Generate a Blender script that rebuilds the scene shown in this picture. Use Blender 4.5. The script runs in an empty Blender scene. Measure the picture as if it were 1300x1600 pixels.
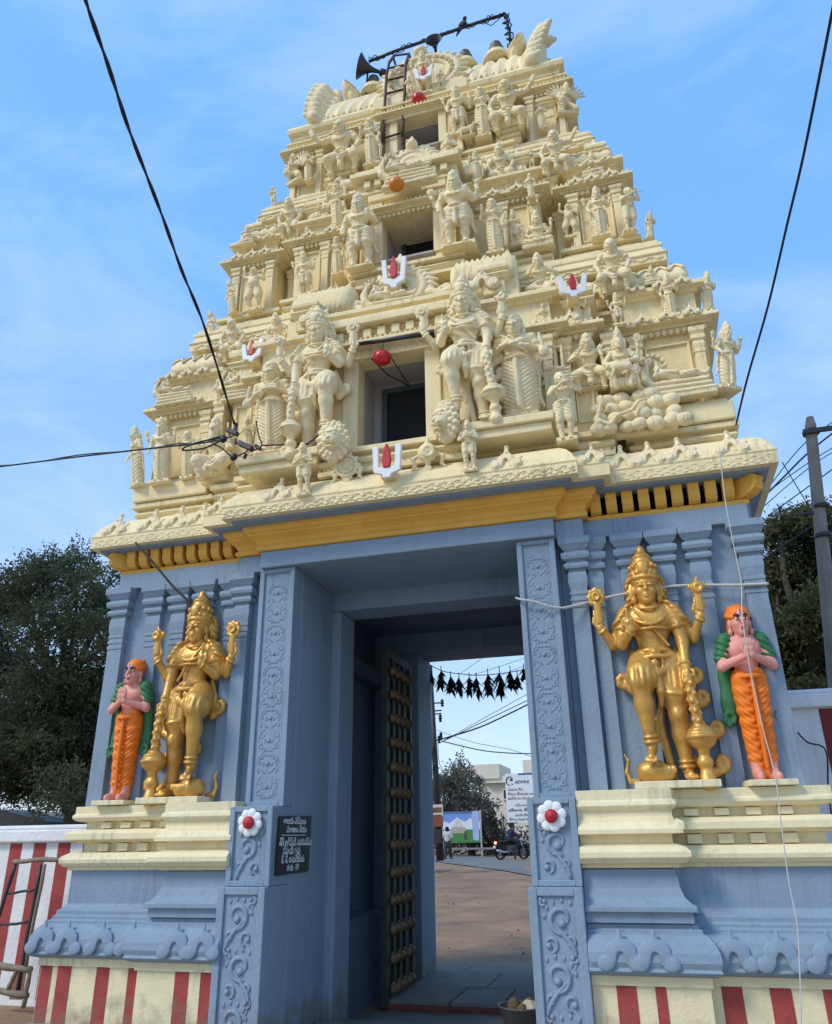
import bpy, math, random
import numpy as np
from mathutils import Matrix, Vector
random.seed(7); np.random.seed(7)
SC = bpy.context.scene
COL = SC.collection
R = math.radians

# ------------------------------------------------------------------ camera, world, sun, exposure
CAM_RIGHT = Vector((0.96097353, 0.27625787, -0.01454146))
CAM_DOWN = Vector((-0.1204664, 0.3705702, -0.92095905))
CAM_FWD = Vector((-0.24903356, 0.88676903, 0.38938795))
CAM_POS = Vector((2.11, -7.0, 1.6))
FOCAL = 1205.0
cam = bpy.data.cameras.new('camera')
cam.sensor_fit = 'VERTICAL'; cam.sensor_height = 24.0
cam.lens = FOCAL / 1600.0 * 24.0
cam.clip_start = 0.05; cam.clip_end = 3000.0
camo = bpy.data.objects.new('camera', cam); COL.objects.link(camo)
m = Matrix((CAM_RIGHT, -CAM_DOWN, -CAM_FWD)).transposed().to_4x4()
m.translation = CAM_POS
camo.matrix_world = m
SC.camera = camo

SUN_ELEV, SUN_AZ = 44.0, 226.0          # compass azimuth; facade normal points to 180 (towards -y)
W = bpy.data.worlds.new('World'); SC.world = W; W.use_nodes = True
wn, wl = W.node_tree.nodes, W.node_tree.links
wn.clear()
sky = wn.new('ShaderNodeTexSky'); sky.sky_type = 'NISHITA'; sky.sun_disc = False
sky.sun_elevation = R(SUN_ELEV); sky.sun_rotation = R(SUN_AZ)
sky.air_density = 1.0; sky.dust_density = 0.6; sky.ozone_density = 2.5
tc = wn.new('ShaderNodeTexCoord')
mp = wn.new('ShaderNodeMapping'); mp.inputs['Scale'].default_value = (1.2, 2.6, 3.2); mp.inputs['Rotation'].default_value = (0.3, 0.5, 0.9)
nz = wn.new('ShaderNodeTexNoise'); nz.inputs['Scale'].default_value = 1.5; nz.inputs['Detail'].default_value = 6; nz.inputs['Roughness'].default_value = 0.62
nz.inputs['Distortion'].default_value = 0.7
rp = wn.new('ShaderNodeValToRGB'); rp.color_ramp.elements[0].position = 0.46; rp.color_ramp.elements[1].position = 0.92
rp.color_ramp.elements[1].color = (0.30, 0.30, 0.30, 1)
mx = wn.new('ShaderNodeMix'); mx.data_type = 'RGBA'; mx.inputs[7].default_value = (7.6, 8.3, 8.9, 1)
bg = wn.new('ShaderNodeBackground'); bg.inputs['Strength'].default_value = 0.11
wo = wn.new('ShaderNodeOutputWorld')
wl.new(tc.outputs['Generated'], mp.inputs[0]); wl.new(mp.outputs[0], nz.inputs['Vector'])
wl.new(nz.outputs['Fac'], rp.inputs[0]); wl.new(rp.outputs[0], mx.inputs[0])
# hazy Deccan sky: the clear-sky model blended with an even azure that pales towards the horizon
sx_ = wn.new('ShaderNodeSeparateXYZ'); wl.new(tc.outputs['Generated'], sx_.inputs[0])
gr = wn.new('ShaderNodeValToRGB'); wl.new(sx_.outputs['Z'], gr.inputs[0])
gr.color_ramp.elements[0].position = 0.0; gr.color_ramp.elements[0].color = (4.0/8, 4.3/8, 4.9/8, 1)
gr.color_ramp.elements[1].position = 0.62; gr.color_ramp.elements[1].color = (1.2/8, 2.85/8, 6.2/8, 1)
ge = gr.color_ramp.elements.new(0.22); ge.color = (2.7/8, 3.75/8, 5.5/8, 1)
gs = wn.new('ShaderNodeMix'); gs.data_type = 'RGBA'; gs.blend_type = 'MULTIPLY'; gs.inputs[0].default_value = 1.0; gs.inputs[7].default_value = (8, 8, 8, 1); wl.new(gr.outputs[0], gs.inputs[6])
gm = wn.new('ShaderNodeMix'); gm.data_type = 'RGBA'; gm.inputs[0].default_value = 0.85; wl.new(gs.outputs[2], gm.inputs[7])
tn = wn.new('ShaderNodeMix'); tn.data_type = 'RGBA'; tn.blend_type = 'MULTIPLY'; tn.inputs[0].default_value = 1.0; tn.inputs[7].default_value = (1.2, 1.75, 1.9, 1)
wl.new(sky.outputs[0], tn.inputs[6]); wl.new(tn.outputs[2], gm.inputs[6]); wl.new(gm.outputs[2], mx.inputs[6]); wl.new(mx.outputs[2], bg.inputs[0]); wl.new(bg.outputs[0], wo.inputs[0])

sun = bpy.data.lights.new('sun', 'SUN'); sun.energy = 1.5; sun.angle = R(17); sun.color = (1.0, 0.92, 0.78)
suno = bpy.data.objects.new('sun', sun); COL.objects.link(suno)
_az = R(SUN_AZ); _d = Vector((math.sin(_az) * math.cos(R(SUN_ELEV)), math.cos(_az) * math.cos(R(SUN_ELEV)), math.sin(R(SUN_ELEV))))
suno.rotation_euler = _d.to_track_quat('Z', 'Y').to_euler()
SC.view_settings.view_transform = 'Standard'; SC.view_settings.look = 'None'
SC.view_settings.gamma = 1.0; SC.view_settings.use_curve_mapping = False
SC.view_settings.exposure = 0.74
SC.cycles.use_denoising = True
SC.cycles.max_bounces = 6; SC.cycles.diffuse_bounces = 4

# ------------------------------------------------------------------ helpers
def at(px, py, y):
    """World point on the vertical plane y seen at pixel (px, py) of the 1300 x 1600 photograph."""
    d = CAM_RIGHT * (px - 650) + CAM_DOWN * (py - 800) + CAM_FWD * FOCAL
    return CAM_POS + d * ((y - CAM_POS.y) / d.y)
def atz(px, py, z):
    d = CAM_RIGHT * (px - 650) + CAM_DOWN * (py - 800) + CAM_FWD * FOCAL
    return CAM_POS + d * ((z - CAM_POS.z) / d.z)
def atd(px, py, t):
    d = CAM_RIGHT * (px - 650) + CAM_DOWN * (py - 800) + CAM_FWD * FOCAL
    return CAM_POS + d.normalized() * t

def tag(o, label=None, cat=None, group=None, kind=None):
    if label: o['label'] = label
    if cat: o['category'] = cat
    if group: o['group'] = group
    if kind: o['kind'] = kind
    return o
def thing(name, label, cat, loc=(0, 0, 0), group=None, rz=0.0, sc=1.0):
    o = bpy.data.objects.new(name, None); COL.objects.link(o)
    o.empty_display_size = 0.1
    o.location = loc; o.rotation_euler = (0, 0, rz)
    o.scale = sc if hasattr(sc, '__len__') else (sc, sc, sc)
    return tag(o, label, cat, group)
def link(name, me, mat=None, parent=None, loc=None, rot=None, sc=None):
    if mat is not None and not me.materials: me.materials.append(mat)
    o = bpy.data.objects.new(name, me); COL.objects.link(o)
    if parent is not None: o.parent = parent
    if loc is not None: o.location = loc
    if rot is not None: o.rotation_euler = rot
    if sc is not None: o.scale = sc if hasattr(sc, '__len__') else (sc, sc, sc)
    return o
def bev(o, w=0.012, seg=2):
    b = o.modifiers.new('bevel', 'BEVEL'); b.width = w; b.segments = seg; b.limit_method = 'ANGLE'; b.angle_limit = R(40)
    return o

class MB:
    def __init__(s): s.v = []; s.f = []; s.sm = []
    def add(s, vs, fs, smooth=False):
        n = len(s.v); s.v += [tuple(v) for v in vs]
        s.f += [tuple(i + n for i in f) for f in fs]; s.sm += [smooth] * len(fs)
        return s
    def box(s, x0, x1, y0, y1, z0, z1):
        return s.add([(x0,y0,z0),(x1,y0,z0),(x1,y1,z0),(x0,y1,z0),(x0,y0,z1),(x1,y0,z1),(x1,y1,z1),(x0,y1,z1)],
                     [(0,3,2,1),(4,5,6,7),(0,1,5,4),(1,2,6,5),(2,3,7,6),(3,0,4,7)])
    def obox(s, c, h, rot):
        M = rot if isinstance(rot, Matrix) else Matrix.Rotation(rot, 3, 'Z')
        c = Vector(c)
        vs = [c + M @ Vector((sx*h[0], sy*h[1], sz*h[2])) for sz in (-1,1) for sx, sy in ((-1,-1),(1,-1),(1,1),(-1,1))]
        return s.add(vs, [(0,3,2,1),(4,5,6,7),(0,1,5,4),(1,2,6,5),(2,3,7,6),(3,0,4,7)])
    def tube(s, pts, rad, n=8, flat=None):
        pts = [Vector(p) for p in pts]
        if not hasattr(rad, '__len__'): rad = [rad] * len(pts)
        vs = []; up = None
        for i, p in enumerate(pts):
            t = (pts[min(i+1, len(pts)-1)] - pts[max(i-1, 0)]).normalized()
            if up is None:
                up = Vector((0,0,1)) if abs(t.z) < 0.9 else Vector((1,0,0))
            a = (up - t * up.dot(t)).normalized(); up = a
            b = t.cross(a)
            for k in range(n):
                w = 2 * math.pi * k / n
                vs.append(p + (a * math.cos(w) + b * math.sin(w)) * rad[i])
        fs = [(i*n+k, i*n+(k+1) % n, (i+1)*n+(k+1) % n, (i+1)*n+k) for i in range(len(pts)-1) for k in range(n)]
        L = (len(pts)-1)*n
        fs += [tuple(range(n-1, -1, -1)), tuple(range(L, L+n))]
        if flat is not None: vs = [Vector((v.x, flat[0] + (v.y - flat[0]) * flat[1], v.z)) for v in vs]
        return s.add(vs, fs, True)
    def lathe(s, prof, n=16, c=(0,0,0)):
        vs = []
        for r, z in prof:
            for k in range(n):
                w = 2*math.pi*k/n
                vs.append((c[0]+r*math.cos(w), c[1]+r*math.sin(w), c[2]+z))
        m_ = len(prof)
        fs = [(i*n+k, i*n+(k+1) % n, (i+1)*n+(k+1) % n, (i+1)*n+k) for i in range(m_-1) for k in range(n)]
        fs += [tuple(range(n-1, -1, -1)), tuple(range((m_-1)*n, m_*n))]
        return s.add(vs, fs, True)
    def prism(s, out, y0, y1):
        """outline [(x, z)] counter-clockwise seen from -y, extruded from y0 (front) to y1."""
        n = len(out)
        vs = [(x, y0, z) for x, z in out] + [(x, y1, z) for x, z in out]
        fs = [tuple(range(n)), tuple(range(2*n-1, n-1, -1))] + [(i, i+n, (i+1) % n + n, (i+1) % n) for i in range(n)]
        return s.add(vs, fs)
    def prismx(s, out, x0, x1):
        """outline [(y, z)] extruded along x."""
        n = len(out)
        vs = [(x0, y, z) for y, z in out] + [(x1, y, z) for y, z in out]
        fs = [tuple(range(n)), tuple(range(2*n-1, n-1, -1))] + [(i, i+n, (i+1) % n + n, (i+1) % n) for i in range(n)]
        return s.add(vs, fs)
    def rings(s, rings, cap=True, smooth=False, closed=True):
        n = len(rings[0]); vs = [p for r in rings for p in r]
        fs = []
        for i in range(len(rings)-1):
            for k in range(n if closed else n-1):
                fs.append((i*n+k, i*n+(k+1) % n, (i+1)*n+(k+1) % n, (i+1)*n+k))
        if cap and closed:
            fs += [tuple(range(n-1, -1, -1)), tuple(range((len(rings)-1)*n, len(rings)*n))]
        return s.add(vs, fs, smooth)
    def ball(s, c, r, n=10, m_=7):
        if not hasattr(r, '__len__'): r = (r, r, r)
        prof = [(max(1e-4, math.sin(math.pi*i/m_)), -math.cos(math.pi*i/m_)) for i in range(m_+1)]
        vs = [(c[0]+q*math.cos(2*math.pi*k/n)*r[0], c[1]+q*math.sin(2*math.pi*k/n)*r[1], c[2]+z*r[2]) for q, z in prof for k in range(n)]
        fs = [(i*n+k, i*n+(k+1) % n, (i+1)*n+(k+1) % n, (i+1)*n+k) for i in range(m_) for k in range(n)]
        return s.add(vs, fs, True)
    def mesh(s, name):
        me = bpy.data.meshes.new(name); me.from_pydata(s.v, [], s.f)
        if any(s.sm): me.polygons.foreach_set('use_smooth', s.sm)
        import bmesh as _b
        b = _b.new(); b.from_mesh(me); _b.ops.recalc_face_normals(b, faces=b.faces); b.to_mesh(me); b.free()
        return me
    def build(s, name, mat, parent=None, bevel=0, **kw):
        o = link(name, s.mesh(name), mat, parent, **kw)
        if bevel: bev(o, bevel)
        return o

def offset_plan(plan, o):
    n = len(plan); out = []
    for i in range(n):
        p0, p1, p2 = plan[i-1], plan[i], plan[(i+1) % n]
        e1 = (p1[0]-p0[0], p1[1]-p0[1]); e2 = (p2[0]-p1[0], p2[1]-p1[1])
        l1 = math.hypot(*e1); l2 = math.hypot(*e2)
        n1 = (e1[1]/l1, -e1[0]/l1); n2 = (e2[1]/l2, -e2[0]/l2)
        if abs(n1[0]*n2[0]+n1[1]*n2[1]) > 0.99: out.append((p1[0]+n1[0]*o, p1[1]+n1[1]*o))
        else: out.append((p1[0]+(n1[0]+n2[0])*o, p1[1]+(n1[1]+n2[1])*o))
    return out
def sweep_plan(plan, prof, clamp=None):
    """prof: [(out, z)] from the bottom up, round a counter-clockwise plan."""
    mb = MB()
    cl = (lambda x, y: x) if clamp is None else clamp
    mb.rings([[(cl(x, y), y, z) for x, y in offset_plan(plan, o)] for o, z in prof])
    return mb

# ------------------------------------------------------------------ materials
def mat(name, col, rough=0.75, var=0.12, vscale=3.0, bump=0.15, bscale=60.0, metal=0.0, streak=0.0, dirt=None, spec=0.4, coat=0.0, rain=0.0, mud=False):
    M_ = bpy.data.materials.new(name); M_.use_nodes = True
    nt = M_.node_tree; N, L = nt.nodes, nt.links
    b = N['Principled BSDF']
    b.inputs['Roughness'].default_value = rough; b.inputs['Metallic'].default_value = metal
    b.inputs['Specular IOR Level'].default_value = spec
    if coat: b.inputs['Coat Weight'].default_value = coat; b.inputs['Coat Roughness'].default_value = 0.25
    t = N.new('ShaderNodeTexCoord')
    n1 = N.new('ShaderNodeTexNoise'); n1.inputs['Scale'].default_value = vscale; n1.inputs['Detail'].default_value = 8; n1.inputs['Roughness'].default_value = 0.65
    L.new(t.outputs['Object'], n1.inputs['Vector'])
    r1 = N.new('ShaderNodeValToRGB')
    lo = tuple(max(0, c * (1 - var * 1.6)) for c in col); hi = tuple(min(1, c * (1 + var)) for c in col)
    r1.color_ramp.elements[0].position = 0.3; r1.color_ramp.elements[1].position = 0.72
    r1.color_ramp.elements[0].color = (*(dirt or lo), 1) if dirt else (*lo, 1); r1.color_ramp.elements[1].color = (*hi, 1)
    if dirt:
        e = r1.color_ramp.elements.new(0.42); e.color = (*lo, 1)
    L.new(n1.outputs['Fac'], r1.inputs[0])
    src = r1.outputs[0]
    if streak:
        mpn = N.new('ShaderNodeMapping'); mpn.inputs['Scale'].default_value = (9, 9, 0.7)
        L.new(t.outputs['Object'], mpn.inputs[0])
        n2 = N.new('ShaderNodeTexNoise'); n2.inputs['Scale'].default_value = 1.6; n2.inputs['Detail'].default_value = 6
        L.new(mpn.outputs[0], n2.inputs['Vector'])
        r2 = N.new('ShaderNodeValToRGB'); r2.color_ramp.elements[0].position = 0.5; r2.color_ramp.elements[1].position = 0.78
        r2.color_ramp.elements[1].color = (streak, streak, streak, 1)
        L.new(n2.outputs['Fac'], r2.inputs[0])
        mxn = N.new('ShaderNodeMix'); mxn.data_type = 'RGBA'; mxn.blend_type = 'MIX'
        mxn.inputs[7].default_value = (col[0]*0.5, col[1]*0.46, col[2]*0.42, 1)
        L.new(r2.outputs[0], mxn.inputs[0]); L.new(src, mxn.inputs[6]); src = mxn.outputs[2]
    if rain:     # thin dark run-off marks
        mpr = N.new('ShaderNodeMapping'); mpr.inputs['Scale'].default_value = (26, 26, 1.5); L.new(t.outputs['Object'], mpr.inputs[0])
        nr = N.new('ShaderNodeTexNoise'); nr.inputs['Scale'].default_value = 1.0; nr.inputs['Detail'].default_value = 5; L.new(mpr.outputs[0], nr.inputs['Vector'])
        nb = N.new('ShaderNodeTexNoise'); nb.inputs['Scale'].default_value = 1.7; nb.inputs['Detail'].default_value = 3; L.new(t.outputs['Object'], nb.inputs['Vector'])
        ml = N.new('ShaderNodeMath'); ml.operation = 'MULTIPLY'; L.new(nr.outputs['Fac'], ml.inputs[0]); L.new(nb.outputs['Fac'], ml.inputs[1])
        rr = N.new('ShaderNodeValToRGB'); rr.color_ramp.elements[0].position = 0.30; rr.color_ramp.elements[1].position = 0.42; rr.color_ramp.elements[1].color = (rain, rain, rain, 1)
        L.new(ml.outputs[0], rr.inputs[0])
        mr = N.new('ShaderNodeMix'); mr.data_type = 'RGBA'; mr.inputs[7].default_value = (col[0]*.36, col[1]*.34, col[2]*.36, 1)
        L.new(rr.outputs[0], mr.inputs[0]); L.new(src, mr.inputs[6]); src = mr.outputs[2]
    if mud:      # splashed earth along the foot of the wall
        ge_ = N.new('ShaderNodeNewGeometry'); sz = N.new('ShaderNodeSeparateXYZ'); L.new(ge_.outputs['Position'], sz.inputs[0])
        nm = N.new('ShaderNodeTexNoise'); nm.inputs['Scale'].default_value = 7; nm.inputs['Detail'].default_value = 7; L.new(t.outputs['Object'], nm.inputs['Vector'])
        ma = N.new('ShaderNodeMath'); ma.operation = 'MULTIPLY_ADD'; ma.inputs[1].default_value = 0.9; L.new(nm.outputs['Fac'], ma.inputs[0]); 
        mn = N.new('ShaderNodeMath'); mn.operation = 'MULTIPLY'; mn.inputs[1].default_value = -1.0; L.new(sz.outputs['Z'], mn.inputs[0]); L.new(mn.outputs[0], ma.inputs[2])
        rm = N.new('ShaderNodeValToRGB'); rm.color_ramp.elements[0].position = 0.10; rm.color_ramp.elements[1].position = 0.40; rm.color_ramp.elements[1].color = (.75,.75,.75,1); L.new(ma.outputs[0], rm.inputs[0])
        mm = N.new('ShaderNodeMix'); mm.data_type = 'RGBA'; mm.inputs[7].default_value = (.20,.15,.105,1)
        L.new(rm.outputs[0], mm.inputs[0]); L.new(src, mm.inputs[6]); src = mm.outputs[2]
    L.new(src, b.inputs['Base Color'])
    if bump:
        n3 = N.new('ShaderNodeTexNoise'); n3.inputs['Scale'].default_value = bscale; n3.inputs['Detail'].default_value = 5
        L.new(t.outputs['Object'], n3.inputs['Vector'])
        n4 = N.new('ShaderNodeTexNoise'); n4.inputs['Scale'].default_value = bscale * 0.13; n4.inputs['Detail'].default_value = 3
        L.new(t.outputs['Object'], n4.inputs['Vector'])
        ad = N.new('ShaderNodeMath'); ad.operation = 'ADD'
        L.new(n3.outputs['Fac'], ad.inputs[0]); L.new(n4.outputs['Fac'], ad.inputs[1])
        bp = N.new('ShaderNodeBump'); bp.inputs['Strength'].default_value = bump; bp.inputs['Distance'].default_value = 0.02
        L.new(ad.outputs[0], bp.inputs['Height']); L.new(bp.outputs[0], b.inputs['Normal'])
    return M_
CREAM = mat('cream_stucco', (0.85, 0.705, 0.405), 0.8, 0.07, 2.2, 0.25, 45, streak=0.28, rain=0.42)
CREAMS = mat('cream_figure_paint', (0.86, 0.72, 0.435), 0.78, 0.09, 5.0, 0.45, 26, streak=0.25, rain=0.5)
OCHRE = mat('ochre_recess_paint', (0.82, 0.65, 0.34), 0.8, 0.08, 2.5, 0.25, 45, streak=0.2)
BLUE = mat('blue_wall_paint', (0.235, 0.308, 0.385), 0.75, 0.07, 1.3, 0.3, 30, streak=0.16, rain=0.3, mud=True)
BLUE_SHADE = mat('shaded_blue_paint', (0.15, 0.195, 0.245), 0.8, 0.14, 1.6, 0.3, 30, streak=0.3)  # wall blue darkened for the passage chamber; its gloom is put into the colour
YEL = mat('ochre_yellow_paint', (0.78, 0.41, 0.065), 0.65, 0.08, 3, 0.2, 40, streak=0.15)
PLINTH = mat('pale_yellow_paint', (0.80, 0.69, 0.425), 0.75, 0.06, 2, 0.25, 40, streak=0.2, rain=0.4, mud=True)
REDP = mat('red_stripe_paint', (0.38, 0.06, 0.052), 0.78, 0.14, 5, 0.3, 40, streak=0.15, mud=True)
WHITE = mat('white_paint', (0.80, 0.79, 0.78), 0.6, 0.05, 3, 0.15, 40)
WHITEW = mat('weathered_whitewash', (0.80, 0.78, 0.76), 0.85, 0.08, 2, 0.4, 25, streak=0.25)
REDB = mat('bright_red_paint', (0.50, 0.02, 0.03), 0.5, 0.06, 5, 0.1, 40)
GOLD = mat('gold_paint', (0.68, 0.365, 0.078), 0.42, 0.22, 6, 0.25, 40, metal=0.4, spec=0.6)
SKIN = mat('pink_skin_paint', (0.76, 0.32, 0.255), 0.55, 0.05, 6, 0.08, 40)
ORANGE = mat('orange_cloth_paint', (0.86, 0.20, 0.012), 0.55, 0.06, 6, 0.08, 40)
GREEN = mat('green_shawl_paint', (0.035, 0.17, 0.06), 0.5, 0.08, 6, 0.08, 40)
BLACK = mat('black_paint', (0.012, 0.014, 0.016), 0.5, 0.1, 6, 0.05, 40)
LIPS = mat('red_lip_paint', (0.45, 0.02, 0.03), 0.5, 0.05, 6, 0, 40)
STEEL = mat('dark_painted_steel', (0.05, 0.05, 0.055), 0.5, 0.2, 8, 0.1, 60, metal=0.4)
GREYM = mat('grey_interior_plaster', (0.42, 0.38, 0.36), 0.85, 0.08, 2, 0.2, 40)
DARKW = mat('dark_green_wood', (0.035, 0.045, 0.035), 0.6, 0.25, 5, 0.3, 40)
BRASS = mat('tarnished_brass', (0.27, 0.175, 0.085), 0.6, 0.3, 14, 0.2, 40, metal=0.3)
STONE = mat('grey_stone_slab', (0.19, 0.172, 0.15), 0.8, 0.2, 3, 0.5, 20)
CABLE = mat('black_cable_rubber', (0.015, 0.015, 0.017), 0.6, 0.1, 6, 0, 40)
ROPE = mat('white_rope', (0.55, 0.53, 0.49), 0.7, 0.08, 8, 0.2, 120)
CONC = mat('weathered_concrete', (0.25, 0.225, 0.20), 0.9, 0.15, 3, 0.4, 25, streak=0.3)
BAMBOO = mat('dry_timber_pole', (0.24, 0.19, 0.13), 0.85, 0.2, 8, 0.4, 30)
RUST = mat('rusty_steel', (0.09, 0.06, 0.05), 0.7, 0.3, 12, 0.3, 60, metal=0.3)

# ------------------------------------------------------------------ sculpting: implicit shapes meshed with surface nets
V3 = lambda *a: np.array(a if len(a) == 3 else a[0], dtype=np.float32)
def unit(v): v = np.asarray(v, dtype=np.float32); return v / (np.linalg.norm(v) + 1e-9)
class Sdf:
    def __init__(s): s.ops = []
    def _b(s, lo, hi, fn, k, mode='u'): s.ops.append((V3(lo), V3(hi), fn, k, mode)); return s
    def cap(s, a, b, ra, rb=None, k=0.02, mode='u', sy=1.0):
        a, b = V3(a), V3(b); rb = ra if rb is None else rb
        m_ = max(ra, rb); ba = b - a; bb = float(ba @ ba) + 1e-12
        def fn(X, Y, Z):
            px, py, pz = X - a[0], (Y - a[1]), Z - a[2]
            t = np.clip((px*ba[0] + py*ba[1] + pz*ba[2]) / bb, 0, 1)
            return np.sqrt((px - t*ba[0])**2 + ((py - t*ba[1]) / sy)**2 + (pz - t*ba[2])**2) - (ra + (rb - ra) * t)
        return s._b(np.minimum(a, b) - m_, np.maximum(a, b) + m_, fn, k, mode)
    def path(s, pts, rads, k=0.015, mode='u', sy=1.0):
        if not hasattr(rads, '__len__'): rads = [rads] * len(pts)
        for i in range(len(pts)-1): s.cap(pts[i], pts[i+1], rads[i], rads[i+1], k, mode, sy)
        return s
    def ell(s, c, r, k=0.02, rz=0.0, ry=0.0, rx=0.0, mode='u'):
        c = V3(c); r = V3(r) if hasattr(r, '__len__') else V3(r, r, r)
        M = np.array((Matrix.Rotation(rz, 3, 'Z') @ Matrix.Rotation(ry, 3, 'Y') @ Matrix.Rotation(rx, 3, 'X')).transposed(), dtype=np.float32)
        rot = bool(rz or ry or rx); e = float(r.max()) if rot else r
        def fn(X, Y, Z):
            x, y, z = X - c[0], Y - c[1], Z - c[2]
            if rot: x, y, z = M[0,0]*x+M[0,1]*y+M[0,2]*z, M[1,0]*x+M[1,1]*y+M[1,2]*z, M[2,0]*x+M[2,1]*y+M[2,2]*z
            k0 = np.sqrt((x/r[0])**2 + (y/r[1])**2 + (z/r[2])**2)
            k1 = np.sqrt((x/r[0]**2)**2 + (y/r[1]**2)**2 + (z/r[2]**2)**2) + 1e-9
            return k0 * (k0 - 1) / k1
        return s._b(c - e, c + e, fn, k, mode)
    def box(s, c, h, rd=0.01, k=0.01, rz=0.0, ry=0.0, mode='u'):
        c, h = V3(c), V3(h)
        M = np.array((Matrix.Rotation(rz, 3, 'Z') @ Matrix.Rotation(ry, 3, 'Y')).transposed(), dtype=np.float32)
        e = float(np.linalg.norm(h)) if (rz or ry) else h
        def fn(X, Y, Z):
            x, y, z = X - c[0], Y - c[1], Z - c[2]
            if rz or ry: x, y, z = M[0,0]*x+M[0,1]*y+M[0,2]*z, M[1,0]*x+M[1,1]*y+M[1,2]*z, M[2,0]*x+M[2,1]*y+M[2,2]*z
            qx, qy, qz = np.abs(x)-h[0]+rd, np.abs(y)-h[1]+rd, np.abs(z)-h[2]+rd
            return np.sqrt(np.maximum(qx,0)**2+np.maximum(qy,0)**2+np.maximum(qz,0)**2) + np.minimum(np.maximum(qx, np.maximum(qy,qz)),0) - rd
        return s._b(c - e, c + e, fn, k, mode)
    def tor(s, c, n, Rr, r, k=0.006, mode='u', sx=1.0):
        c, n = V3(c), unit(n); e = Rr + r
        def fn(X, Y, Z):
            x, y, z = (X - c[0]) / sx, Y - c[1], Z - c[2]
            d = x*n[0]+y*n[1]+z*n[2]
            q = np.sqrt(np.maximum(x*x+y*y+z*z-d*d, 0)) - Rr
            return np.sqrt(q*q + d*d) - r
        return s._b(c - e*max(1,sx), c + e*max(1,sx), fn, k, mode)
    def emb(s, lo, hi, fn): s.ops.append((V3(lo), V3(hi), fn, 0, 'e')); return s
    def mesh(s, name, res=110, height=None, norm=True):
        """res = cells along z. norm: bottom at z = 0 and height 1 (kept proportions)."""
        sol = [o for o in s.ops if o[4] == 'u']
        lo = np.min([o[0] for o in sol], axis=0); hi = np.max([o[1] for o in sol], axis=0)
        h = float((hi[2]-lo[2]) / res); lo = lo - 3*h; hi = hi + 3*h
        dim = np.ceil((hi - lo) / h).astype(int) + 1
        D = np.full(dim, 0.5, dtype=np.float32)
        ax = [lo[i] + h*np.arange(dim[i], dtype=np.float32) for i in range(3)]
        for a, b, fn, k, mode in s.ops:
            mg = 3*h + k
            i0 = np.maximum(((a - mg - lo)/h).astype(int), 0); i1 = np.minimum(((b + mg - lo)/h).astype(int) + 2, dim)
            if np.any(i1 <= i0): continue
            sl = tuple(slice(i0[i], i1[i]) for i in range(3))
            X, Y, Z = ax[0][sl[0]][:,None,None], ax[1][sl[1]][None,:,None], ax[2][sl[2]][None,None,:]
            A = D[sl]
            if mode == 'e': D[sl] = A + fn(X, Y, Z); continue
            d = fn(X, Y, Z)
            kk = max(k, 1e-5)
            if mode == 's':
                d = -d; q = np.maximum(kk - np.abs(A - d), 0) / kk
                D[sl] = np.maximum(A, d) + q*q*kk*0.25
            else:
                q = np.maximum(kk - np.abs(A - d), 0) / kk
                D[sl] = np.minimum(A, d) - q*q*kk*0.25
        v, q = nets(D, lo, h)
        if norm:
            z0, z1 = v[:,2].min(), v[:,2].max(); v[:,2] -= z0; v /= (z1 - z0)
        return npmesh(name, v, q)
def nets(D, lo, h):
    S = D < 0
    c = np.zeros(tuple(n-1 for n in D.shape), dtype=np.int8)
    offs = [(i,j,k) for i in (0,1) for j in (0,1) for k in (0,1)]
    nx, ny, nz_ = c.shape
    for i,j,k in offs: c += S[i:i+nx, j:j+ny, k:k+nz_]
    I, J, K = np.nonzero((c > 0) & (c < 8))
    val = {o: D[I+o[0], J+o[1], K+o[2]] for o in offs}
    acc = np.zeros((len(I), 3)); cnt = np.zeros(len(I))
    for a in offs:
        for ax in range(3):
            if a[ax]: continue
            b = list(a); b[ax] = 1; b = tuple(b)
            da, db = val[a], val[b]; m_ = (da < 0) != (db < 0)
            t = np.where(m_, da / np.where(m_, da - db, 1), 0)
            p = np.array(a, dtype=float)[None, :].repeat(len(I), 0); p[:, ax] += t
            acc += p * m_[:, None]; cnt += m_
    v = lo + h * (np.stack([I, J, K], 1) + acc / cnt[:, None])
    idx = np.full(c.shape, -1, dtype=np.int64); idx[I, J, K] = np.arange(len(I))
    Q = []
    for ax in range(3):
        o1, o2 = [(1,2),(2,0),(0,1)][ax]
        sl = [slice(None)]*3; sl2 = [slice(None)]*3
        sl[ax] = slice(0, -1); sl2[ax] = slice(1, None)
        m_ = S[tuple(sl)] != S[tuple(sl2)]
        e = np.stack(np.nonzero(m_), 1)
        e = e[(e[:, o1] > 0) & (e[:, o2] > 0) & (e[:, o1] < D.shape[o1]-1) & (e[:, o2] < D.shape[o2]-1)]
        inside = S[e[:,0], e[:,1], e[:,2]]
        def g(d1, d2):
            f = e.copy(); f[:, o1] += d1; f[:, o2] += d2
            return idx[f[:,0], f[:,1], f[:,2]]
        q = np.stack([g(-1,-1), g(0,-1), g(0,0), g(-1,0)], 1)
        q[~inside] = q[~inside][:, ::-1]
        Q.append(q)
    q = np.concatenate(Q); q = q[(q >= 0).all(1)]
    return v, q
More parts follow.
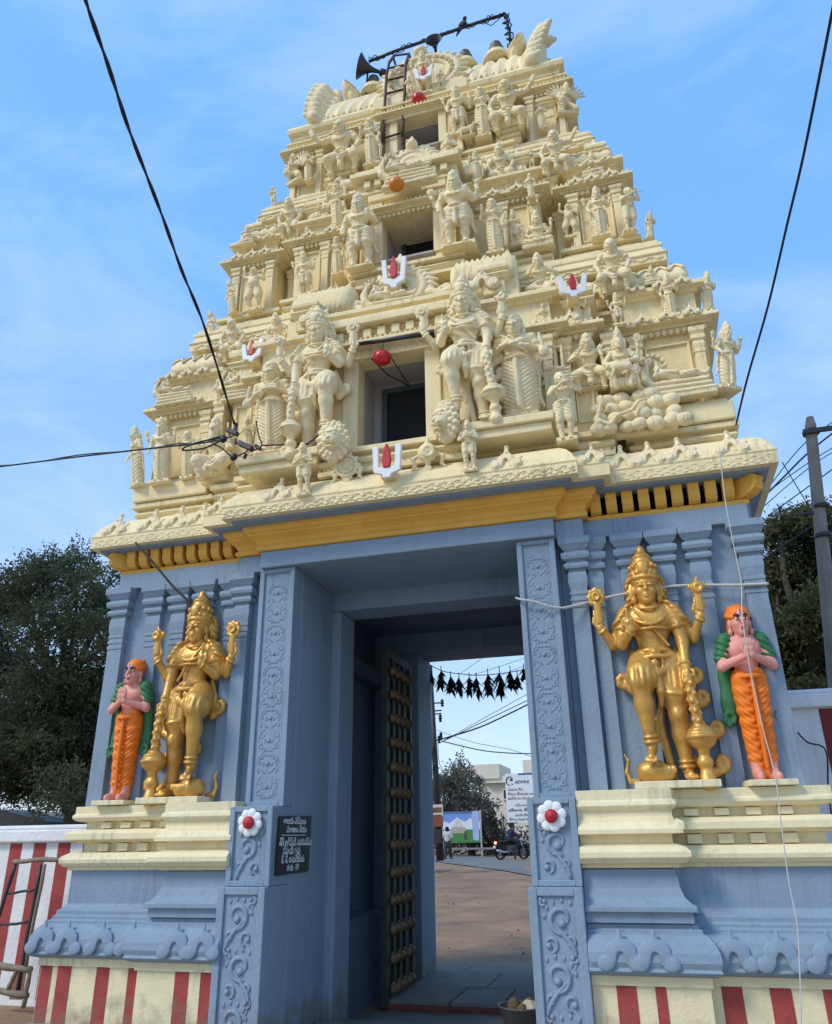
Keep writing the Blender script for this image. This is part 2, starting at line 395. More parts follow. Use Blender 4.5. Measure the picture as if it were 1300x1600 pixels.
def npmesh(name, v, q, smooth=True):
    me = bpy.data.meshes.new(name); n = len(q); w = q.shape[1]
    me.vertices.add(len(v)); me.vertices.foreach_set('co', np.asarray(v, dtype=np.float32).ravel())
    me.loops.add(n*w); me.loops.foreach_set('vertex_index', q.astype(np.int32).ravel())
    me.polygons.add(n); me.polygons.foreach_set('loop_start', np.arange(0, n*w, w, dtype=np.int32))
    if smooth: me.polygons.foreach_set('use_smooth', np.ones(n, dtype=bool))
    me.update(calc_edges=True)
    return me

# --- human anatomy in units of body height (feet at z 0, head top at 1, facing -y)
def rotz(p, a): c, s_ = math.cos(a), math.sin(a); return V3(p[0]*c - p[1]*s_, p[0]*s_ + p[1]*c, p[2])
def head(s, c=(0,-.012,.925), yaw=0.0, must=False, hair=True, ear=True, lion=False, sc=1.2, beard=False):
    c = V3(c); P = lambda x, y, z: c + rotz(V3(x, y, z)*sc, yaw)
    E = lambda p, r, k=.01, **kw: s.ell(P(*p), V3(r)*sc, k, rz=yaw, **kw)
    E((0,.008,.018), (.058,.066,.062)); E((0,-.012,-.03), (.047,.05,.05), .02); E((0,-.045,-.062), (.02,.018,.018), .015)
    for x in (-1, 1):
        E((x*.028,-.040,-.016), (.02,.02,.018), .015)
        E((x*.023,-.06,.008), (.0155,.010,.009), .004)
        s.cap(P(x*.007,-.062,.024), P(x*.04,-.05,.024), .007*sc, .005*sc, .005)
        if ear: E((x*.06,.0,-.008), (.012,.017,.026), .005); E((x*.063,-.004,-.05), (.015,.015,.02), .004)
    s.cap(P(0,-.06,.02), P(0,-.083,-.016), .007*sc, .0115*sc, .006)
    E((0,-.066,-.038), (.016,.007,.005), .004); E((0,-.064,-.047), (.013,.007,.005), .004)
    if must:
        for x in (-1, 1): s.path([P(0,-.07,-.029), P(x*.022,-.067,-.032), P(x*.045,-.052,-.02)], [.008*sc,.008*sc,.004*sc], .004)
    if beard: E((0,-.055,-.085), (.035,.03,.06), .02)
    if lion:
        E((0,-.055,-.035), (.045,.035,.03), .012); E((0,-.07,-.058), (.036,.02,.010), .006); E((0,-.085,-.018), (.022,.012,.012), .006)
    if hair: E((0,.022,.03), (.062,.062,.062), .008)
def crown(s, c=(0,-.005,.975), h=.16, r=.062, yaw=0):
    r *= 1.15; h *= 1.1; c = (c[0], c[1], c[2]+.008)
    x, y, z = c
    s.cap((x,y,z), (x,y,z+h*.55), r, r*.72, .006); s.tor((x,y,z-.004), (0,0,1), r*.98, .010, .004); s.tor((x,y,z+h*.2), (0,0,1), r*.93, .006, .003)
    s.tor((x,y,z+h*.45), (0,0,1), r*.8, .008, .003)
    s.cap((x,y,z+h*.55), (x,y,z+h*.8), r*.75, r*.4, .006); s.tor((x,y,z+h*.68), (0,0,1), r*.66, .008, .003); s.ell((x,y,z+h*.92), (r*.3,r*.3,r*.36), .005); s.cap((x,y,z+h*.95), (x,y,z+h*1.12), r*.18, r*.05, .005)
    s.ell((x,y-r,z+h*.25), (r*.36,.012,h*.22), .005)
    for a in range(-3, 4):
        an = a*.42; s.ell((x+math.sin(an)*r, y-math.cos(an)*r, z+h*.1), (.008,.008,.012), .003)
def halo(s, c=(0,.02,.92), r=.10):
    for x in (-1, 1):
        s.ell((c[0]+x*r*.72, c[1]+.02, c[2]), (r*.42,.04,r*.75), .02)
        for a in range(-3, 4): s.ell((c[0]+x*(r*.72+r*.35*math.cos(a*.45)), c[1]+.01, c[2]+r*.80*math.sin(a*.45)), (.015,.03,.017), .006)
def torso(s, female=False, z=0.0, x=0.0, y=0.0, hipz=.53, bare=True):
    P = lambda a, b, c: (a+x, b+y, c+z)
    s.cap(P(0,-.005,.83), P(0,-.008,.90), .036, .033, .02)
    s.ell(P(0,0,.745), (.120,.07,.10), .03); s.ell(P(0,-.002,.64), (.078,.058,.085), .04); s.ell(P(0,0,.55), (.102,.068,.07), .04)
    s.cap(P(-.125,.002,.805), P(.125,.002,.805), .042, .042, .03)
    for q in (-1, 1):
        if female: s.ell(P(q*.05,-.06,.74), (.043,.045,.043), .012)
        else: s.ell(P(q*.05,-.036,.757), (.052,.028,.036), .025)
    s.ell(P(0,-.062,.61), (.007,.012,.009), .004, mode='s')
def neck_lace(s, x=0, y=0, z=0, det=1):
    s.tor((x,-.025+y,.835+z), (0,-.5,1), .058, .008, .004); s.tor((x,-.028+y,.79+z), (0,-1.0,1), .088, .010, .004)
    s.ell((x,-.076+y,.715+z), (.014,.012,.018), .005)
def hand(s, w, d, r=.024, fist=False, spread=.6, up=(0,-1,0)):
    w = V3(w); d = unit(d); u = np.cross(d, V3(up)); u = unit(u) if np.linalg.norm(u) > .1 else V3(1,0,0)
    n = np.cross(u, d)
    s.cap(w, w + d*.035, r*.75, r*.95, .012, sy=.8)
    L = [.045,.054,.052,.040]
    for i in range(4):
        o = (i-1.5)*.0125; b = w + d*.045 + u*o
        m_ = b + d*(L[i]*.55) + u*o*spread*.4
        if fist: m_ = b + d*.016 - n*.012; e = m_ - n*.018 - d*.012
        else: e = m_ + d*(L[i]*.5) - n*.006
        s.path([b, m_, e], [.0085,.008,.006], .004)
    t0 = w + d*.012 - u*.018; s.path([t0, t0 - u*.016 + d*.02, t0 - u*.014 + d*.042], [.010,.009,.007], .006)
def arm(s, sh, el, wr, r=.04, hd=None, fist=False, bang=True, hnd=True):
    sh, el, wr = V3(sh), V3(el), V3(wr)
    s.cap(sh, el, r*1.05, r*.82, .02); s.cap(el, wr, r*.82, r*.56, .012)
    if bang:
        s.tor(wr - unit(wr-el)*.012, wr-el, r*.62, .008, .003); s.tor(sh + (el-sh)*.5, el-sh, r*.98, .009, .004); s.ell(sh + (el-sh)*.45 + V3(0,-r,0), (.016,.010,.022), .004)
    if hnd: hand(s, wr, unit(hd) if hd is not None else wr-el, r*.62, fist)
def leg(s, hip, knee, ank, toe=None, r=.068, anklet=True, kneecap=True):
    hip, knee, ank = V3(hip), V3(knee), V3(ank)
    s.cap(hip, knee, r, r*.72, .03)
    mid = knee + (ank-knee)*.35 + V3(0,.012,0)
    s.cap(knee, mid, r*.68, r*.72, .015); s.cap(mid, ank, r*.66, r*.44, .02)
    if kneecap: s.ell(knee + V3(0,-r*.45,0), (r*.45,r*.4,r*.45), .012)
    toe = V3(toe) if toe is not None else ank + V3(0,-.085,-.03)
    s.cap(ank + V3(0,.015,-.022), toe, .026, .020, .015)
    d = unit(toe-ank); u = unit(np.cross(d, V3(0,0,1)))
    for i in range(5): b = toe + u*(i-2)*.0125; s.cap(b, b + d*(.022-.002*abs(i-1)), .009, .008, .004)
    if anklet: s.tor(ank + V3(0,0,.012), ank-knee, r*.52, .009, .003); s.tor(ank + V3(0,0,.035), ank-knee, r*.55, .006, .003)
def curl(s, c, r, d=1, a0=0.0, th=.016, y=0.03, turns=1.2):
    n = 9; pts = [(c[0] + d*r*(1-.55*i/n)*math.cos(a0+i/n*turns*2*math.pi), y, c[2] + r*(1-.55*i/n)*math.sin(a0+i/n*turns*2*math.pi)) for i in range(n+1)]
    s.path(pts, [th*(1-.3*i/n) for i in range(n+1)], .008)
def folds(s, lo, hi, kind='swag', f=95, a=.006, x0=0.0, w=.06):
    def g(X, Y, Z):
        if kind == 'swag': ph = (Z - np.minimum((X - x0)**2, .012) * 9.0) * f + .9*np.sin(Z*23 + x0*40)
        elif kind == 'chev': ph = (Z - np.abs(X - x0)*.9) * f
        elif kind == 'vert': ph = X * f + np.zeros_like(Z)
        else: ph = (Z + (X-x0)*.5) * f
        e = np.clip(np.minimum(Z - lo[2], hi[2] - Z) / .03, 0, 1)
        if kind == 'swag': e = e * np.clip(1.25 - (np.abs(X - x0) / .085)**2, .25, 1)
        return a * np.sin(ph) * e + 0*Y
    s.emb(lo, hi, g)
def skirt(s, top=.58, bot=.05, rt=.10, rb=.105, kind='chev', x=0.0, f=120, a=.007, panel=True):
    n = 6
    for i in range(n):
        t0, t1 = i/n, (i+1)/n
        rr = lambda t: rt + (rb-rt)*t + .012*math.sin(t*3.1)
        s.cap((x-.028,0,top+(bot-top)*t0), (x-.028,0,top+(bot-top)*t1), rr(t0)*.86, rr(t1)*.86, .03, sy=.82)
        s.cap((x+.028,0,top+(bot-top)*t0), (x+.028,0,top+(bot-top)*t1), rr(t0)*.86, rr(t1)*.86, .03, sy=.82)
    folds(s, (x-.2,-.2,bot-.02), (x+.2,.2,top-.02), kind, f, a, x)
    if panel: s.cap((x,-.088,top-.03), (x,-.092,bot+.02), .022, .028, .008); folds(s, (x-.03,-.2,bot), (x+.03,-.06,top-.05), 'vert', 420, .0035)
    s.tor((x,0,top), (0,0,1), rt*.98, .014, .006)
def lowfeet(s, x=0.0):
    for q in (-1, 1): s.cap((x+q*.05,-.02,.03), (x+q*.06,-.10,.018), .03, .022, .015)
def slab(s, w=.22, d=.12, h=.03): s.box((0,.01,-h*.5), (w*.75,d,h*.5), .008, .004)
def wheel_emblem(s, c, r=.045):
    s.tor(c, (0,1,0), r, .013, .004); s.ell(c, (r*.55,.02,r*.55), .006)
    for a in range(8): s.ell((c[0]+math.cos(a*.785)*r*1.25, c[1], c[2]+math.sin(a*.785)*r*1.25), (.012,.014,.012), .004)
def conch(s, c, r=.04):
    s.ell((c[0],c[1],c[2]), (r*.9,r*.7,r*1.05), .008); s.tor((c[0]+r*.2,c[1]-r*.5,c[2]), (0,1,0), r*.5, .012, .005); s.cap((c[0],c[1],c[2]+r*.8), (c[0]+.01,c[1],c[2]+r*1.7), r*.35, r*.1, .008)
    for q in (-1, 1): s.ell((c[0]+q*r*1.05,c[1],c[2]+.01), (r*.3,.014,r*.45), .006)
def staffstem(s, a, b): s.path([a, b], [.013,.016], .006)

def fig_guardian():
    """returns {part: Sdf}; body height 1 without the crown"""
    s = Sdf(); torso(s); head(s, (0,-.02,.92), sc=1.1); halo(s, (0,.03,.915), .10); neck_lace(s)
    for q in (-1, 1):   # shoulder ornaments
        for i in range(4): s.ell((q*(.115+.02*i),-.012,.835-.024*i), (.038,.05,.016), .006, ry=q*.5)
    s.tor((0,-.005,.705), (0,0,1), .098, .007, .004); s.path([(-.09,-.07,.82), (0,-.085,.72), (.08,-.07,.62)], [.008,.009,.008], .003)
    arm(s, (-.14,.02,.79), (-.215,.02,.66), (-.272,-.04,.735), .036, hd=(-.05,-.1,1)); arm(s, (.14,.02,.79), (.22,.02,.665), (.272,-.04,.755), .036, hd=(.05,-.1,1))
    arm(s, (-.135,-.01,.79), (-.165,-.03,.65), (-.105,-.12,.70), .038, hd=(-.25,-.2,1), fist=True); s.cap((-.118,-.13,.745), (-.12,-.135,.80), .010, .007, .004)
    arm(s, (.135,-.01,.79), (.158,-.03,.635), (.150,-.085,.51), .039, hd=(.05,-.25,-1))
    leg(s, (.062,0,.53), (.080,-.035,.295), (.092,0,.055), (.10,-.09,.02))
    leg(s, (-.062,-.01,.53), (-.095,-.125,.445), (-.075,-.075,.165), (-.085,-.135,.10), .07)
    s.cap((.062,0,.53), (.078,-.022,.40), .088, .084, .02); s.tor((.079,-.024,.395), (.1,-.12,1), .076, .011, .004)
    s.cap((-.062,-.01,.53), (-.08,-.08,.475), .09, .086, .02); s.tor((-.088,-.10,.462), (-.4,-.9,-.5), .072, .011, .004)
    folds(s, (-.18,-.2,.40), (.18,.2,.52), 'vert', 190, .003)
    s.tor((0,0,.60), (0,0,1), .088, .012, .005); s.tor((0,-.004,.565), (0,0,1), .104, .011, .005)
    s.ell((0,-.085,.585), (.034,.03,.03), .006); s.ell((0,-.108,.585), (.018,.012,.016), .004); s.tor((-.004,-.092,.535), (0,1,.2), .042, .008, .004); s.ell((-.004,-.10,.535), (.02,.012,.02), .004)
    s.path([(-.10,-.05,.53), (0,-.105,.48), (.095,-.055,.53)], [.018,.02,.018], .006); s.path([(0,-.10,.5), (.006,-.10,.40), (.0,-.07,.34)], [.018,.022,.012], .006)
    for k in range(7): x = -.09+.03*k; s.ell((x, -.085+abs(x)*.3, .50+abs(x)*.35), (.011,.012,.014), .003)
    sa = Sdf()
    for q, z, xo in ((-1,.46,.17), (1,.47,.19), (1,.36,.205), (-1,.24,.02), (1,.06,.255), (1,.215,.255)):
        sa.path([(q*xo*.35,.03,z+.07), (q*xo*.8,.03,z-.03), (q*xo,.03,z-.012)], [.018,.026,.022], .01); curl(sa, (q*(xo+.012),0,z+.018), .030, q, -1.4, .018)
    for q in (-1, 1): sa.path([(q*.115,.03,.62), (q*.14,.03,.53), (q*.14,.03,.44)], [.014,.018,.02], .01)
    sa.path([(.02,.03,.40), (-.015,.03,.28), (-.0,.03,.16), (.02,.03,.03)], [.02,.024,.022,.02], .01)
    cr = Sdf(); crown(cr, (0,-.005,.97), h=.15, r=.068)
    for ring in range(2):
        for k in range(12): a = k*math.pi/6 + ring*.26; cr.ell((math.cos(a)*.073, -.005+math.sin(a)*.073, 1.0+ring*.035), (.014,.014,.014), .004)
    cl = Sdf(); top, bot = V3(.150,-.115,.46), V3(.172,-.10,.235)
    cl.cap(top, bot, .022, .027, .006)
    for i in range(26):
        t = i/25; p = top + (bot-top)*t; a = t*5.2*2*math.pi; cl.ell(p + V3(math.cos(a)*.022, math.sin(a)*.022, 0), (.012,.012,.012), .005)
    cl.ell((.177,-.09,.185), (.075,.066,.058), .008); cl.tor((.177,-.09,.185), (0,0,1), .070, .010, .004); cl.tor((.177,-.09,.215), (0,0,1), .055, .008, .004); cl.cap((.177,-.09,.13), (.178,-.08,.105), .03, .026, .008); cl.ell((.178,-.08,.075), (.04,.04,.035), .008); cl.cap((.178,-.08,.04), (.178,-.08,.0), .03, .045, .008)
    wh = Sdf(); staffstem(wh, (-.281,-.05,.76), (-.283,-.05,.86)); staffstem(wh, (-.264,-.05,.77), (-.271,-.05,.86)); wheel_emblem(wh, (-.28,-.05,.895), .034); wh.tor((-.28,-.07,.895), (0,1,0), .018, .007, .003)
    co = Sdf(); staffstem(co, (.282,-.05,.785), (.280,-.05,.86)); staffstem(co, (.266,-.05,.79), (.268,-.05,.86)); conch(co, (.274,-.05,.895), .036)
    li = Sdf(); li.ell((-.085,-.05,.045), (.085,.06,.055), .02); li.ell((-.02,-.07,.035), (.045,.045,.035), .015)
    for k in range(5): li.ell((-.02+.02*(k-2),-.10,.05), (.014,.014,.018), .006)
    li.path([(-.16,.0,.01), (-.205,.0,.01), (-.22,.0,.05), (-.205,.0,.10), (-.222,.0,.13)], [.012,.012,.010,.008,.005], .006)
    return dict(figure=(s,300), sash=(sa,110), crown=(cr,60), club=(cl,110), wheel_emblem=(wh,44), conch_emblem=(co,44), crouching_lion=(li,40))
def fig_deity(arms4=True, skirted=False, f=110):
    s = Sdf(); torso(s); head(s); crown(s, h=.14); halo(s, (0,.03,.92), .075); neck_lace(s)
    arm(s, (-.13,0,.79), (-.185,0,.64), (-.17,-.09,.56), hd=(.1,-.4,-1)); arm(s, (.13,0,.79), (.185,0,.65), (.14,-.11,.68), hd=(-.1,-.4,1))
    if arms4:
        arm(s, (-.13,.03,.79), (-.215,.03,.68), (-.25,-.01,.79), .034, hd=(0,0,1)); wheel_emblem(s, (-.255,-.02,.88), .03)
        arm(s, (.13,.03,.79), (.215,.03,.68), (.25,-.01,.79), .034, hd=(0,0,1)); conch(s, (.255,-.02,.88), .03)
    if skirted: skirt(s, kind='chev', f=f); lowfeet(s)
    else:
        leg(s, (.06,0,.53), (.075,-.02,.29), (.08,0,.055)); leg(s, (-.06,0,.53), (-.085,-.03,.29), (-.09,0,.055))
        for q in (-1, 1): s.cap((q*.06,0,.53), (q*.072,-.012,.36), .088, .084, .02); s.tor((q*.074,-.013,.355), (0,0,1), .078, .010, .004)
        folds(s, (-.2,-.2,.36), (.2,.2,.52), 'diag', 120, .004)
        s.path([(-.1,-.06,.54), (0,-.10,.49), (.1,-.06,.54)], [.016,.02,.016], .006); s.path([(0,-.095,.5), (0,-.095,.3)], [.022,.026], .008)
    s.tor((0,0,.575), (0,0,1), .098, .014, .005); s.ell((0,-.09,.57), (.025,.02,.022), .005)
    for q in (-1, 1): s.path([(q*.13,.03,.6), (q*.16,.03,.45), (q*.15,.03,.3), (q*.18,.03,.2)], [.014,.018,.018,.012], .01)
    slab(s, .2); return s
def fig_goddess():
    s = Sdf(); torso(s, True); head(s, (0,-.015,.925)); crown(s, h=.09, r=.062); neck_lace(s); halo(s, (0,.035,.91), .07)
    skirt(s, kind='chev', f=150, a=.0065, rb=.12); lowfeet(s)
    arm(s, (-.125,0,.79), (-.18,-.01,.66), (-.08,-.12,.695), .036, hd=(1,-.3,.4)); arm(s, (.125,0,.79), (.185,-.01,.65), (.09,-.12,.66), .036, hd=(-1,-.3,.3))
    s.ell((.0,-.14,.69), (.03,.03,.025), .01)
    # lute slung at the side
    s.path([(.19,-.04,.80), (.21,-.05,.66)], [.014,.016], .01); s.ell((.212,-.05,.60), (.045,.03,.06), .01)
    s.path([(-.09,-.07,.83), (0,-.085,.74), (.09,-.06,.62)], [.010,.012,.012], .005)
    for q in (-1, 1): s.path([(q*.13,.02,.58), (q*.15,.02,.4), (q*.14,.02,.2), (q*.17,.02,.08)], [.014,.016,.016,.012], .01)
    slab(s, .18); return s
def fig_dancer():
    s = Sdf(); torso(s, True); head(s, (.01,-.015,.925), .15); s.ell((.0,.04,.97), (.06,.05,.05), .02); neck_lace(s)
    skirt(s, kind='diag', f=110, a=.007, x=.012, rb=.10); lowfeet(s)
    arm(s, (-.125,0,.79), (-.19,0,.68), (-.15,-.08,.80), .034, hd=(0,0,1)); s.ell((-.15,-.08,.88), (.03,.03,.03), .01)
    arm(s, (.125,0,.79), (.185,0,.65), (.16,-.06,.53), .034, hd=(0,-.2,-1)); s.path([(.16,-.05,.55), (.2,-.02,.35), (.17,0,.12)], [.03,.034,.02], .02)
    s.path([(-.1,-.05,.82), (0,-.08,.72), (.11,-.05,.58), (.15,0,.4)], [.014,.018,.02,.02], .008)
    slab(s, .17); return s
def fig_worship(skirted=False):
    s = Sdf(); torso(s); head(s); crown(s, h=.07, r=.055); neck_lace(s)
    for q in (-1, 1): arm(s, (q*.13,0,.79), (q*.185,-.02,.66), (q*.02,-.13,.70), .038, hd=(0,-.3,1))
    if skirted: skirt(s, kind='swag', f=100); lowfeet(s)
    else:
        for q in (-1, 1): leg(s, (q*.06,0,.53), (q*.075,-.02,.29), (q*.075,0,.055)); s.cap((q*.06,0,.53), (q*.068,-.01,.40), .085, .08, .02); s.tor((q*.07,-.012,.4), (0,0,1), .074, .009, .004)
    s.tor((0,0,.575), (0,0,1), .098, .014, .005)
    slab(s, .15); return s
def fig_flute():
    s = Sdf(); torso(s); head(s, (0,-.015,.925), .5); s.ell((0,.03,.97), (.06,.06,.045), .02); neck_lace(s)
    arm(s, (-.13,0,.79), (-.17,-.08,.70), (.02,-.14,.82), .036, hd=(1,-.1,.3)); arm(s, (.13,0,.79), (.2,-.06,.72), (.12,-.13,.84), .036, hd=(-.2,-.3,.5)); s.cap((-.02,-.14,.87), (.24,-.13,.87), .013, .012, .004)
    leg(s, (.06,0,.53), (.08,-.03,.29), (.05,0,.055)); leg(s, (-.06,0,.53), (-.08,-.04,.29), (-.06,-.03,.055))
    for q in (-1, 1): s.cap((q*.06,0,.53), (q*.072,-.02,.33), .085, .075, .02)
    folds(s, (-.2,-.2,.33), (.2,.2,.52), 'diag', 120, .004); s.tor((0,0,.575), (0,0,1), .098, .014, .005)
    slab(s, .15); return s
def fig_giant(pose='knees', must=True, cap_=True):
    """seated strongman with legs hanging over a bracket; head top at z ~.8"""
    s = Sdf(); dz = -.22; torso(s, z=dz); head(s, (0,-.02,.925+dz), must=must); neck_lace(s, z=dz)
    if cap_: s.tor((0,0,.96+dz), (0,0,1), .06, .014, .006); s.ell((0,.01,.985+dz), (.05,.05,.03), .01)
    else: crown(s, (0,-.005,.97+dz), .09, .06); halo(s, (0,.03,.9+dz), .075)
    z = lambda v: v + dz
    if pose == 'knees':
        arm(s, (-.14,0,z(.79)), (-.22,-.02,z(.66)), (-.17,-.12,z(.53)), .042, hd=(.1,-.2,-1)); arm(s, (.14,0,z(.79)), (.22,-.02,z(.66)), (.17,-.12,z(.53)), .042, hd=(-.1,-.2,-1))
    elif pose == 'raise':
        arm(s, (-.14,0,z(.79)), (-.22,-.02,z(.66)), (-.18,-.12,z(.53)), .042, hd=(.1,-.2,-1)); arm(s, (.14,0,z(.79)), (.25,.0,z(.79)), (.34,-.03,z(.89)), .042, hd=(.3,0,1))
    else:
        arm(s, (-.14,0,z(.79)), (-.22,.02,z(.72)), (-.13,-.1,z(.74)), .042, hd=(.3,-.2,.6)); arm(s, (.14,0,z(.79)), (.25,.0,z(.72)), (.31,.02,z(.60)), .042, hd=(.3,0,-1))
    for q in (-1, 1):
        leg(s, (q*.07,0,z(.52)), (q*.175,-.10,z(.455)), (q*.14,-.07,z(.25)), (q*.16,-.15,z(.23)), .066)
        s.cap((q*.06,0,z(.52)), (q*.16,-.085,z(.465)), .085, .074, .03)
    s.path([(-.1,-.11,z(.5)), (0,-.13,z(.44)), (0,-.14,z(.33)), (0,-.13,z(.28))], [.03,.04,.035,.02], .02); folds(s, (-.25,-.25,z(.38)), (.25,.2,z(.56)), 'swag', 130, .005)
    s.tor((0,0,z(.575)), (0,0,1), .1, .015, .005)
    s.box((0,.05,z(.38)), (.19,.10,.07), .01, .01); s.box((0,.05,z(.28)), (.15,.08,.05), .01, .01)
    return s
def fig_cross(arms4=False, beard=False):
    s = Sdf(); dz = -.42; torso(s, z=dz); head(s, (0,-.02,.925+dz), beard=beard); crown(s, (0,-.005,.97+dz), .12, .058); neck_lace(s, z=dz); halo(s, (0,.03,.91+dz), .07)
    for q in (-1, 1):
        s.cap((q*.06,0,.10), (q*.2,-.10,.075), .085, .065, .03); s.cap((q*.2,-.10,.07), (-q*.04,-.16,.06), .06, .04, .02)
        arm(s, (q*.13,0,.37), (q*.19,-.02,.23), (q*.12,-.12,.16), .038, hd=(-q*.5,-.4,0))
        if arms4: arm(s, (q*.13,.03,.37), (q*.22,.02,.27), (q*.25,-.02,.37), .034, hd=(0,0,1)); s.ell((q*.255,-.02,.46), (.035,.025,.04), .01)
    folds(s, (-.3,-.25,.0), (.3,.2,.14), 'diag', 120, .005); s.tor((0,0,.155), (0,0,1), .1, .014, .005)
    s.box((0,-.02,-.03), (.27,.16,.04), .015, .01); return s
def fig_sage():
    s = Sdf(); dz = -.30; torso(s, z=dz); head(s, (0,-.02,.925+dz), beard=True); crown(s, (0,-.005,.97+dz), .10, .055); neck_lace(s, z=dz)
    arm(s, (-.13,0,.49), (-.2,-.04,.37), (-.14,-.13,.42), .036, hd=(0,-.2,1)); arm(s, (.13,0,.49), (.21,-.05,.36), (.22,-.16,.33), .036, hd=(.4,-.5,0))
    s.cap((-.06,0,.23), (-.12,-.18,.22), .1, .08, .03); s.cap((-.12,-.18,.22), (-.10,-.14,.03), .075, .05, .02)
    s.cap((.06,0,.23), (.2,-.15,.22), .1, .08, .03); s.cap((.2,-.15,.21), (.02,-.2,.12), .07, .05, .02); s.ell((.03,-.12,.12), (.16,.1,.09), .04)
    folds(s, (-.3,-.3,.04), (.34,.2,.27), 'swag', 105, .008, .05); s.cap((-.1,-.14,.02), (-.11,-.22,.01), .026, .02, .01); s.tor((0,0,.275), (0,0,1), .1, .014, .005)
    s.box((0,.03,.07), (.16,.10,.07), .02, .01); s.cap((.22,-.19,.25), (.24,-.16,.62), .012, .012, .006); return s
def fig_narasimha():
    s = Sdf(); dz = -.40; torso(s, z=dz); head(s, (0,-.02,.925+dz), lion=True, must=False)
    for a in range(11):
        an = -.6 + a*.43; s.ell((math.cos(an)*.088, .0, .52+math.sin(an)*.085), (.03,.04,.03), .01)
    crown(s, (0,-.0,.985+dz), .15, .06); neck_lace(s, z=dz)
    arm(s, (-.14,0,.39), (-.24,-.05,.26), (-.12,-.2,.21), .042, hd=(.6,-.2,-.1)); arm(s, (.14,0,.39), (.24,-.05,.27), (.1,-.2,.22), .042, hd=(-.6,-.2,-.1))
    arm(s, (.14,.03,.39), (.26,.02,.33), (.27,-.02,.46), .036, hd=(0,0,1)); wheel_emblem(s, (.275,-.03,.56), .04); arm(s, (-.14,.03,.39), (-.25,.02,.32), (-.27,-.02,.43), .036, hd=(0,0,1)); conch(s, (-.27,-.02,.52), .035)
    for q in (-1, 1): s.cap((q*.07,0,.12), (q*.17,-.13,.11), .08, .07, .03); s.cap((q*.17,-.13,.10), (q*.10,-.15,-.08), .058, .04, .02)
    # body across the lap
    s.cap((-.12,-.2,.16), (.10,-.2,.15), .05, .045, .03); s.ell((-.19,-.2,.18), (.042,.042,.045), .02); s.cap((.10,-.2,.15), (.2,-.18,.05), .042, .03, .02); s.cap((-.1,-.23,.15), (-.16,-.24,.04), .022, .018, .01)
    folds(s, (-.3,-.3,.0), (.3,.2,.15), 'swag', 110, .006); s.box((0,0,-.02), (.2,.14,.06), .02, .01); return s
def fig_recline():
    s = Sdf()
    for i in range(3): s.cap((-.55+.05*i,0,.07+i*.11), (.62-.06*i,0,.07+i*.10), .07, .062, .012, sy=1.9)
    s.path([(-.55,0,.3), (-.66,.0,.42), (-.66,.03,.6), (-.55,.0,.82)], [.09,.1,.12,.1], .03)
    # hood fan
    s.ell((-.50,.08,.68), (.24,.06,.30), .02); s.ell((-.46,-.02,.66), (.17,.07,.23), .02, mode='s')
    for a in range(7): an = .1 + a*.42; s.ell((-.5+math.cos(an)*.25, .02, .7+math.sin(an)*.29), (.045,.06,.055), .012)
    # figure
    s.ell((-.42,-.06,.62), (.075,.075,.085), .01); s.ell((-.42,-.03,.74), (.045,.045,.09), .015); s.cap((-.42,-.12,.63), (-.42,-.145,.60), .012, .016, .006)
    s.cap((-.34,-.05,.50), (-.08,-.05,.43), .105, .085, .04); s.cap((-.08,-.05,.43), (.22,-.06,.42), .09, .075, .03); s.cap((.22,-.06,.42), (.52,-.05,.40), .062, .04, .03); s.cap((.05,-.1,.42), (.3,-.1,.46), .06, .05, .02); s.cap((.52,-.05,.41), (.56,-.05,.48), .035, .03, .02)
    s.cap((-.36,-.12,.5), (-.5,-.15,.44), .042, .034, .02); s.cap((-.5,-.15,.44), (-.44,-.16,.56), .034, .028, .02); s.cap((-.3,-.12,.52), (-.06,-.16,.47), .04, .03, .02); folds(s, (-.1,-.3,.33), (.5,.1,.55), 'diag', 90, .006)
    s.box((0,.03,-.01), (.66,.13,.05), .02, .01); return s
def fig_winged():
    s = Sdf(); dz = -.30; torso(s, z=dz); head(s, (0,-.02,.925+dz)); crown(s, (0,-.005,.97+dz), .08, .056); neck_lace(s, z=dz); s.cap((0,-.09,.61), (0,-.115,.59), .014, .008, .006)
    for q in (-1, 1): arm(s, (q*.13,0,.49), (q*.19,-.03,.37), (q*.03,-.13,.42), .038, hd=(0,-.3,1))
    s.cap((-.06,0,.23), (-.13,-.16,.24), .09, .075, .03); s.cap((-.13,-.16,.24), (-.11,-.12,.03), .065, .04, .02); s.cap((.06,0,.2), (.16,-.12,.06), .09, .07, .03); s.cap((.16,-.12,.05), (.14,.06,.03), .055, .04, .02); folds(s, (-.25,-.3,.08), (.25,.2,.26), 'diag', 110, .006)
    for q in (-1, 1):
        for i in range(6): a = .35 + i*.26; s.cap((q*.1,.06,.46), (q*(.1+.34*math.cos(a)),.08,.42+.34*math.sin(a)), .03, .024, .008, sy=.6)
    s.box((0,0,-.02), (.22,.15,.04), .015, .01); return s
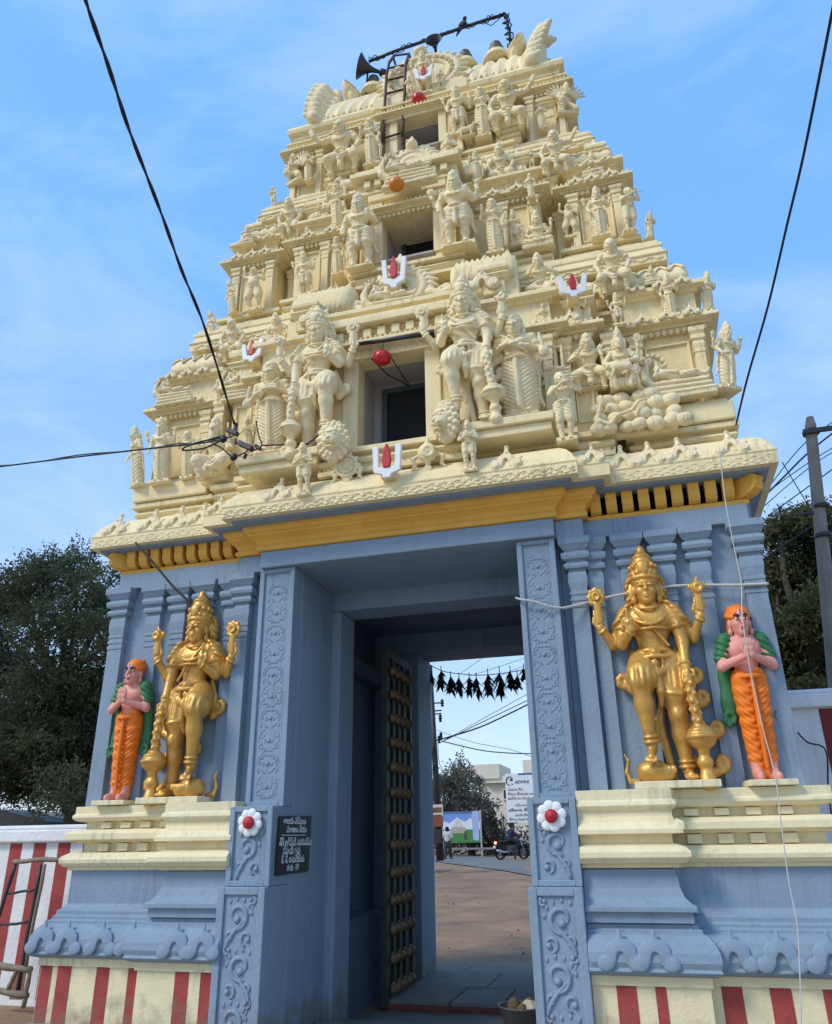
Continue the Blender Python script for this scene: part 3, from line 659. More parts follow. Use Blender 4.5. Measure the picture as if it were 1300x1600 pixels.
def fig_lionface():
    s = Sdf(); c = (0,0,.5)
    for ring, (rr, n, sz) in enumerate(((.40,17,.085), (.31,14,.08))):
        for i in range(n):
            a = 2*math.pi*i/n + ring*.2; s.ell((math.cos(a)*rr*.85, .04-.05*ring, .5+math.sin(a)*rr*1.1), (sz*.8,.09,sz), .02); s.cap((math.cos(a)*rr*.85, -.02-.05*ring, .5+math.sin(a)*rr*1.1), (math.cos(a)*rr*1.0, .0, .5+math.sin(a)*rr*1.25), .035, .02, .01)
    s.ell((0,-.06,.52), (.24,.18,.28), .04); s.ell((0,-.2,.44), (.13,.12,.12), .04); s.ell((0,-.31,.48), (.06,.045,.04), .02)
    for q in (-1, 1): s.ell((q*.1,-.2,.60), (.05,.04,.035), .012); s.cap((q*.03,-.22,.66), (q*.17,-.17,.69), .03, .022, .01); s.ell((q*.08,-.28,.41), (.06,.05,.045), .02); s.ell((q*.2,-.04,.8), (.07,.05,.07), .02)
    s.ell((0,-.30,.325), (.11,.09,.045), .01, mode='s'); s.ell((0,-.24,.27), (.1,.09,.04), .02)
    for q in (-1, 1): s.cap((q*.07,-.3,.36), (q*.065,-.3,.30), .016, .006, .006)
    s.ell((0,.03,.22), (.2,.12,.2), .05); return s
def fig_emblem(kind='disc'):
    s = Sdf()
    if kind == 'disc':
        s.ell((0,0,.55), (.33,.07,.33), .02); s.tor((0,-.05,.55), (0,1,0), .31, .05, .01); s.tor((0,-.07,.55), (0,1,0), .2, .03, .01)
        for a in range(10): s.ell((math.cos(a*.628)*.38, -.02, .55+math.sin(a*.628)*.38), (.05,.05,.05), .015)
        for a in range(6): s.cap((0,-.08,.55), (math.cos(a*1.047+.5)*.19, -.07, .55+math.sin(a*1.047+.5)*.19), .04, .02, .01)
    else:
        s.ell((0,-.04,.55), (.27,.16,.27), .03); s.cap((0,-.04,.72), (.03,-.02,.97), .12, .03, .03); s.tor((.06,-.16,.55), (0,1,0), .14, .05, .02); s.cap((0,-.06,.42), (0,-.02,.16), .12, .05, .03)
    for q in (-1, 1): s.path([(q*.26,0,.5), (q*.42,0,.42), (q*.36,0,.22), (q*.47,0,.10)], [.05,.06,.05,.03], .02)
    s.ell((0,0,.1), (.11,.08,.09), .02); s.tor((0,-.05,.1), (0,1,0), .08, .025, .008); return s
def fig_bull():
    s = Sdf(); s.cap((-.3,0,.5), (.28,0,.52), .19, .2, .06); s.ell((.2,0,.7), (.11,.1,.09), .05); s.cap((.32,0,.58), (.45,-.02,.78), .13, .1, .05); s.ell((.52,-.05,.82), (.15,.09,.10), .03); s.cap((.56,-.06,.8), (.68,-.1,.72), .075, .055, .03)
    for q in (-1, 1): s.cap((.48,q*.07,.9), (.46,q*.11,1.03), .026, .012, .01); s.ell((.42,q*.11,.84), (.03,.06,.03), .01); s.cap((.27,q*.09,.4), (.28,q*.1,.03), .075, .045, .03); s.cap((-.3,q*.09,.4), (-.36,q*.1,.22), .085, .05, .03); s.cap((-.36,q*.1,.22), (-.32,q*.1,.02), .05, .045, .02)
    s.path([(-.46,0,.62), (-.54,0,.45), (-.52,0,.2)], [.03,.02,.03], .02); s.tor((.38,0,.66), (.7,0,.6), .14, .02, .01); s.box((0,0,-.02), (.52,.18,.03), .01, .01); return s
def fig_rocks():
    rng = np.random.RandomState(3); s = Sdf()
    for row, (n, z) in enumerate(((7,.10), (6,.32), (6,.54), (4,.74))):
        for i in range(n):
            x = (i-(n-1)/2)*.235 + rng.uniform(-.05,.05) - .04*row; r = .125 + rng.uniform(-.025,.03)
            s.ell((x, .05*row+rng.uniform(-.05,.03), z+rng.uniform(-.03,.03)), (r*1.1,r*.9,r*.92), .02, rz=rng.uniform(-.4,.4), ry=rng.uniform(-.3,.3))
    s.box((-.05,.24,.4), (.66,.10,.40), .08, .05)
    s.path([(-.80,-.08,.12), (-.66,-.12,.22), (-.5,-.13,.13), (-.36,-.14,.28), (-.12,-.14,.34), (.02,-.12,.5), (.2,-.1,.55)], [.035,.04,.04,.034,.03,.025,.015], .02)
    s.path([(-.74,-.10,.15), (-.66,-.12,.40), (-.62,-.13,.55)], [.04,.036,.03], .02); s.ell((-.61,-.13,.62), (.07,.035,.11), .02); return s
def fig_belly():
    s = Sdf(); torso(s); s.ell((0,-.03,.62), (.13,.12,.12), .03); head(s, must=True); s.tor((0,0,.96), (0,0,1), .06, .016, .006); neck_lace(s)
    arm(s, (-.14,0,.79), (-.22,0,.86), (-.2,-.04,.99), .042, hd=(.1,0,1)); arm(s, (.14,0,.79), (.23,0,.70), (.25,-.06,.83), .042, hd=(.1,0,1))
    for q in (-1, 1): leg(s, (q*.07,0,.5), (q*.13,-.07,.29), (q*.085,0,.055), None, .08); s.cap((q*.065,0,.5), (q*.12,-.055,.32), .1, .09, .02)
    folds(s, (-.25,-.25,.27), (.25,.2,.5), 'swag', 110, .006); s.tor((0,-.005,.53), (0,0,1), .108, .016, .005); slab(s, .17); return s
def fig_orn_arch():
    """flat horseshoe-arch roof ornament with scrolled feet and a finial, one unit high"""
    s = Sdf(); s.ell((0,0,.36), (.31,.11,.27), .02); s.cap((0,0,.55), (0,0,.80), .13, .06, .05, sy=.7); s.ell((0,-.01,.86), (.085,.08,.05), .01); s.cap((0,0,.88), (0,0,.98), .05, .02, .01)
    for q in (-1, 1):
        s.ell((q*.33,0,.19), (.20,.11,.19), .02); s.tor((q*.35,-.085,.19), (0,1,0), .105, .03, .008); s.ell((q*.35,-.10,.19), (.04,.03,.04), .006); s.cap((q*.36,0,.36), (q*.50,0,.46), .08, .03, .03, sy=.7)
    n = 9; s.path([(-.19*math.cos(math.pi*i/(n-1)), -.075, .30+.17*math.sin(math.pi*i/(n-1))) for i in range(n)], .035, .008)
    s.ell((0,-.1,.57), (.05,.04,.05), .01); s.ell((-.14,-.09,.50), (.03,.03,.03), .006); s.ell((.14,-.09,.50), (.03,.03,.03), .006)
    s.ell((0,0,.10), (.105,.4,.28), .01, mode='s'); return s

def fig_arch_blue():
    """broad flat horseshoe plate with rounded feet, a notch below and a stub on top"""
    s = Sdf(); s.ell((0,0,.46), (.37,.085,.31), .02)
    for q in (-1, 1): s.ell((q*.34,0,.20), (.20,.075,.19), .03)
    s.cap((0,.0,.72), (0,.0,.93), .08, .05, .03, sy=.7)
    s.ell((0,0,.12), (.125,.4,.34), .01, mode='s'); return s

# ------------------------------------------------------------------ ground, road
DIRT = mat('brown_dirt', (0.31, 0.192, 0.108), 0.95, 0.16, 0.7, 0.7, 14, dirt=(0.13, 0.09, 0.06))
ASPH = mat('worn_asphalt', (0.17, 0.165, 0.155), 0.9, 0.1, 1.2, 0.4, 30)
def gz(x, y):   # the forecourt rises gently from the gate to the road
    t = min(1, max(0, (y - 5.5) / 24.0)); return -0.06 + 0.48 * t * t * (3 - 2*t)
def build_ground():
    mb = MB(); xs = [-900,-300,-120,-60,-40] + [i*2.0 for i in range(-15, 16)] + [40,60,120,300,900]
    ys = [-400,-100,-40,-20] + [i*1.0 for i in range(-12, 48)] + [50,60,80,120,250,600,1500]
    rng = random.Random(4)
    vs = [(x, y, gz(x, y) + (rng.uniform(-.012,.012) if 5.5 < y < 21 and abs(x) < 30 else 0)) for y in ys for x in xs]
    n = len(xs)
    fs = [(j*n+i, j*n+i+1, (j+1)*n+i+1, (j+1)*n+i) for j in range(len(ys)-1) for i in range(n-1)]
    mb.add(vs, fs, True)
    return tag(mb.build('ground', DIRT), kind='structure')
build_ground()
def build_road():
    # a lane that passes behind the forecourt, running from near right to far left
    mb = MB(); L = []; Rr = []
    a = [(9, 14), (3, 16.5), (-1.98, 21.98), (-3.56, 24.97), (-5.56, 28.53), (-7.7, 32.9), (-13, 45), (-24, 70)]
    b = [(13, 24), (6, 27), (-.5, 30.5), (-3.75, 34.9), (-6.5, 40.5), (-9.8, 48.3), (-14.5, 58), (-28, 90)]
    for (x, y), (u, v) in zip(a, b): L.append((x, y, gz(x, y) + .035)); Rr.append((u, v, gz(u, v) + .035))
    n = len(L)
    mb.add(L + Rr, [(i, i+1, n+i+1, n+i) if False else (i, n+i, n+i+1, i+1) for i in range(n-1)])
    tag(mb.build('road', ASPH), kind='structure')
build_road()
def build_bounce_ground():  # unseen pale ground, added to bounce warm fill onto the undersides
    mb = MB(); mb.add([(-16,-40,-.055),(16,-40,-.055),(16,-.75,-.055),(-16,-.75,-.055)], [(0,1,2,3)])
    tag(mb.build('bounce_ground', mat('pale_bounce_ground', (.42,.35,.27), .95, .12, .6, .5, 16)), kind='structure')
build_bounce_ground()
def build_stones():
    mb = MB(); rng = random.Random(9)
    for _ in range(260):
        x, y = rng.uniform(-7, 4), rng.uniform(4.4, 29); r = rng.uniform(.008, .028) * (1 + y*.02)
        mb.ball((x, y, gz(x, y) + r*.3), (r, r*rng.uniform(.6,1.2), r*.6), 6, 4)
    tag(mb.build('gravel', mat('pale_gravel', (.30,.24,.18), .95, .25, 5, .3, 30)), kind='stuff')
build_stones()

# ------------------------------------------------------------------ the gateway building
gate = thing('temple_gateway', 'tall temple gateway tower of cream tiers over a blue painted gate passage', 'temple gateway')
OL, OR_ = -1.08, 1.17          # faces of the door opening
BD = 4.2                       # depth of the gate block
def P(name, mb, m, bevel=0.0, parent=None):
    return mb.build(name, m, parent or gate, bevel)
mb = MB(); mb.box(-3.28, -1.5, 0, BD, -.1, 4.6); P('wall', mb, BLUE)
mb = MB(); mb.box(1.55, 3.28, 0, BD, -.1, 4.6); P('wall', mb, BLUE)
mb = MB(); mb.box(-1.497, OL, 0, .85, -.1, 4.158); P('passage_wall', mb, BLUE, .015)
mb = MB(); mb.box(OR_, 1.547, 0, .85, -.1, 4.158); P('passage_wall', mb, BLUE, .015)
mb = MB(); mb.box(-1.497, -.985, .852, 1.30, -.1, 3.96); P('inner_frame', mb, BLUE, .02)
mb = MB(); mb.box(1.07, 1.547, .852, 1.30, -.1, 3.96); P('inner_frame', mb, BLUE, .02)
mb = MB(); mb.box(-1.495, 1.545, .855, 1.297, 3.962, 4.34); P('inner_lintel', mb, BLUE, .015)
mb = MB(); mb.box(-1.495, 1.545, .003, .853, 4.16, 4.60); P('passage_ceiling', mb, BLUE)
mb = MB(); mb.box(-1.495, 1.545, 1.299, 3.5, 4.31, 4.60); P('chamber_ceiling', mb, BLUE_SHADE)
mb = MB(); mb.box(-1.497, -.85, 3.502, BD-.003, -.1, 4.03); P('rear_frame', mb, BLUE, .015)
mb = MB(); mb.box(.92, 1.547, 3.502, BD-.003, -.1, 4.03); P('rear_frame', mb, BLUE, .015)
mb = MB(); mb.box(-1.494, 1.544, 3.504, BD-.006, 4.032, 4.597); P('rear_lintel', mb, BLUE, .015)
mb = MB(); mb.box(-1.496, -1.1, 1.305, 2.75, -.1, .82); P('side_bench', mb, BLUE_SHADE, .02)
mb = MB(); mb.box(1.2, 1.546, 1.305, 2.75, -.1, .82); P('side_bench', mb, BLUE_SHADE, .02)
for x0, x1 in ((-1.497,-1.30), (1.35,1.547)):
    mb = MB(); mb.box(x0, x1, 1.302, 3.498, 3.55, 3.75); P('chamber_cornice', mb, BLUE_SHADE, .02)
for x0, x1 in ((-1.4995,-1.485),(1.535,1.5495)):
    mb = MB(); mb.box(x0, x1, 1.301, 3.501, -.09, 4.309); P('chamber_wall', mb, BLUE_SHADE)  # thin sheets over the side walls, carrying the darkened blue
# floor: threshold slabs of worn stone
rng = random.Random(2)
for y0, y1, z, xs in ((-.62, 1.22, .0, (-1.9,-.62,.42,1.9)), (1.26, 1.98, -.05, (-1.45,-.2,.75,1.5)), (2.03, 2.9, .035, (-.84,-.15,.4,.915)), (2.92, 4.02, .03, (-.84,.05,.915)), (4.04, 4.75, .005, (-1.5,-.5,.6,1.6))):
    for a, b in zip(xs[:-1], xs[1:]):
        mb = MB(); mb.box(a+.006, b-.006, y0, y1, -.12, z + rng.uniform(-.006,.006)); P('paving_stone', mb, STONE, .012)
mb = MB(); mb.box(-.83, .91, 1.985, 2.026, -.1, .0); P('red_riser', mb, mat('red_oxide_paint', (.20,.05,.035), .8, .2, 6, .3, 40))

# carved door jambs in three steps
def vine_panel(w, h, seed, n=3):
    """scrolling stems with curled leaves, about w wide and h tall, relief towards -y"""
    mb = MB(); rng = random.Random(seed); seg = h / n
    def scroll(cx, cz, r, dd, a0, tr, th):
        N_ = 18; pts = []
        for k in range(N_+1):
            t = k/N_; a = a0 + t*tr*2*math.pi; rr = r*(1-.72*t); pts.append((cx + dd*rr*math.cos(a), 0, cz + rr*math.sin(a)))
        mb.tube(pts, [th*(.55 + .6*math.sin(math.pi*min(1, k/N_*1.1+.08))) for k in range(N_+1)], 7); mb.ball((pts[-1][0], -.004, pts[-1][2]), (th*1.7, th*1.3, th*1.7), 8, 5)
        return pts
    for i in range(n):
        d = 1 if i % 2 else -1; z0 = i*seg
        mb.tube([(d*w*.40*math.cos(math.pi*t), 0, z0 + seg*(t-.04)) for t in [k/12 for k in range(14)]], [.013 + .006*math.sin(k*.5) for k in range(14)], 7)
        scroll(d*w*.10, z0+seg*.64, min(w*.36, seg*.34), -d, -1.9, 1.05, .018)
        scroll(-d*w*.22, z0+seg*.20, min(w*.20, seg*.2), d, -1.4, .85, .014); scroll(d*w*.30, z0+seg*.22, w*.15, -d, .3, .8, .012)
        scroll(-d*w*.33, z0+seg*.95, w*.13, d, 2.4, .7, .011)
        for k in range(5):
            a = 1.0+k*.5; mb.ball((d*w*(.10+.44*math.cos(a)), .0, z0+seg*.64+w*.42*math.sin(a)), (.016,.010,.024), 7, 4)
    return mb
def floral_panel(w, h):
    """dense repeating floral relief for the upper jambs"""
    mb = MB(); t = .205; n = int(h / t)
    for i in range(n):
        z = (i+.5)*t; f = 1 if i % 2 else -1
        mb.ball((0,-.012,z), (.018,.016,.018), 7, 5)
        for q in (-1, 1):
            pts = [(q*(.02+.085*math.sin(k/8*math.pi*.9)), 0, z + q*f*.0 + (-.09+.2*k/8)) for k in range(9)]
            mb.tube(pts, .0085, 5)
            for (cx, cz, r) in ((q*.065, z+.05, .034), (q*.075, z-.055, .028), (q*.028, z+.0, .022)):
                pp = [(cx + q*r*(1-.08*k)*math.cos(-1.2+k*.62), -.002, cz + f*r*(1-.08*k)*math.sin(-1.2+k*.62)) for k in range(10)]
                mb.tube(pp, [.009-.0004*k for k in range(10)], 5)
            for a in range(4):
                an = a*.55+.2; mb.ball((q*(.03+.05*math.cos(an)), -.004, z-.01+.085*math.sin(an)*f), (.014,.010,.010), 6, 4)
    return mb
def framed_panel(name, x0, x1, z0, z1, yf, yb, fr=.055, dep=.022, m=BLUE):
    """block with a sunken panel on the front: four frame bars and a recessed field"""
    mb = MB(); mb.box(x0, x1, yf+dep, yb, z0, z1)
    mb.box(x0, x0+fr, yf, yf+dep, z0, z1); mb.box(x1-fr, x1, yf, yf+dep, z0, z1)
    mb.box(x0+fr, x1-fr, yf, yf+dep, z0, z0+fr*.9); mb.box(x0+fr, x1-fr, yf, yf+dep, z1-fr*.9, z1)
    return P(name, mb, m, .006)
vine_low = vine_panel(.30, 1.12, 5, 3).mesh('vine_relief'); vine_low.materials.append(BLUE)
vine_mid = vine_panel(.27, .38, 8, 1).mesh('vine_relief'); vine_mid.materials.append(BLUE)
flor = floral_panel(.30, 2.16).mesh('floral_relief'); flor.materials.append(BLUE)
fl = MB()
for k in range(8):
    a = k*math.pi/4; fl.ball((math.cos(a)*.074, 0, math.sin(a)*.074), (.044,.018,.044), 12, 6)
fl.ball((0,-.002,0), (.075,.02,.075), 12, 6)
flm = fl.mesh('flower_boss'); flm.materials.append(WHITE)
fc = MB(); fc.lathe([(.001,.0),(.052,.0),(.05,.02),(.03,.034),(.001,.038)], 14); fc.ball((0,0,.03), (.02,.02,.014), 8, 5)
fcm = fc.mesh('flower_centre'); fcm.materials.append(REDB)
for x0, x1, sx in ((-1.465, OL-.003, 1), (OR_+.003, 1.525, -1)):
    xc = (x0+x1)/2
    framed_panel('carved_jamb', x0, x1, 1.882, 4.155, -.20, -.003, .05)
    o = link('floral_relief', flor, None, gate, (xc, -.178, 1.95), None, (sx,.5,1)); tag(o, kind='stuff')
    framed_panel('jamb_block', x0-.03, x1+.001, 1.242, 1.880, -.41, -.004, .05)
    link('vine_relief', vine_mid, None, gate, (xc-.015, -.388, 1.31), None, (sx,1,1))
    framed_panel('jamb_base', x0-.055, x1+.002, -.1, 1.240, -.48, -.005, .065)
    link('vine_relief', vine_low, None, gate, (xc-.025, -.458, .04), None, (sx,1,1))
    f = link('flower_boss', flm, None, gate, (xc-.015, -.42, 1.745), (0, .2*sx, 0), 1.02)
    link('flower_centre', fcm, None, f, (0, -.02, 0), (math.pi/2, 0, 0))

# lintel and side beams
mb = MB(); mb.box(-1.45, 1.54, -.25, -.002, 4.16, 4.335); P('lintel', mb, BLUE, .01)
for x0, x1, xa, xb in ((-3.25, -1.5, -1.72, -1.452), (1.5, 3.25, 1.542, 1.80)):
    mb = MB(); mb.box(x0, x1, -.065, -.001, 4.158, 4.33); P('beam', mb, BLUE, .008)
    mb = MB(); mb.box(xa, xb, -.17, -.002, 4.152, 4.332); P('beam_block', mb, BLUE, .008)
# pilasters
def pilaster_prof(z0, zt):
    k = zt
    return [(0,z0),(0,k-.66),(.012,k-.66),(.012,k-.63),(0,k-.63),(0,k-.60),(.012,k-.60),(.012,k-.57),(0,k-.57),(0,k-.54),(.012,k-.54),(.012,k-.51),(0,k-.51),(.022,k-.42),(.018,k-.35),(.0,k-.31),(0,k-.30),(.05,k-.295),(.062,k-.27),(.055,k-.245),(.02,k-.235),(.02,k-.22),(.075,k-.205),(.09,k-.175),(.08,k-.145),(.04,k-.135),(.04,k-.12),(.055,k-.115),(.105,k-.07),(.115,k-.065),(.115,k)]
def pilaster(x, w, yf=-.065, z0=1.92, zt=4.155, m=BLUE, parent=None, pr=None, yb=.05, k=.62):
    plan = [(x-w/2, yf), (x+w/2, yf), (x+w/2, yb), (x-w/2, yb)]
    pr = pr or pilaster_prof(z0, zt)
    return P('pilaster', sweep_plan(plan, [(o*k, z) for o, z in pr]), m, .004, parent)
for s_ in (-1, 1):
    pilaster(s_*3.19, .17, -.075); 
    for x in (2.17, 2.47, 2.77): pilaster(s_*x, .15, -.055, zt=4.153)
    pilaster(s_*1.86, .12, -.05, zt=4.151); pilaster(s_*1.70, .15, -.10, zt=4.157)

# plinth with stripes, leaf band and mouldings
kud = fig_orn_arch().mesh('arch_ornament', 36)
kud_blue = fig_arch_blue().mesh('arch_ornament', 36); kud_blue.materials.append(BLUE); kud_cream = kud.copy(); kud_cream.materials.append(CREAMS)
PL = [(-3.03,0),(-1.97,0),(-1.97,-.1),(-1.49,-.1),(-1.49,BD),(-3.03,BD)]
PR = [(1.54,-.1),(2.05,-.1),(2.05,0),(3.19,0),(3.19,BD),(1.54,BD)]
for plan, s_ in ((PL, -1), (PR, 1)):
    CL = (lambda x, y: min(x, -1.468 if y < .5 else -1.52)) if s_ < 0 else (lambda x, y: max(x, 1.529 if y < .5 else 1.57))
    P('plinth_base', sweep_plan(plan, [(.33,-.12),(.33,.16),(.30,.165)], CL), BLUE, .01)
    P('striped_band', sweep_plan(plan, [(.298,.16),(.298,.60),(.318,.602),(.318,.665),(.29,.667)], CL), PLINTH, .004)
    P('plinth_roll', sweep_plan(plan, [(.33,.665),(.375,.68),(.395,.70),(.385,.72),(.40,.76),(.395,.82),(.37,.88),(.33,.925),(.30,.935),(.30,.955),(.275,.965),(.275,.99),(.255,1.0),(.255,1.035),(.225,1.05),(.20,1.09)], CL), BLUE, .004)
    P('plinth_wall', sweep_plan(plan, [(.195,1.05),(.195,1.37)], CL), BLUE)
    P('plinth_moulding', sweep_plan(plan, [(.205,1.365),(.225,1.37),(.225,1.395),(.26,1.40),(.285,1.43),(.29,1.46),(.275,1.49),(.23,1.515),(.14,1.525),(.14,1.60),(.19,1.605),(.19,1.62),(.275,1.63),(.275,1.685),(.22,1.715),(.135,1.725),(.135,1.785),(.18,1.79),(.225,1.80),(.245,1.825),(.24,1.85),(.225,1.86),(.225,1.925)], CL), PLINTH, .004)
    NB = [(-1.93,-.12),(-1.49,-.12),(-1.49,.05),(-1.93,.05)] if s_ < 0 else [(1.54,-.12),(2.01,-.12),(2.01,.05),(1.54,.05)]
    P('bell_block', sweep_plan(NB, [(.20,1.36),(.215,1.30),(.225,1.23),(.25,1.165),(.295,1.125),(.325,1.11),(.325,1.075),(.29,1.07),(.29,1.0)][::-1], CL), BLUE, .004)
    P('moulding_return', sweep_plan(NB, [(.22,1.366),(.24,1.371),(.24,1.396),(.295,1.402),(.335,1.44),(.335,1.48),(.30,1.515),(.24,1.53),(.215,1.54),(.215,1.60),(.30,1.606),(.30,1.64),(.25,1.69),(.235,1.73),(.235,1.77),(.26,1.786),(.275,1.81),(.265,1.841),(.25,1.85),(.25,1.928)], CL), PLINTH, .004)
    xa, xb = (plan[0][0], plan[1][0]) if s_ < 0 else (plan[2][0], plan[3][0])
    nb = 5
    for zz, hh, o in ((1.527, .071, .195), (1.727, .056, .185)):
        for i in range(nb):
            x = xa + (xb-xa)*(i+.5)/nb
            mb = MB(); mb.box(x-.055, x+.055, -o, -.135+.002, zz+.001, zz+hh); P('moulding_block', mb, PLINTH, .006)
for x in (1.76,2.0,2.27,2.53,2.84,3.16): link('arch_ornament', kud_blue, None, gate, (x, -.415 - (.09 if x < 2.1 else 0), .70), (R(-6),0,0), (.30,.24,.27))
for x in (-3.27,-3.02,-2.66,-2.35,-2.08,-1.87,-1.62): link('arch_ornament', kud_blue, None, gate, (x, -.415 - (.09 if x > -1.95 else 0), .70), (R(-6),0,0), (.30,.24,.27))
for x0, x1 in ((1.70,1.84),(1.97,2.045),(2.056,2.24),(2.42,2.56),(2.74,2.88),(3.08,3.20),(-3.32,-3.20),(3.36,3.48),(-3.14,-3.0),(-2.74,-2.61),(-2.42,-2.29),(-2.12,-1.99),(-1.90,-1.77),(-1.66,-1.54)):
    yf = -.302 if (x0 > 2.05 or x0 < -1.97) else -.402
    mb = MB(); mb.box(max(x0,-3.326), min(x1,3.486), yf, yf+.003, .166, .60); P('red_stripe', mb, REDP)

# yellow cornice with brackets, soffit and the big cream eave
SOF = [(-3.30,-.02),(-1.78,-.02),(-1.78,-.22),(-1.5,-.22),(-1.5,-.34),(1.58,-.34),(1.58,-.22),(1.86,-.22),(1.86,-.02),(3.30,-.02),(3.30,BD+.02),(-3.30,BD+.02)]
CORN = [(-3.25,0),(-1.74,0),(-1.74,-.17),(-1.47,-.17),(-1.47,-.25),(1.55,-.25),(1.55,-.17),(1.82,-.17),(1.82,0),(3.25,0),(3.25,BD),(-3.25,BD)]
P('yellow_cornice', sweep_plan(CORN, [(.015,4.335),(.03,4.34),(.03,4.385),(.005,4.39),(.0,4.40),(.0,4.58)]), YEL, .005)
mb = MB()
P('yellow_moulding', sweep_plan([(-1.72,-.15),(-1.45,-.15),(-1.45,-.23),(1.53,-.23),(1.53,-.15),(1.80,-.15),(1.80,.0),(-1.72,.0)], [(.03,4.388),(.035,4.40),(.055,4.44),(.10,4.475),(.115,4.48),(.115,4.505),(.13,4.51),(.155,4.54),(.155,4.578)]), YEL, .004)
bk = MB(); bk.prismx([(0,.185),(-.19,.185),(-.20,.15),(-.175,.135),(-.185,.10),(-.165,.05),(-.12,.015),(-.05,.0),(0,.0)], -.045, .045)
bkm = bk.mesh('bracket'); bkm.materials.append(YEL)
for s_ in (-1, 1):
    for i in range(9):
        bev(link('bracket', bkm, None, gate, (s_*(1.93 + i*.148), .002, 4.392), None, (1.12,.62,1)), .008)
bk2 = MB(); bk2.prismx([(0,.19),(-.20,.19),(-.235,.15),(-.21,.13),(-.22,.10),(-.20,.05),(-.14,.015),(-.05,.0),(0,.0)], -.05, .05)
bkm2 = bk2.mesh('corner_bracket'); bkm2.materials.append(YEL)
for s_ in (-1, 1): bev(link('corner_bracket', bkm2, None, gate, (s_*3.2, 0.05, 4.392), (0,0,R(45)*s_), (1.2,1.15,1)), .008)
P('eave_soffit', sweep_plan(SOF, [(.0,4.575),(.17,4.58),(.17,4.60),(.205,4.602),(.205,4.625)]), BLUE, .004)
KAP = SOF
P('eave', sweep_plan(KAP, [(.205,4.60),(.245,4.602),(.245,4.72),(.252,4.725),(.252,4.745),(.235,4.75),(.205,4.83),(.155,4.90),(.09,4.955),(.03,4.985),(-.0,4.99)]), CREAM, .006)
# small scroll band along the lip of the eave
mb = MB()
def scroll_run(mb, xa, xb, y, z, p=.085, r=.022):
    n = max(1, int((xb-xa)/p))
    for i in range(n):
        x = xa + (xb-xa)*(i+.5)/n; f = 1 if i % 2 else -1
        pts = [(x + (k/6-.5)*p*1.15, y, z + f*r*math.sin(k/6*math.pi*1.0)) for k in range(7)]
        mb.tube(pts, [.004,.007,.009,.010,.009,.007,.004], 5); mb.ball((x + .006, y, z - f*r*.35), (.011,.007,.010), 6, 4)
for xa, xb, y in ((-3.5,-2.04,-.262),(-1.74,1.80,-.586),(2.12,3.5,-.262)):
    scroll_run(mb, xa, xb, y, 4.675, .062, .016); scroll_run(mb, xa, xb, y, 4.632, .05, .010)
tag(P('scroll_band', mb, CREAMS), kind='stuff')
EAVE_ARCH = [(x, 'w') for x in (2.22,2.47,2.74,3.18,-2.22,-2.5,-2.83,-3.28)] + [(-1.15,'c'), (1.18,'c')]
for x, t in EAVE_ARCH:
    o = link('arch_ornament', kud_cream, None, gate, (x, -.265 if t == 'w' else -.585, 4.725), (R(-24),0,0), (.29,.36,.36))
for s_, yy in ((-1,-.45),(1,-.45)):
    o = link('arch_ornament', kud_cream, None, gate, (s_*1.92+.04, yy-.02, 4.73), (R(-24),0,0), (.22,.32,.28))

# door leaf with brass bosses, standing open inside the passage
door = link('door_leaf', bpy.data.meshes.new('door_leaf_frame'), None, gate)
mb = MB(); y0, y1, xd = 1.93, 3.02, -.82
mb.box(xd-.05, xd+.02, y0, y0+.10, -.03, 3.78); mb.box(xd-.05, xd+.02, y1-.10, y1, -.03, 3.78); mb.box(xd-.05, xd-.012, y0+.10, y1-.10, -.03, 3.78)
mb.box(xd-.05, xd+.018, y0+.10, y1-.10, 3.66, 3.775); mb.box(xd-.05, xd+.018, y0+.10, y1-.10, -.028, .06)
for k in range(3): yy = y0+.10+(y1-y0-.2)*(k+1)/4; mb.box(xd-.013, xd+.012, yy-.035, yy+.035, .062, 3.658)
door.data = mb.mesh('door_leaf'); door.data.materials.append(DARKW); bev(door, .006)
bs = MB(); bs.lathe([(.062,0),(.062,.012),(.05,.018),(.052,.035),(.045,.055),(.028,.072),(.008,.08),(.001,.081)], 14); bsm = bs.mesh('boss'); bsm.materials.append(BRASS)
for i in range(13):
    zz = .12 + i*.283
    mbr = MB(); mbr.box(xd-.01, xd+.022, y0+.10, y1-.10, zz-.022, zz+.022); mbr.build('door_rail', DARKW, door)
    for k in range(4): link('boss', bsm, None, door, (xd+.015, y0+.10+(y1-y0-.2)*(k+.5)/4, zz), (0, math.pi/2, 0))

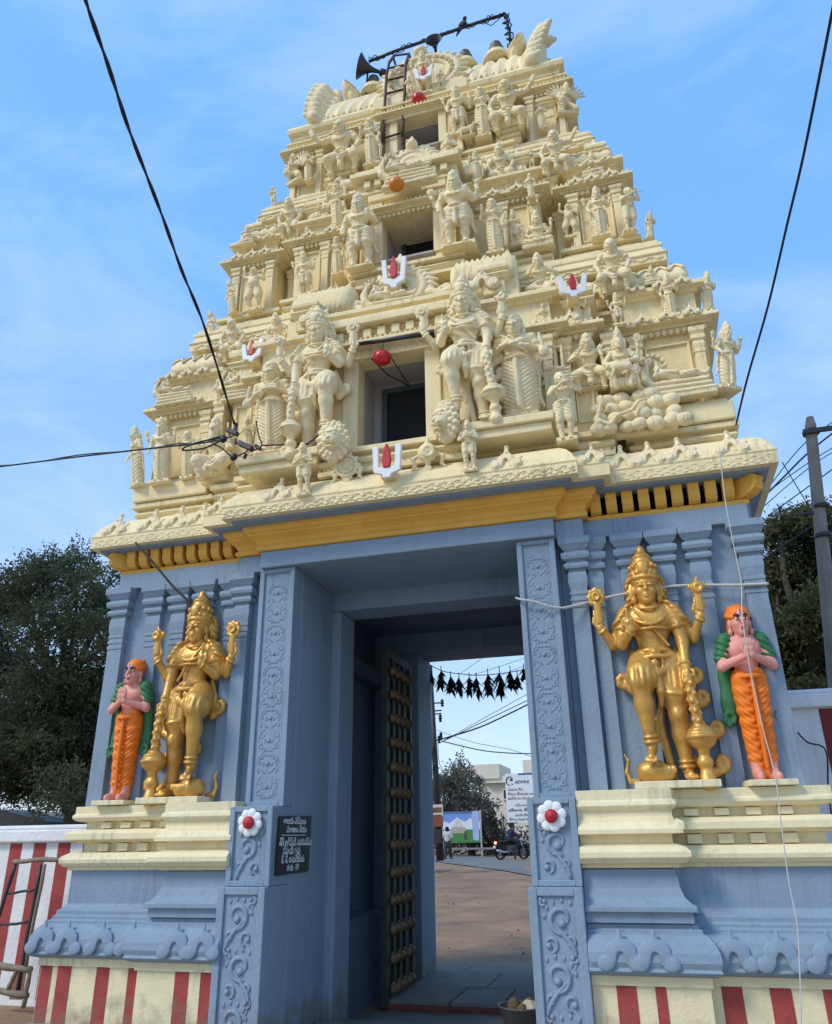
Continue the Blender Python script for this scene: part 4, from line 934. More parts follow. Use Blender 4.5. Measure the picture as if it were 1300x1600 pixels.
# ------------------------------------------------------------------ the cream tower
YC = 2.1
def tplan(w, y0, bays, notch=None):
    """bays: [(x_outer, y_front)] from the corner inwards on one side; front first, back mirrored about YC"""
    lf = [(-w, y0)]
    cur = y0
    for x, y in bays: lf += [(-x, cur), (-x, y)]; cur = y
    if notch: nw, nd = notch; lf += [(-nw, cur), (-nw, cur+nd)]
    rt = [(-x, y) for x, y in reversed(lf)]
    front = lf + rt
    back = [(x, 2*YC - y) for x, y in ((w, y0), (-w, y0))]
    return front + back
def tower_tier(w, y0, bays, z, win, wmat=CREAM, ledge=.10):
    """z: base, wall, cornice, attic, cornice2, top"""
    zb, zw, zc, za, zk, zt = z
    pl = tplan(w, y0, bays); pn = tplan(w, y0, bays, (win[0], 1.1))
    h = zw - zb
    P('base_moulding', sweep_plan(pl, [(.02,zb),(.10,zb+.001),(.10,zb+h*.18),(.06,zb+h*.22),(.06,zb+h*.36),(.09,zb+h*.40),(.11,zb+h*.5),(.09,zb+h*.6),(.05,zb+h*.64),(.05,zb+h*.74),(.13,zb+h*.76),(.13,zb+h*.96),(.0,zb+h)]), CREAM, .005)
    P('tier_wall', sweep_plan(pn, [(0,zw-.002),(0,zc+.002)]), OCHRE)
    c = za - zc
    P('cornice', sweep_plan(pl, [(.0,zc),(.03,zc+c*.02),(.03,zc+c*.2),(.07,zc+c*.25),(.07,zc+c*.38),(.15,zc+c*.42),(.15,zc+c*.6),(.12,zc+c*.75),(.06,zc+c*.92),(.0,zc+c)]), CREAM, .005)
    P('attic_wall', sweep_plan(offset_plan(pl, -.03), [(0,za-.002),(0,zk+.002)]), CREAM)
    c = zt - zk
    P('attic_cornice', sweep_plan(offset_plan(pl, -.03), [(.0,zk),(.04,zk+c*.05),(.04,zk+c*.25),(.10,zk+c*.3),(.10,zk+c*.62),(.06,zk+c*.8),(.0,zk+c)]), CREAM, .005)
def slab_ledge(w, y0, z0, z1, bays=()):
    pl = tplan(w, y0, bays); h = z1 - z0
    P('ledge_slab', sweep_plan(pl, [(-.15,z0),(-.06,z0+.002),(.0,z0+.006),(.0,z0+h*.30),(.02,z0+h*.31),(.02,z0+h*.36),(-.01,z0+h*.38),(-.035,z0+h*.66),(-.02,z0+h*.68),(-.02,z0+h*.8),(-.06,z0+h*.82),(-.06,z1),(-.2,z1+.001)]), CREAM, .006)
    mb = MB()
    scroll_run(mb, -w+.04, w-.04, y0-.004, z0+h*.16, .09, .018); tag(P('scroll_band', mb, CREAMS), kind='stuff')
# solid cores so that nothing is see-through
mb = MB(); mb.box(-2.85, 2.85, 1.35, 2*YC-.3, 4.9, 7.6); P('core', mb, OCHRE)
mb = MB(); mb.box(-2.25, 2.25, 1.60, 2*YC-.8, 7.5, 10.2); P('core', mb, OCHRE)
mb = MB(); mb.box(-1.75, 1.75, 2.0, 2*YC-1.3, 10.1, 12.1); P('core', mb, OCHRE)

T1 = dict(w=3.22, y0=.22, bays=[(2.42,.5),(2.08,.02),(1.72,-.10),(.66,-.36)])
tower_tier(T1['w'], T1['y0'], T1['bays'], (4.985, 5.27, 6.42, 6.60, 6.92, 7.08), (.40,))
slab_ledge(3.0, .36, 7.50, 7.86, [(2.0,.36)] if False else [])
P('neck', sweep_plan(tplan(3.0, .52, [(2.3,.75),(1.9,.45)]), [(0,7.07),(0,7.52)]), OCHRE)
T2 = dict(w=2.66, y0=.68, bays=[(1.98,.98),(1.66,.56),(.62,.34)])
tower_tier(T2['w'], T2['y0'], T2['bays'], (7.862, 8.12, 8.98, 9.14, 9.36, 9.50), (.36,))
P('neck', sweep_plan(tplan(2.45, .95, [(1.9,1.15),(1.5,.9)]), [(0,9.49),(0,9.96)]), OCHRE)
slab_ledge(2.42, .82, 9.95, 10.27)
T3 = dict(w=2.12, y0=1.16, bays=[(1.55,1.4),(1.25,1.05),(.5,.95)])
tower_tier(T3['w'], T3['y0'], T3['bays'], (10.272, 10.50, 11.42, 11.56, 11.66, 11.76), (.33,))
P('roof_eave', sweep_plan(tplan(2.05, 1.14, []), [(0,11.76),(.04,11.77),(.04,11.84),(.10,11.86),(.12,11.92),(.10,11.98),(.02,12.05),(-.1,12.07)]), CREAM, .006)

# windows of the three tiers: jambs, lintel, sill, recess lining, inner shutter
def tower_window(hw, z0, z1, yf, dep, j=.17):
    mb = MB(); mb.box(-hw-j, -hw, yf, yf+.22, z0-.02, z1+.12); P('window_jamb', mb, CREAM, .01)
    mb = MB(); mb.box(hw, hw+j, yf, yf+.22, z0-.02, z1+.12); P('window_jamb', mb, CREAM, .01)
    mb = MB(); mb.box(-hw-j-.02, hw+j+.02, yf-.03, yf+.22, z1, z1+.13); P('window_lintel', mb, CREAM, .01)
    mb = MB(); t = .03; y1 = yf+dep
    mb.box(-hw-t, -hw+.002, yf+.222, y1, z0, z1); mb.box(hw-.002, hw+t, yf+.222, y1, z0, z1); mb.box(-hw, hw, yf+.224, y1, z1-.003, z1+.03); mb.box(-hw, hw, yf+.0, y1, z0-.03, z0)
    P('window_recess', mb, GREYM)
    mb = MB(); mb.box(-hw-.05, hw+.05, y1, y1+.06, z0-.05, z1+.05); P('window_back', mb, GREYM)
    mb = MB(); a, b, c, d = -hw+.10, hw-.08, z0, z0+(z1-z0)*.93
    mb.box(a, a+.06, y1-.05, y1-.004, c, d); mb.box(b-.06, b, y1-.05, y1-.004, c, d); mb.box(a+.06, b-.06, y1-.05, y1-.004, d-.06, d); f = P('shutter_frame', mb, mat('slate_green_paint', (.055,.075,.08), .6, .15, 5, .2, 40))
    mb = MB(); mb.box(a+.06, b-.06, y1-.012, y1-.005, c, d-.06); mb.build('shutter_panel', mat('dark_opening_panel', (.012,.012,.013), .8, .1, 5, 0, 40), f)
tower_window(.37, 5.27, 6.36, -.385, .56)
tower_window(.335, 8.30, 9.28, .315, .58)
tower_window(.31, 10.80, 11.395, .925, .9, .12)
den = MB(); den.box(-.045, .045, -.07, .02, 0, .11); denm = den.mesh('dentil'); denm.materials.append(CREAM)
for n, hw, y, z in ((8, .62, -.40, 6.56), (8, .58, .30, 9.46)):
    mb = MB(); mb.box(-hw-.1, hw+.1, y-.01, y+.2, z-.03, z+.16); P('dentil_band', mb, OCHRE, .006)
    for i in range(n): bev(link('dentil', denm, None, gate, (-hw+.06+(2*hw-.12)*i/(n-1), y-.01, z+.02)), .01)
    mb = MB(); mb.box(-hw-.16, hw+.16, y-.14, y+.2, z+.162, z+.24); mb.box(-hw-.10, hw+.10, y-.10, y+.2, z+.242, z+.30); P('band_cornice', mb, CREAM, .012)

for s_ in (-1, 1):
    mb = MB(); mb.box(min(s_*.72,s_*1.66), max(s_*.72,s_*1.66), -.56, .1, 5.215, 5.30); P('bay_ledge', mb, CREAM, .01)
    mb = MB(); mb.box(min(s_*.75,s_*1.63), max(s_*.75,s_*1.63), -.52, .1, 5.12, 5.213); P('bay_ledge', mb, CREAM, .01)
# pilasters and niche posts on the tier walls
def tier_pilaster(x, w, yf, z0, z1):
    h = z1-z0
    pr = [(0,z0),(0,z0+h*.70),(.012,z0+h*.70),(.012,z0+h*.74),(0,z0+h*.74),(.02,z0+h*.8),(.0,z0+h*.84),(.035,z0+h*.86),(.035,z0+h*.90),(.01,z0+h*.91),(.05,z0+h*.95),(.05,z1)]
    pilaster(x, w, yf, m=CREAM, pr=pr, yb=yf+.14)
for s_ in (-1, 1):
    mb = MB(); mb.box(min(s_*2.36,s_*3.33), max(s_*2.36,s_*3.33), .06, 1.0, 5.271, 5.47); mb.box(min(s_*2.40,s_*3.29), max(s_*2.40,s_*3.29), .10, 1.0, 5.47, 5.52); P('corner_ledge', mb, CREAM, .015)
    for x, y in ((3.13,.15),(2.52,.15),(2.25,.0),(1.80,-.04),(1.62,-.16),(1.35,-.16),(.78,-.42)): tier_pilaster(s_*x, .10, y, 5.42, 6.415)
    for x, y in ((2.58,.62),(2.06,.62),(1.86,.88),(1.58,.50),(1.20,.50),(.72,.28)): tier_pilaster(s_*x, .09, y, 8.12, 8.975)
    for x, y in ((2.05,1.10),(1.62,1.10),(1.16,.99),(.62,.89)): tier_pilaster(s_*x, .08, y, 10.50, 11.415)

# miniature roofs (barrel and square pavilions) over the bays
def barrel(x0, x1, yc, z, ry, h, ribs=True, name='barrel_roof'):
    mb = MB(); n = 14; rings = []; m_ = 24
    for i in range(m_+1):
        t = i/m_; x = x0 + (x1-x0)*t; k = 1 + (.035*math.cos(t*m_*math.pi) if ribs else 0)
        e = 1 - .10*max(0, 1-min(t,1-t)*14)
        rings.append([(x, yc - ry*k*e*math.cos(math.pi*j/(n-1)), z + h*k*e*max(0, math.sin(math.pi*j/(n-1)))**.8) for j in range(n)])
    mb.rings(rings, True, True); o = P(name, mb, CREAM); return o
def diamond_relief(x0, x1, yc, z, ry, h):
    mb = MB(); n = 4
    for i in range(n):
        xa, xb = x0+(x1-x0)*i/n, x0+(x1-x0)*(i+1)/n
        def S(x, a): return (x, yc - (ry+.012)*math.cos(a), z + (h+.012)*math.sin(a)**.8)
        for A, B in ((.35,1.2),(1.2,.35)):
            mb.tube([S(xa+(xb-xa)*k/5, A+(B-A)*k/5) for k in range(6)], .014, 5)
    tag(P('lattice_relief', mb, CREAMS), kind='stuff')
for s_ in (-1, 1):
    a, b = sorted((s_*2.47, s_*3.17))
    barrel(a, b, .56, 7.08, .36, .36, False); diamond_relief(a+.03, b-.03, .56, 7.08, .36, .36)
    a, b = sorted((s_*2.02, s_*2.62)); barrel(a, b, 1.0, 9.50, .34, .34, False); diamond_relief(a+.03, b-.03, 1.0, 9.5, .34, .34)
    a, b = sorted((s_*.62, s_*1.35)); barrel(a, b, .22, 7.30, .36, .52); barrel(a, b, .85, 9.60, .3, .42)
    mb = MB(); mb.box(min(s_*.62,s_*1.38), max(s_*.62,s_*1.38), -.1, .5, 7.07, 7.30); P('roof_plinth', mb, CREAM, .01)
# arch ornaments standing along ledges and cornices
def arches(xs, y, z, sc=.26, tilt=-12):
    for x in xs: link('arch_ornament', kud_cream, None, gate, (x, y, z), (R(tilt),0,0), (sc, sc*1.0, sc*1.05))
for s_ in (-1, 1):
    arches([s_*2.62, s_*2.86, s_*3.1], .04, 6.50, .17); arches([s_*1.25, s_*1.55, s_*1.9], -.22, 6.50, .18); arches([s_*2.62, s_*2.85, s_*3.08], .12, 6.97, .15)
    arches([s_*2.12, s_*2.32, s_*2.54], .52, 9.05, .17); arches([s_*.85, s_*1.1, s_*1.4], .40, 9.05, .16); arches([s_*2.1, s_*2.3, s_*2.52], .60, 9.40, .14); arches([s_*1.7, s_*1.9, s_*2.06], 1.04, 11.46, .13)
    for x, y, z, k in ((1.0,-.2,7.12,.36),(2.2,.35,7.1,.3),(1.75,.05,7.1,.3),(1.8,.7,9.52,.28),(1.35,.6,9.52,.28)): arches([s_*x], y, z, k, -4)
# dentil courses, bead rows and ridge finials: too small to pick apart, kept as joined relief
def front_run(plan, o, fn):
    n = len(plan); pl = offset_plan(plan, o)
    for i in range(n):
        a, b = pl[i], pl[(i+1) % n]
        if abs(a[1]-b[1]) < 1e-6 and b[0] > a[0]: fn(a[0], b[0], a[1])
for tt, zz, zb in ((T1, 6.445, 5.06), (T2, 9.0, 7.95), (T3, 11.435, 10.34)):
    pl = tplan(tt['w'], tt['y0'], tt['bays']); mb = MB(); mb2 = MB()
    def den_(xa, xb, y):
        n = int((xb-xa)/.062)
        for i in range(n): x = xa + (xb-xa)*(i+.5)/max(n,1); mb.box(x-.017, x+.017, y-.035, y+.01, zz-.05, zz)
    def bead_(xa, xb, y):
        n = int((xb-xa)/.055)
        for i in range(n): x = xa + (xb-xa)*(i+.5)/max(n,1); mb2.ball((x, y, zz+.115), (.018,.016,.02), 6, 4); mb2.ball((x, y+.06, zb), (.018,.016,.026), 6, 4)
    front_run(pl, .03, den_); front_run(pl, .12, bead_)
    tag(P('dentil_course', mb, CREAM), kind='stuff'); tag(P('bead_row', mb2, CREAMS), kind='stuff')
rf = MB(); rf.lathe([(.045,0),(.06,.02),(.05,.05),(.025,.065),(.035,.085),(.03,.11),(.012,.14),(.001,.16)], 10); rfm = rf.mesh('ridge_finial'); rfm.materials.append(CREAMS)
for s_ in (-1, 1):
    for xs, y, z in (((2.58,2.82,3.06), .56, 7.43), ((2.1,2.32,2.54), 1.0, 9.82), ((.72,.98,1.25), .22, 7.80), ((.72,.98,1.25), .85, 10.0)):
        for x in xs: link('ridge_finial', rfm, None, gate, (s_*x, y, z), None, 1.15)
# small square pavilions with domed roofs in the gaps between the bays
def pavilion(x, y, z, w, h):
    pl = [(x-w/2, y-w/2), (x+w/2, y-w/2), (x+w/2, y+w/2), (x-w/2, y+w/2)]
    o = P('pavilion', sweep_plan(pl, [(0,z),(0,z+h*.34),(.03,z+h*.36),(.03,z+h*.40),(.06,z+h*.44),(.05,z+h*.48),(0,z+h*.5),(-.01,z+h*.56),(.045,z+h*.60),(.05,z+h*.68),(.03,z+h*.78),(-w*.18,z+h*.88),(-w*.4,z+h*.93)]), CREAM, .004)
    link('ridge_finial', rfm, None, o, (x, y, z+h*.92), None, .9)
for s_ in (-1, 1):
    for x, y, z, w, h in ((1.98,.12,6.60,.26,.62),(1.12,-.05,7.08,.24,.5),(2.28,.55,7.08,.2,.46),(1.76,.80,9.14,.2,.52),(1.42,.72,9.50,.22,.46),(2.42,.82,9.50,.18,.42),(.72,-.20,6.62,.24,.5),(1.85,1.25,11.0,.2,.5),(1.32,1.12,10.35,.2,.44)): pavilion(s_*x, y, z, w, h)
# sunk panels with a raised rim on the open wall faces
for s_ in (-1, 1):
    for xa, xb, y, z0, z1 in ((2.60,3.05,.215,5.60,6.30),(1.86,2.04,.015,5.42,6.30),(1.68,1.78,-.105,5.42,6.30),(2.12,2.52,.675,8.22,8.90),(1.28,1.52,.555,8.22,8.90),(.80,1.12,.555,8.22,8.90),(1.66,1.98,1.155,10.6,11.34),(.70,1.08,1.045,10.6,11.34)):
        a, b = sorted((s_*xa, s_*xb)); mb = MB(); t_ = .025
        for q in ((a,a+t_,z0,z1),(b-t_,b,z0,z1),(a+t_,b-t_,z0,z0+t_),(a+t_,b-t_,z1-t_,z1)): mb.box(q[0], q[1], y-.022, y+.02, q[2], q[3])
        P('panel_rim', mb, CREAM, .005)
# big gable arches over the windows (half-round shells with flame fringe)
def gable(w, h, name='gable_arch'):
    s = Sdf(); n = 15
    s.ell((0,.03,.38), (.40,.10,.38), .02); s.tor((0,-.03,.36), (0,1,0), .30, .045, .01); s.tor((0,-.05,.34), (0,1,0), .17, .035, .01); s.ell((0,-.02,.34), (.10,.1,.10), .01, mode='s')
    for i in range(n):
        a = -.25 + (math.pi+.5)*i/(n-1); s.cap((math.cos(a)*.38, 0, .38+math.sin(a)*.36), (math.cos(a-.12)*.47, 0, .38+math.sin(a-.12)*.45), .05, .022, .01)
    for q in (-1, 1): s.path([(q*.38,0,.2), (q*.52,0,.12), (q*.62,0,.17), (q*.58,0,.27), (q*.50,0,.25)], [.08,.075,.065,.05,.035], .02)
    s.ell((0,-.05,.82), (.10,.10,.12), .02); s.ell((-.05,-.13,.84), (.03,.03,.03), .005); s.ell((.05,-.13,.84), (.03,.03,.03), .005); s.cap((0,-.03,.9), (0,-.02,1.06), .06, .02, .02); s.ell((0,-.13,.77), (.05,.04,.03), .01); s.box((0,.02,.04), (.55,.09,.05), .01, .01)
    me = s.mesh(name, 70); me.materials.append(CREAMS); return me
gab = gable(1, 1)
link('gable_arch', gab, None, gate, (0, .02, 7.25), None, (1.02, .9, .80))
link('gable_arch', gab, None, gate, (.02, .56, 9.78), None, (.92, .9, .78))

# crown: long ribbed barrel roof with flared end arches and finials
mb = MB(); n = 22; m_ = 64; X0 = 1.58; rings = []
def crown_sec(t): a = -math.cos(math.pi*t); return (a, (1 - abs(a))**.82)
CB, CH, CR = 12.0, 1.63, .98
for i in range(m_+1):
    x = -X0 + 2*X0*i/m_; k = 1 + .045*(1 if i % 4 in (0,1) else 0)
    rings.append([(x, YC + CR*k*crown_sec(j/(n-1))[0]*(1+.06*math.sin(math.pi*crown_sec(j/(n-1))[1])), CB + CH*k*crown_sec(j/(n-1))[1]) for j in range(n)])
mb.rings(rings, True, True); P('crown_roof', mb, CREAM)
mb = MB()
for zz, rr in ((12.35,.965),(12.75,.93)):
    pass
for i in range(34):
    x = -X0+.08 + (2*X0-.16)*i/33
    for t in (.06,):
        a, b = crown_sec(t); mb.ball((x, YC+CR*1.05*a-.01, CB+CH*1.02*b), (.028,.03,.045), 6, 4)
tag(P('crown_beading', mb, CREAMS), kind='stuff')
def end_curve(t, k=1.0): a = -math.cos(math.pi*t); return (1.03*k*a, 2.02*k*(1-abs(a))**.78 - .03)
for s_ in (-1, 1):
    mb = MB(); nn = 24
    def sec(k, x): return [(x + s_*.22*max(0, end_curve(j/(nn-1))[1])/2, YC + end_curve(j/(nn-1), k)[0], CB - .03 + end_curve(j/(nn-1), k)[1]) for j in range(nn)]
    mb.rings([sec(.6,s_*1.50), sec(.90,s_*1.48), sec(.95,s_*1.54), sec(.96,s_*1.64), sec(.88,s_*1.72), sec(.6,s_*1.70)], True, True); P('end_arch', mb, CREAM)
    mb = MB()
    for kk, x, r in ((.92,1.505,.03),(.80,1.48,.028)):
        for j in range(1, 30):
            y, z = end_curve(j/30, kk); mb.ball((s_*(x+.11*max(0,z)), YC+y, CB+z), (r,r,r*1.2), 6, 4)
    tag(P('end_beading', mb, CREAMS), kind='stuff')
    sd = Sdf(); pp0 = None
    for j in range(15):
        t = .03 + .94*j/14; y, z = end_curve(t, .93); y2, z2 = end_curve(t+.01, .93); tan = unit((0, y2-y, z2-z)); nrm = unit((0, -tan[2], tan[1]));  nrm = nrm if nrm[2] > 0 else -nrm
        ln = .36 + .10*max(0,z)/2; p = V3(.10*max(0,z), y, z) - nrm*.05; q = p + unit(nrm*.75 + V3(.85,0,.25))*ln; r0 = .105
        if pp0 is not None: sd.cap(pp0, p, .09, .09, .02)
        pp0 = p; md = p + (q-p)*.55 + nrm*.04
        sd.cap(p, md, r0*.9, r0*1.05, .015); sd.cap(md, q, r0*1.05, r0*.45, .015)
    me = sd.mesh('end_flame', 110, norm=False); me.materials.append(CREAMS)
    link('end_flame', me, None, gate, (s_*1.58, YC, CB), None, (s_, 1, 1))
    sd = Sdf()   # curled lip on the inner side of the end arch
    sd.ell((0,0,.1), (.20,.36,.34), .01); sd.ell((-.12,-.20,.16), (.19,.36,.29), .01, mode='s'); sd.ell((.05,0,-.15), (.1,.25,.2), .03)
    me = sd.mesh('end_lip', 40, norm=False); me.materials.append(CREAMS); link('end_lip', me, None, gate, (s_*1.42, YC-.10, CB+CH-.02), (0, R(20)*s_, 0), (s_*.8,.8,.75))
FIN = mat('dull_bronze', (.16,.12,.075), .5, .2, 8, .1, 40, metal=.4)
fb = MB(); fb.lathe([(.001,0),(.20,0),(.19,.05),(.155,.10),(.16,.13),(.13,.16),(.10,.17)], 20); fbm = fb.mesh('finial'); fbm.materials.append(CREAM)
fp = MB(); fp.lathe([(.09,.165),(.115,.20),(.11,.27),(.07,.30),(.085,.33),(.08,.37),(.05,.41),(.02,.45),(.001,.47)], 18); fpm = fp.mesh('finial_pot'); fpm.materials.append(FIN)
for x in (-1.10,-.55,0,.56,1.10):
    f = link('finial', fbm, None, gate, (x, YC, CB+CH-.03), None, 1.2); link('finial_pot', fpm, None, f)
# front gable of the crown
mb = MB(); mb.box(-.72, .76, 1.0, 1.5, 11.86, 12.06); mb.box(-.66, .70, 1.04, 1.5, 12.06, 12.16); P('gable_ledge', mb, CREAM, .015)
def big_gable():
    s = Sdf(); s.ell((0,.10,.42), (.50,.12,.50), .02)
    for rr, r in ((.46,.05),(.36,.035)): s.tor((0,-.0,.42), (0,1,0), rr, r, .01)
    for i in range(19): a = -.35+(math.pi+.7)*i/18; s.cap((math.cos(a)*.46, .02, .42+math.sin(a)*.46), (math.cos(a)*.58, .02, .42+math.sin(a)*.58), .05, .028, .01)
    for i in range(15): a = -.2+(math.pi+.4)*i/14; s.ell((math.cos(a)*.40, -.05, .42+math.sin(a)*.40), (.03,.03,.03), .01)
    s.ell((0,-.03,1.02), (.09,.09,.10), .02); s.path([(-.02,0,1.08), (-.09,0,1.17)], [.035,.02], .01); s.path([(.02,0,1.08), (.09,0,1.17)], [.035,.02], .01); s.cap((0,0,1.1), (0,0,1.2), .035, .02, .01)
    me = s.mesh('crown_gable', 80); me.materials.append(CREAMS); return me
link('crown_gable', big_gable(), None, gate, (.02, 1.15, 12.08), None, (1.62, 1.3, 1.12))

# ------------------------------------------------------------------ the large painted statues beside the passage
GPARTS = {k: sd.mesh(k, res, norm=False) for k, (sd, res) in fig_guardian().items()}
def guardian(name, base, h, mirror, m, label, group, y, dx=0.0, wide=1.0):
    sc = h / 1.145
    t = thing(name, label, 'statue', base, group, 0.0, (sc*wide*(-1 if mirror else 1), sc*wide, sc))
    for k, me in GPARTS.items():
        if m is GOLD: d = GOLDM.setdefault(k, me.copy())
        else: d = CREAMM.setdefault(k, me.copy())
        if m is not GOLD and k == 'crouching_lion': continue
        link(k, d, m, t)
    return t
GOLDM, CREAMM = {}, {}
for mirror, bpx, tpx, lab, ss in ((False, (1049,1221), (1040,853), 'gold four-armed guardian statue on the plinth nearest the hanging white rope', (1000,1140)),
                              (True, (286,1253), (290,930), 'gold four-armed guardian statue on the plinth nearest the dark slanting rod', (222,330))):
    yb = -.12
    b = at(*bpx, yb); t_ = at(*tpx, yb)
    b.z = 1.985
    g_ = guardian('guardian_statue', b, t_.z - b.z, mirror, GOLD, lab, 'gold guardian statues flanking the passage', yb, 0, .88)
    sx = abs(g_.scale.x)
    mb = MB(); mb.box(-.185, .235, -.15, .085, -.032, -.0005); mb.build('base_slab', PLINTH, g_, .004)

def devotee_parts():
    b = Sdf(); torso(b); head(b, (0,-.02,.925), hair=False)
    for q in (-1, 1): arm(b, (q*.13,0,.785), (q*.18,-.03,.655), (q*.018,-.135,.70), .038, hd=(-q*.04,-.25,1), bang=False); lowfeet(b)
    for q in (-1, 1): b.cap((q*.05,0,.5), (q*.05,-.01,.04), .05, .04, .02)
    d = Sdf()
    for q in (-1, 1):
        for i in range(6):
            t0, t1 = i/6, (i+1)/6
            d.cap((q*(.050-.012*t0),.0,.575-.53*t0), (q*(.050-.012*t1),.0,.575-.53*t1), .078-.026*t0, .078-.026*t1, .02, sy=.95)
        folds(d, (min(0,q*.2),-.2,.05), (max(0,q*.2),.2,.56), 'swag', 190, .0038, q*.028, .05); folds(d, (min(0,q*.2),-.2,.05), (max(0,q*.2),.2,.56), 'swag', 97, .0035, q*.07, .05)
    d.tor((0,0,.585), (0,0,1), .094, .014, .006); d.path([(0,-.085,.575), (0,-.088,.3), (0,-.07,.07)], [.014,.02,.014], .008); d.ell((0,-.1,.58), (.016,.012,.016), .004)
    sh = Sdf()
    for q in (-1, 1):
        sh.path([(q*.07,.015,.85), (q*.13,.0,.81), (q*.168,-.005,.715)], [.034,.048,.050], .03); folds(sh, (min(0,q*.3),-.2,.68), (max(0,q*.3),.2,.85), 'diag' , 150*q, .005)
        sh.path([(q*.14,.05,.75), (q*.14,.055,.60), (q*.145,.055,.45), (q*.16,.045,.36)], [.05,.055,.06,.05], .03, sy=.5); curl(sh, (q*.165,0,.355), .045, q, -1.2, .016, .02)
    sh.path([(-.12,.06,.78), (.12,.06,.78)], [.04,.04], .02)
    hc = Sdf(); hc.ell((0,.006,.972), (.088,.090,.070), .01); hc.ell((0,-.085,.905), (.072,.06,.068), .012, mode='s')
    for k in range(4): hc.tor((0,.004+.004*k,.972+.016*k), (0,-.35,1), .083-.010*k, .013, .004)
    hc.ell((.0,.05,.91), (.06,.045,.06), .02); hc.cap((-.06,.05,.93), (-.075,.055,.80), .022, .012, .01)
    ey = Sdf(); pu = Sdf(); br = Sdf(); lp = Sdf(); mk = Sdf(); k = 1.2; c = V3(0,-.02,.925)
    for q in (-1, 1):
        ey.ell(c+V3(q*.0235,-.0635,.007)*k, (.017,.008,.0075), .002); pu.ell(c+V3(q*.0235,-.0695,.007)*k, (.0075,.005,.0075), .001)
        br.path([c+V3(q*.008,-.066,.021)*k, c+V3(q*.028,-.065,.029)*k, c+V3(q*.044,-.052,.024)*k], [.005,.006,.003], .002); br.path([c+V3(q*.008,-.0655,.013)*k, c+V3(q*.025,-.068,.0165)*k, c+V3(q*.041,-.055,.009)*k], [.003,.0035,.002], .002)
        mk.path([c+V3(q*.009,-.068,.033)*k, c+V3(q*.013,-.062,.056)*k], [.004,.003], .002)
    lp.ell(c+V3(0,-.0715,-.038)*k, (.018,.006,.004), .003); lp.ell(c+V3(0,-.069,-.046)*k, (.014,.006,.004), .003)
    rm = Sdf(); rm.path([c+V3(0,-.069,.030)*k, c+V3(0,-.064,.052)*k], [.0035,.0025], .002)
    return [('body', b, 190, SKIN), ('dhoti', d, 120, ORANGE), ('shawl', sh, 110, GREEN), ('headcloth', hc, 44, ORANGE), ('eye', ey, 12, WHITE), ('pupil', pu, 8, BLACK), ('eyebrow', br, 20, BLACK), ('lips', lp, 12, LIPS), ('forehead_mark', mk, 16, WHITE), ('forehead_line', rm, 14, REDB)]
DEV = [(n, sd.mesh(n, r, norm=False), m) for n, sd, r, m in devotee_parts()]
for bpx, tpx, lab, rz in (((1198,1217), (1150,948), 'painted devotee statue in orange dhoti and green shawl at the corner by the hanging rope', R(6)),
                          ((187,1251), (203,1033), 'painted devotee statue in orange dhoti at the corner beside the dark tree and striped wall', R(2))):
    y = -.10; b = at(*bpx, y); t_ = at(*tpx, y); b.z = 1.975; sc = (t_.z - b.z) / 1.03
    d_ = thing('devotee_statue', lab, 'statue', b, 'painted devotee statues at the outer corners', rz, sc)
    for n, me, m in DEV: link(n, me, m, d_, None, None, (.82,.92,1))
    mb = MB(); mb.box(-.13, .13, -.15, .09, -.033, -.001); mb.build('base_slab', PLINTH, d_, .004)

# ------------------------------------------------------------------ cream figures on the tower
FIG = dict(deity=(lambda: fig_deity(True), 105), prince=(lambda: fig_deity(False), 105), robed=(lambda: fig_deity(True, True), 105), robed2=(lambda: fig_deity(False, True, 90), 95), goddess=(fig_goddess, 135), dancer=(fig_dancer, 105),
    worship=(fig_worship, 90), worship2=(lambda: fig_worship(True), 85), flute=(fig_flute, 100), giant=(lambda: fig_giant('knees'), 115), giantr=(lambda: fig_giant('raise'), 115), giantc=(lambda: fig_giant('chest', False, False), 115), giantk=(lambda: fig_giant('knees', False, False), 110),
    cross=(lambda: fig_cross(True), 80), cross2=(lambda: fig_cross(False), 75), sage=(fig_sage, 100), lionman=(fig_narasimha, 115), recline=(fig_recline, 80), wing=(fig_winged, 90), lion=(fig_lionface, 90), disc=(lambda: fig_emblem('disc'), 64), conch=(lambda: fig_emblem('conch'), 64), bull=(fig_bull, 60), rocks=(fig_rocks, 80), belly=(fig_belly, 95))
FM = {}
def figmesh(k):
    if k not in FM:
        f, r = FIG[k]; FM[k] = f().mesh(k + '_figure', r)
    return FM[k]
PEDM = MB().box(-.5, .5, -.5, .5, -.5, .5).mesh('pedestal')
LEAN = dict(giant=20, giantr=20, giantc=18, giantk=20, cross=16, cross2=14, sage=10, lionman=12, wing=14, recline=6, lion=8, disc=8, conch=8, rocks=0, bull=6)
def figure(kind, bpx, tpx, y, label, mir=False, yaw=0, name=None, wide=1.03, ped=True, cat='statue', group='cream stucco figures on the tower', back=.45):
    b = at(*bpx, y); ln = R(LEAN.get(kind, 11)); h = at(*tpx, y).z - b.z
    for _ in range(3): h = (at(*tpx, y - h*math.sin(ln)).z - b.z) / math.cos(ln)
    t = thing(name or 'stucco_figure', label, cat, b, group, R(yaw), (h*wide*(-1 if mir else 1), h*wide, h))
    t.rotation_euler = (ln, 0, R(yaw))
    me = figmesh(kind); o = link('figure', me, CREAMS, t)
    if ped:
        w = me_bb(me)[1][0] - me_bb(me)[0][0]; d = back/h/wide
        link('pedestal', PEDM, CREAM, t, (0, d*.5-.03, -.02+.0*d), (-ln, 0, 0), (min(w*.62, .42), d+.10, .05))
    return t
_bb = {}
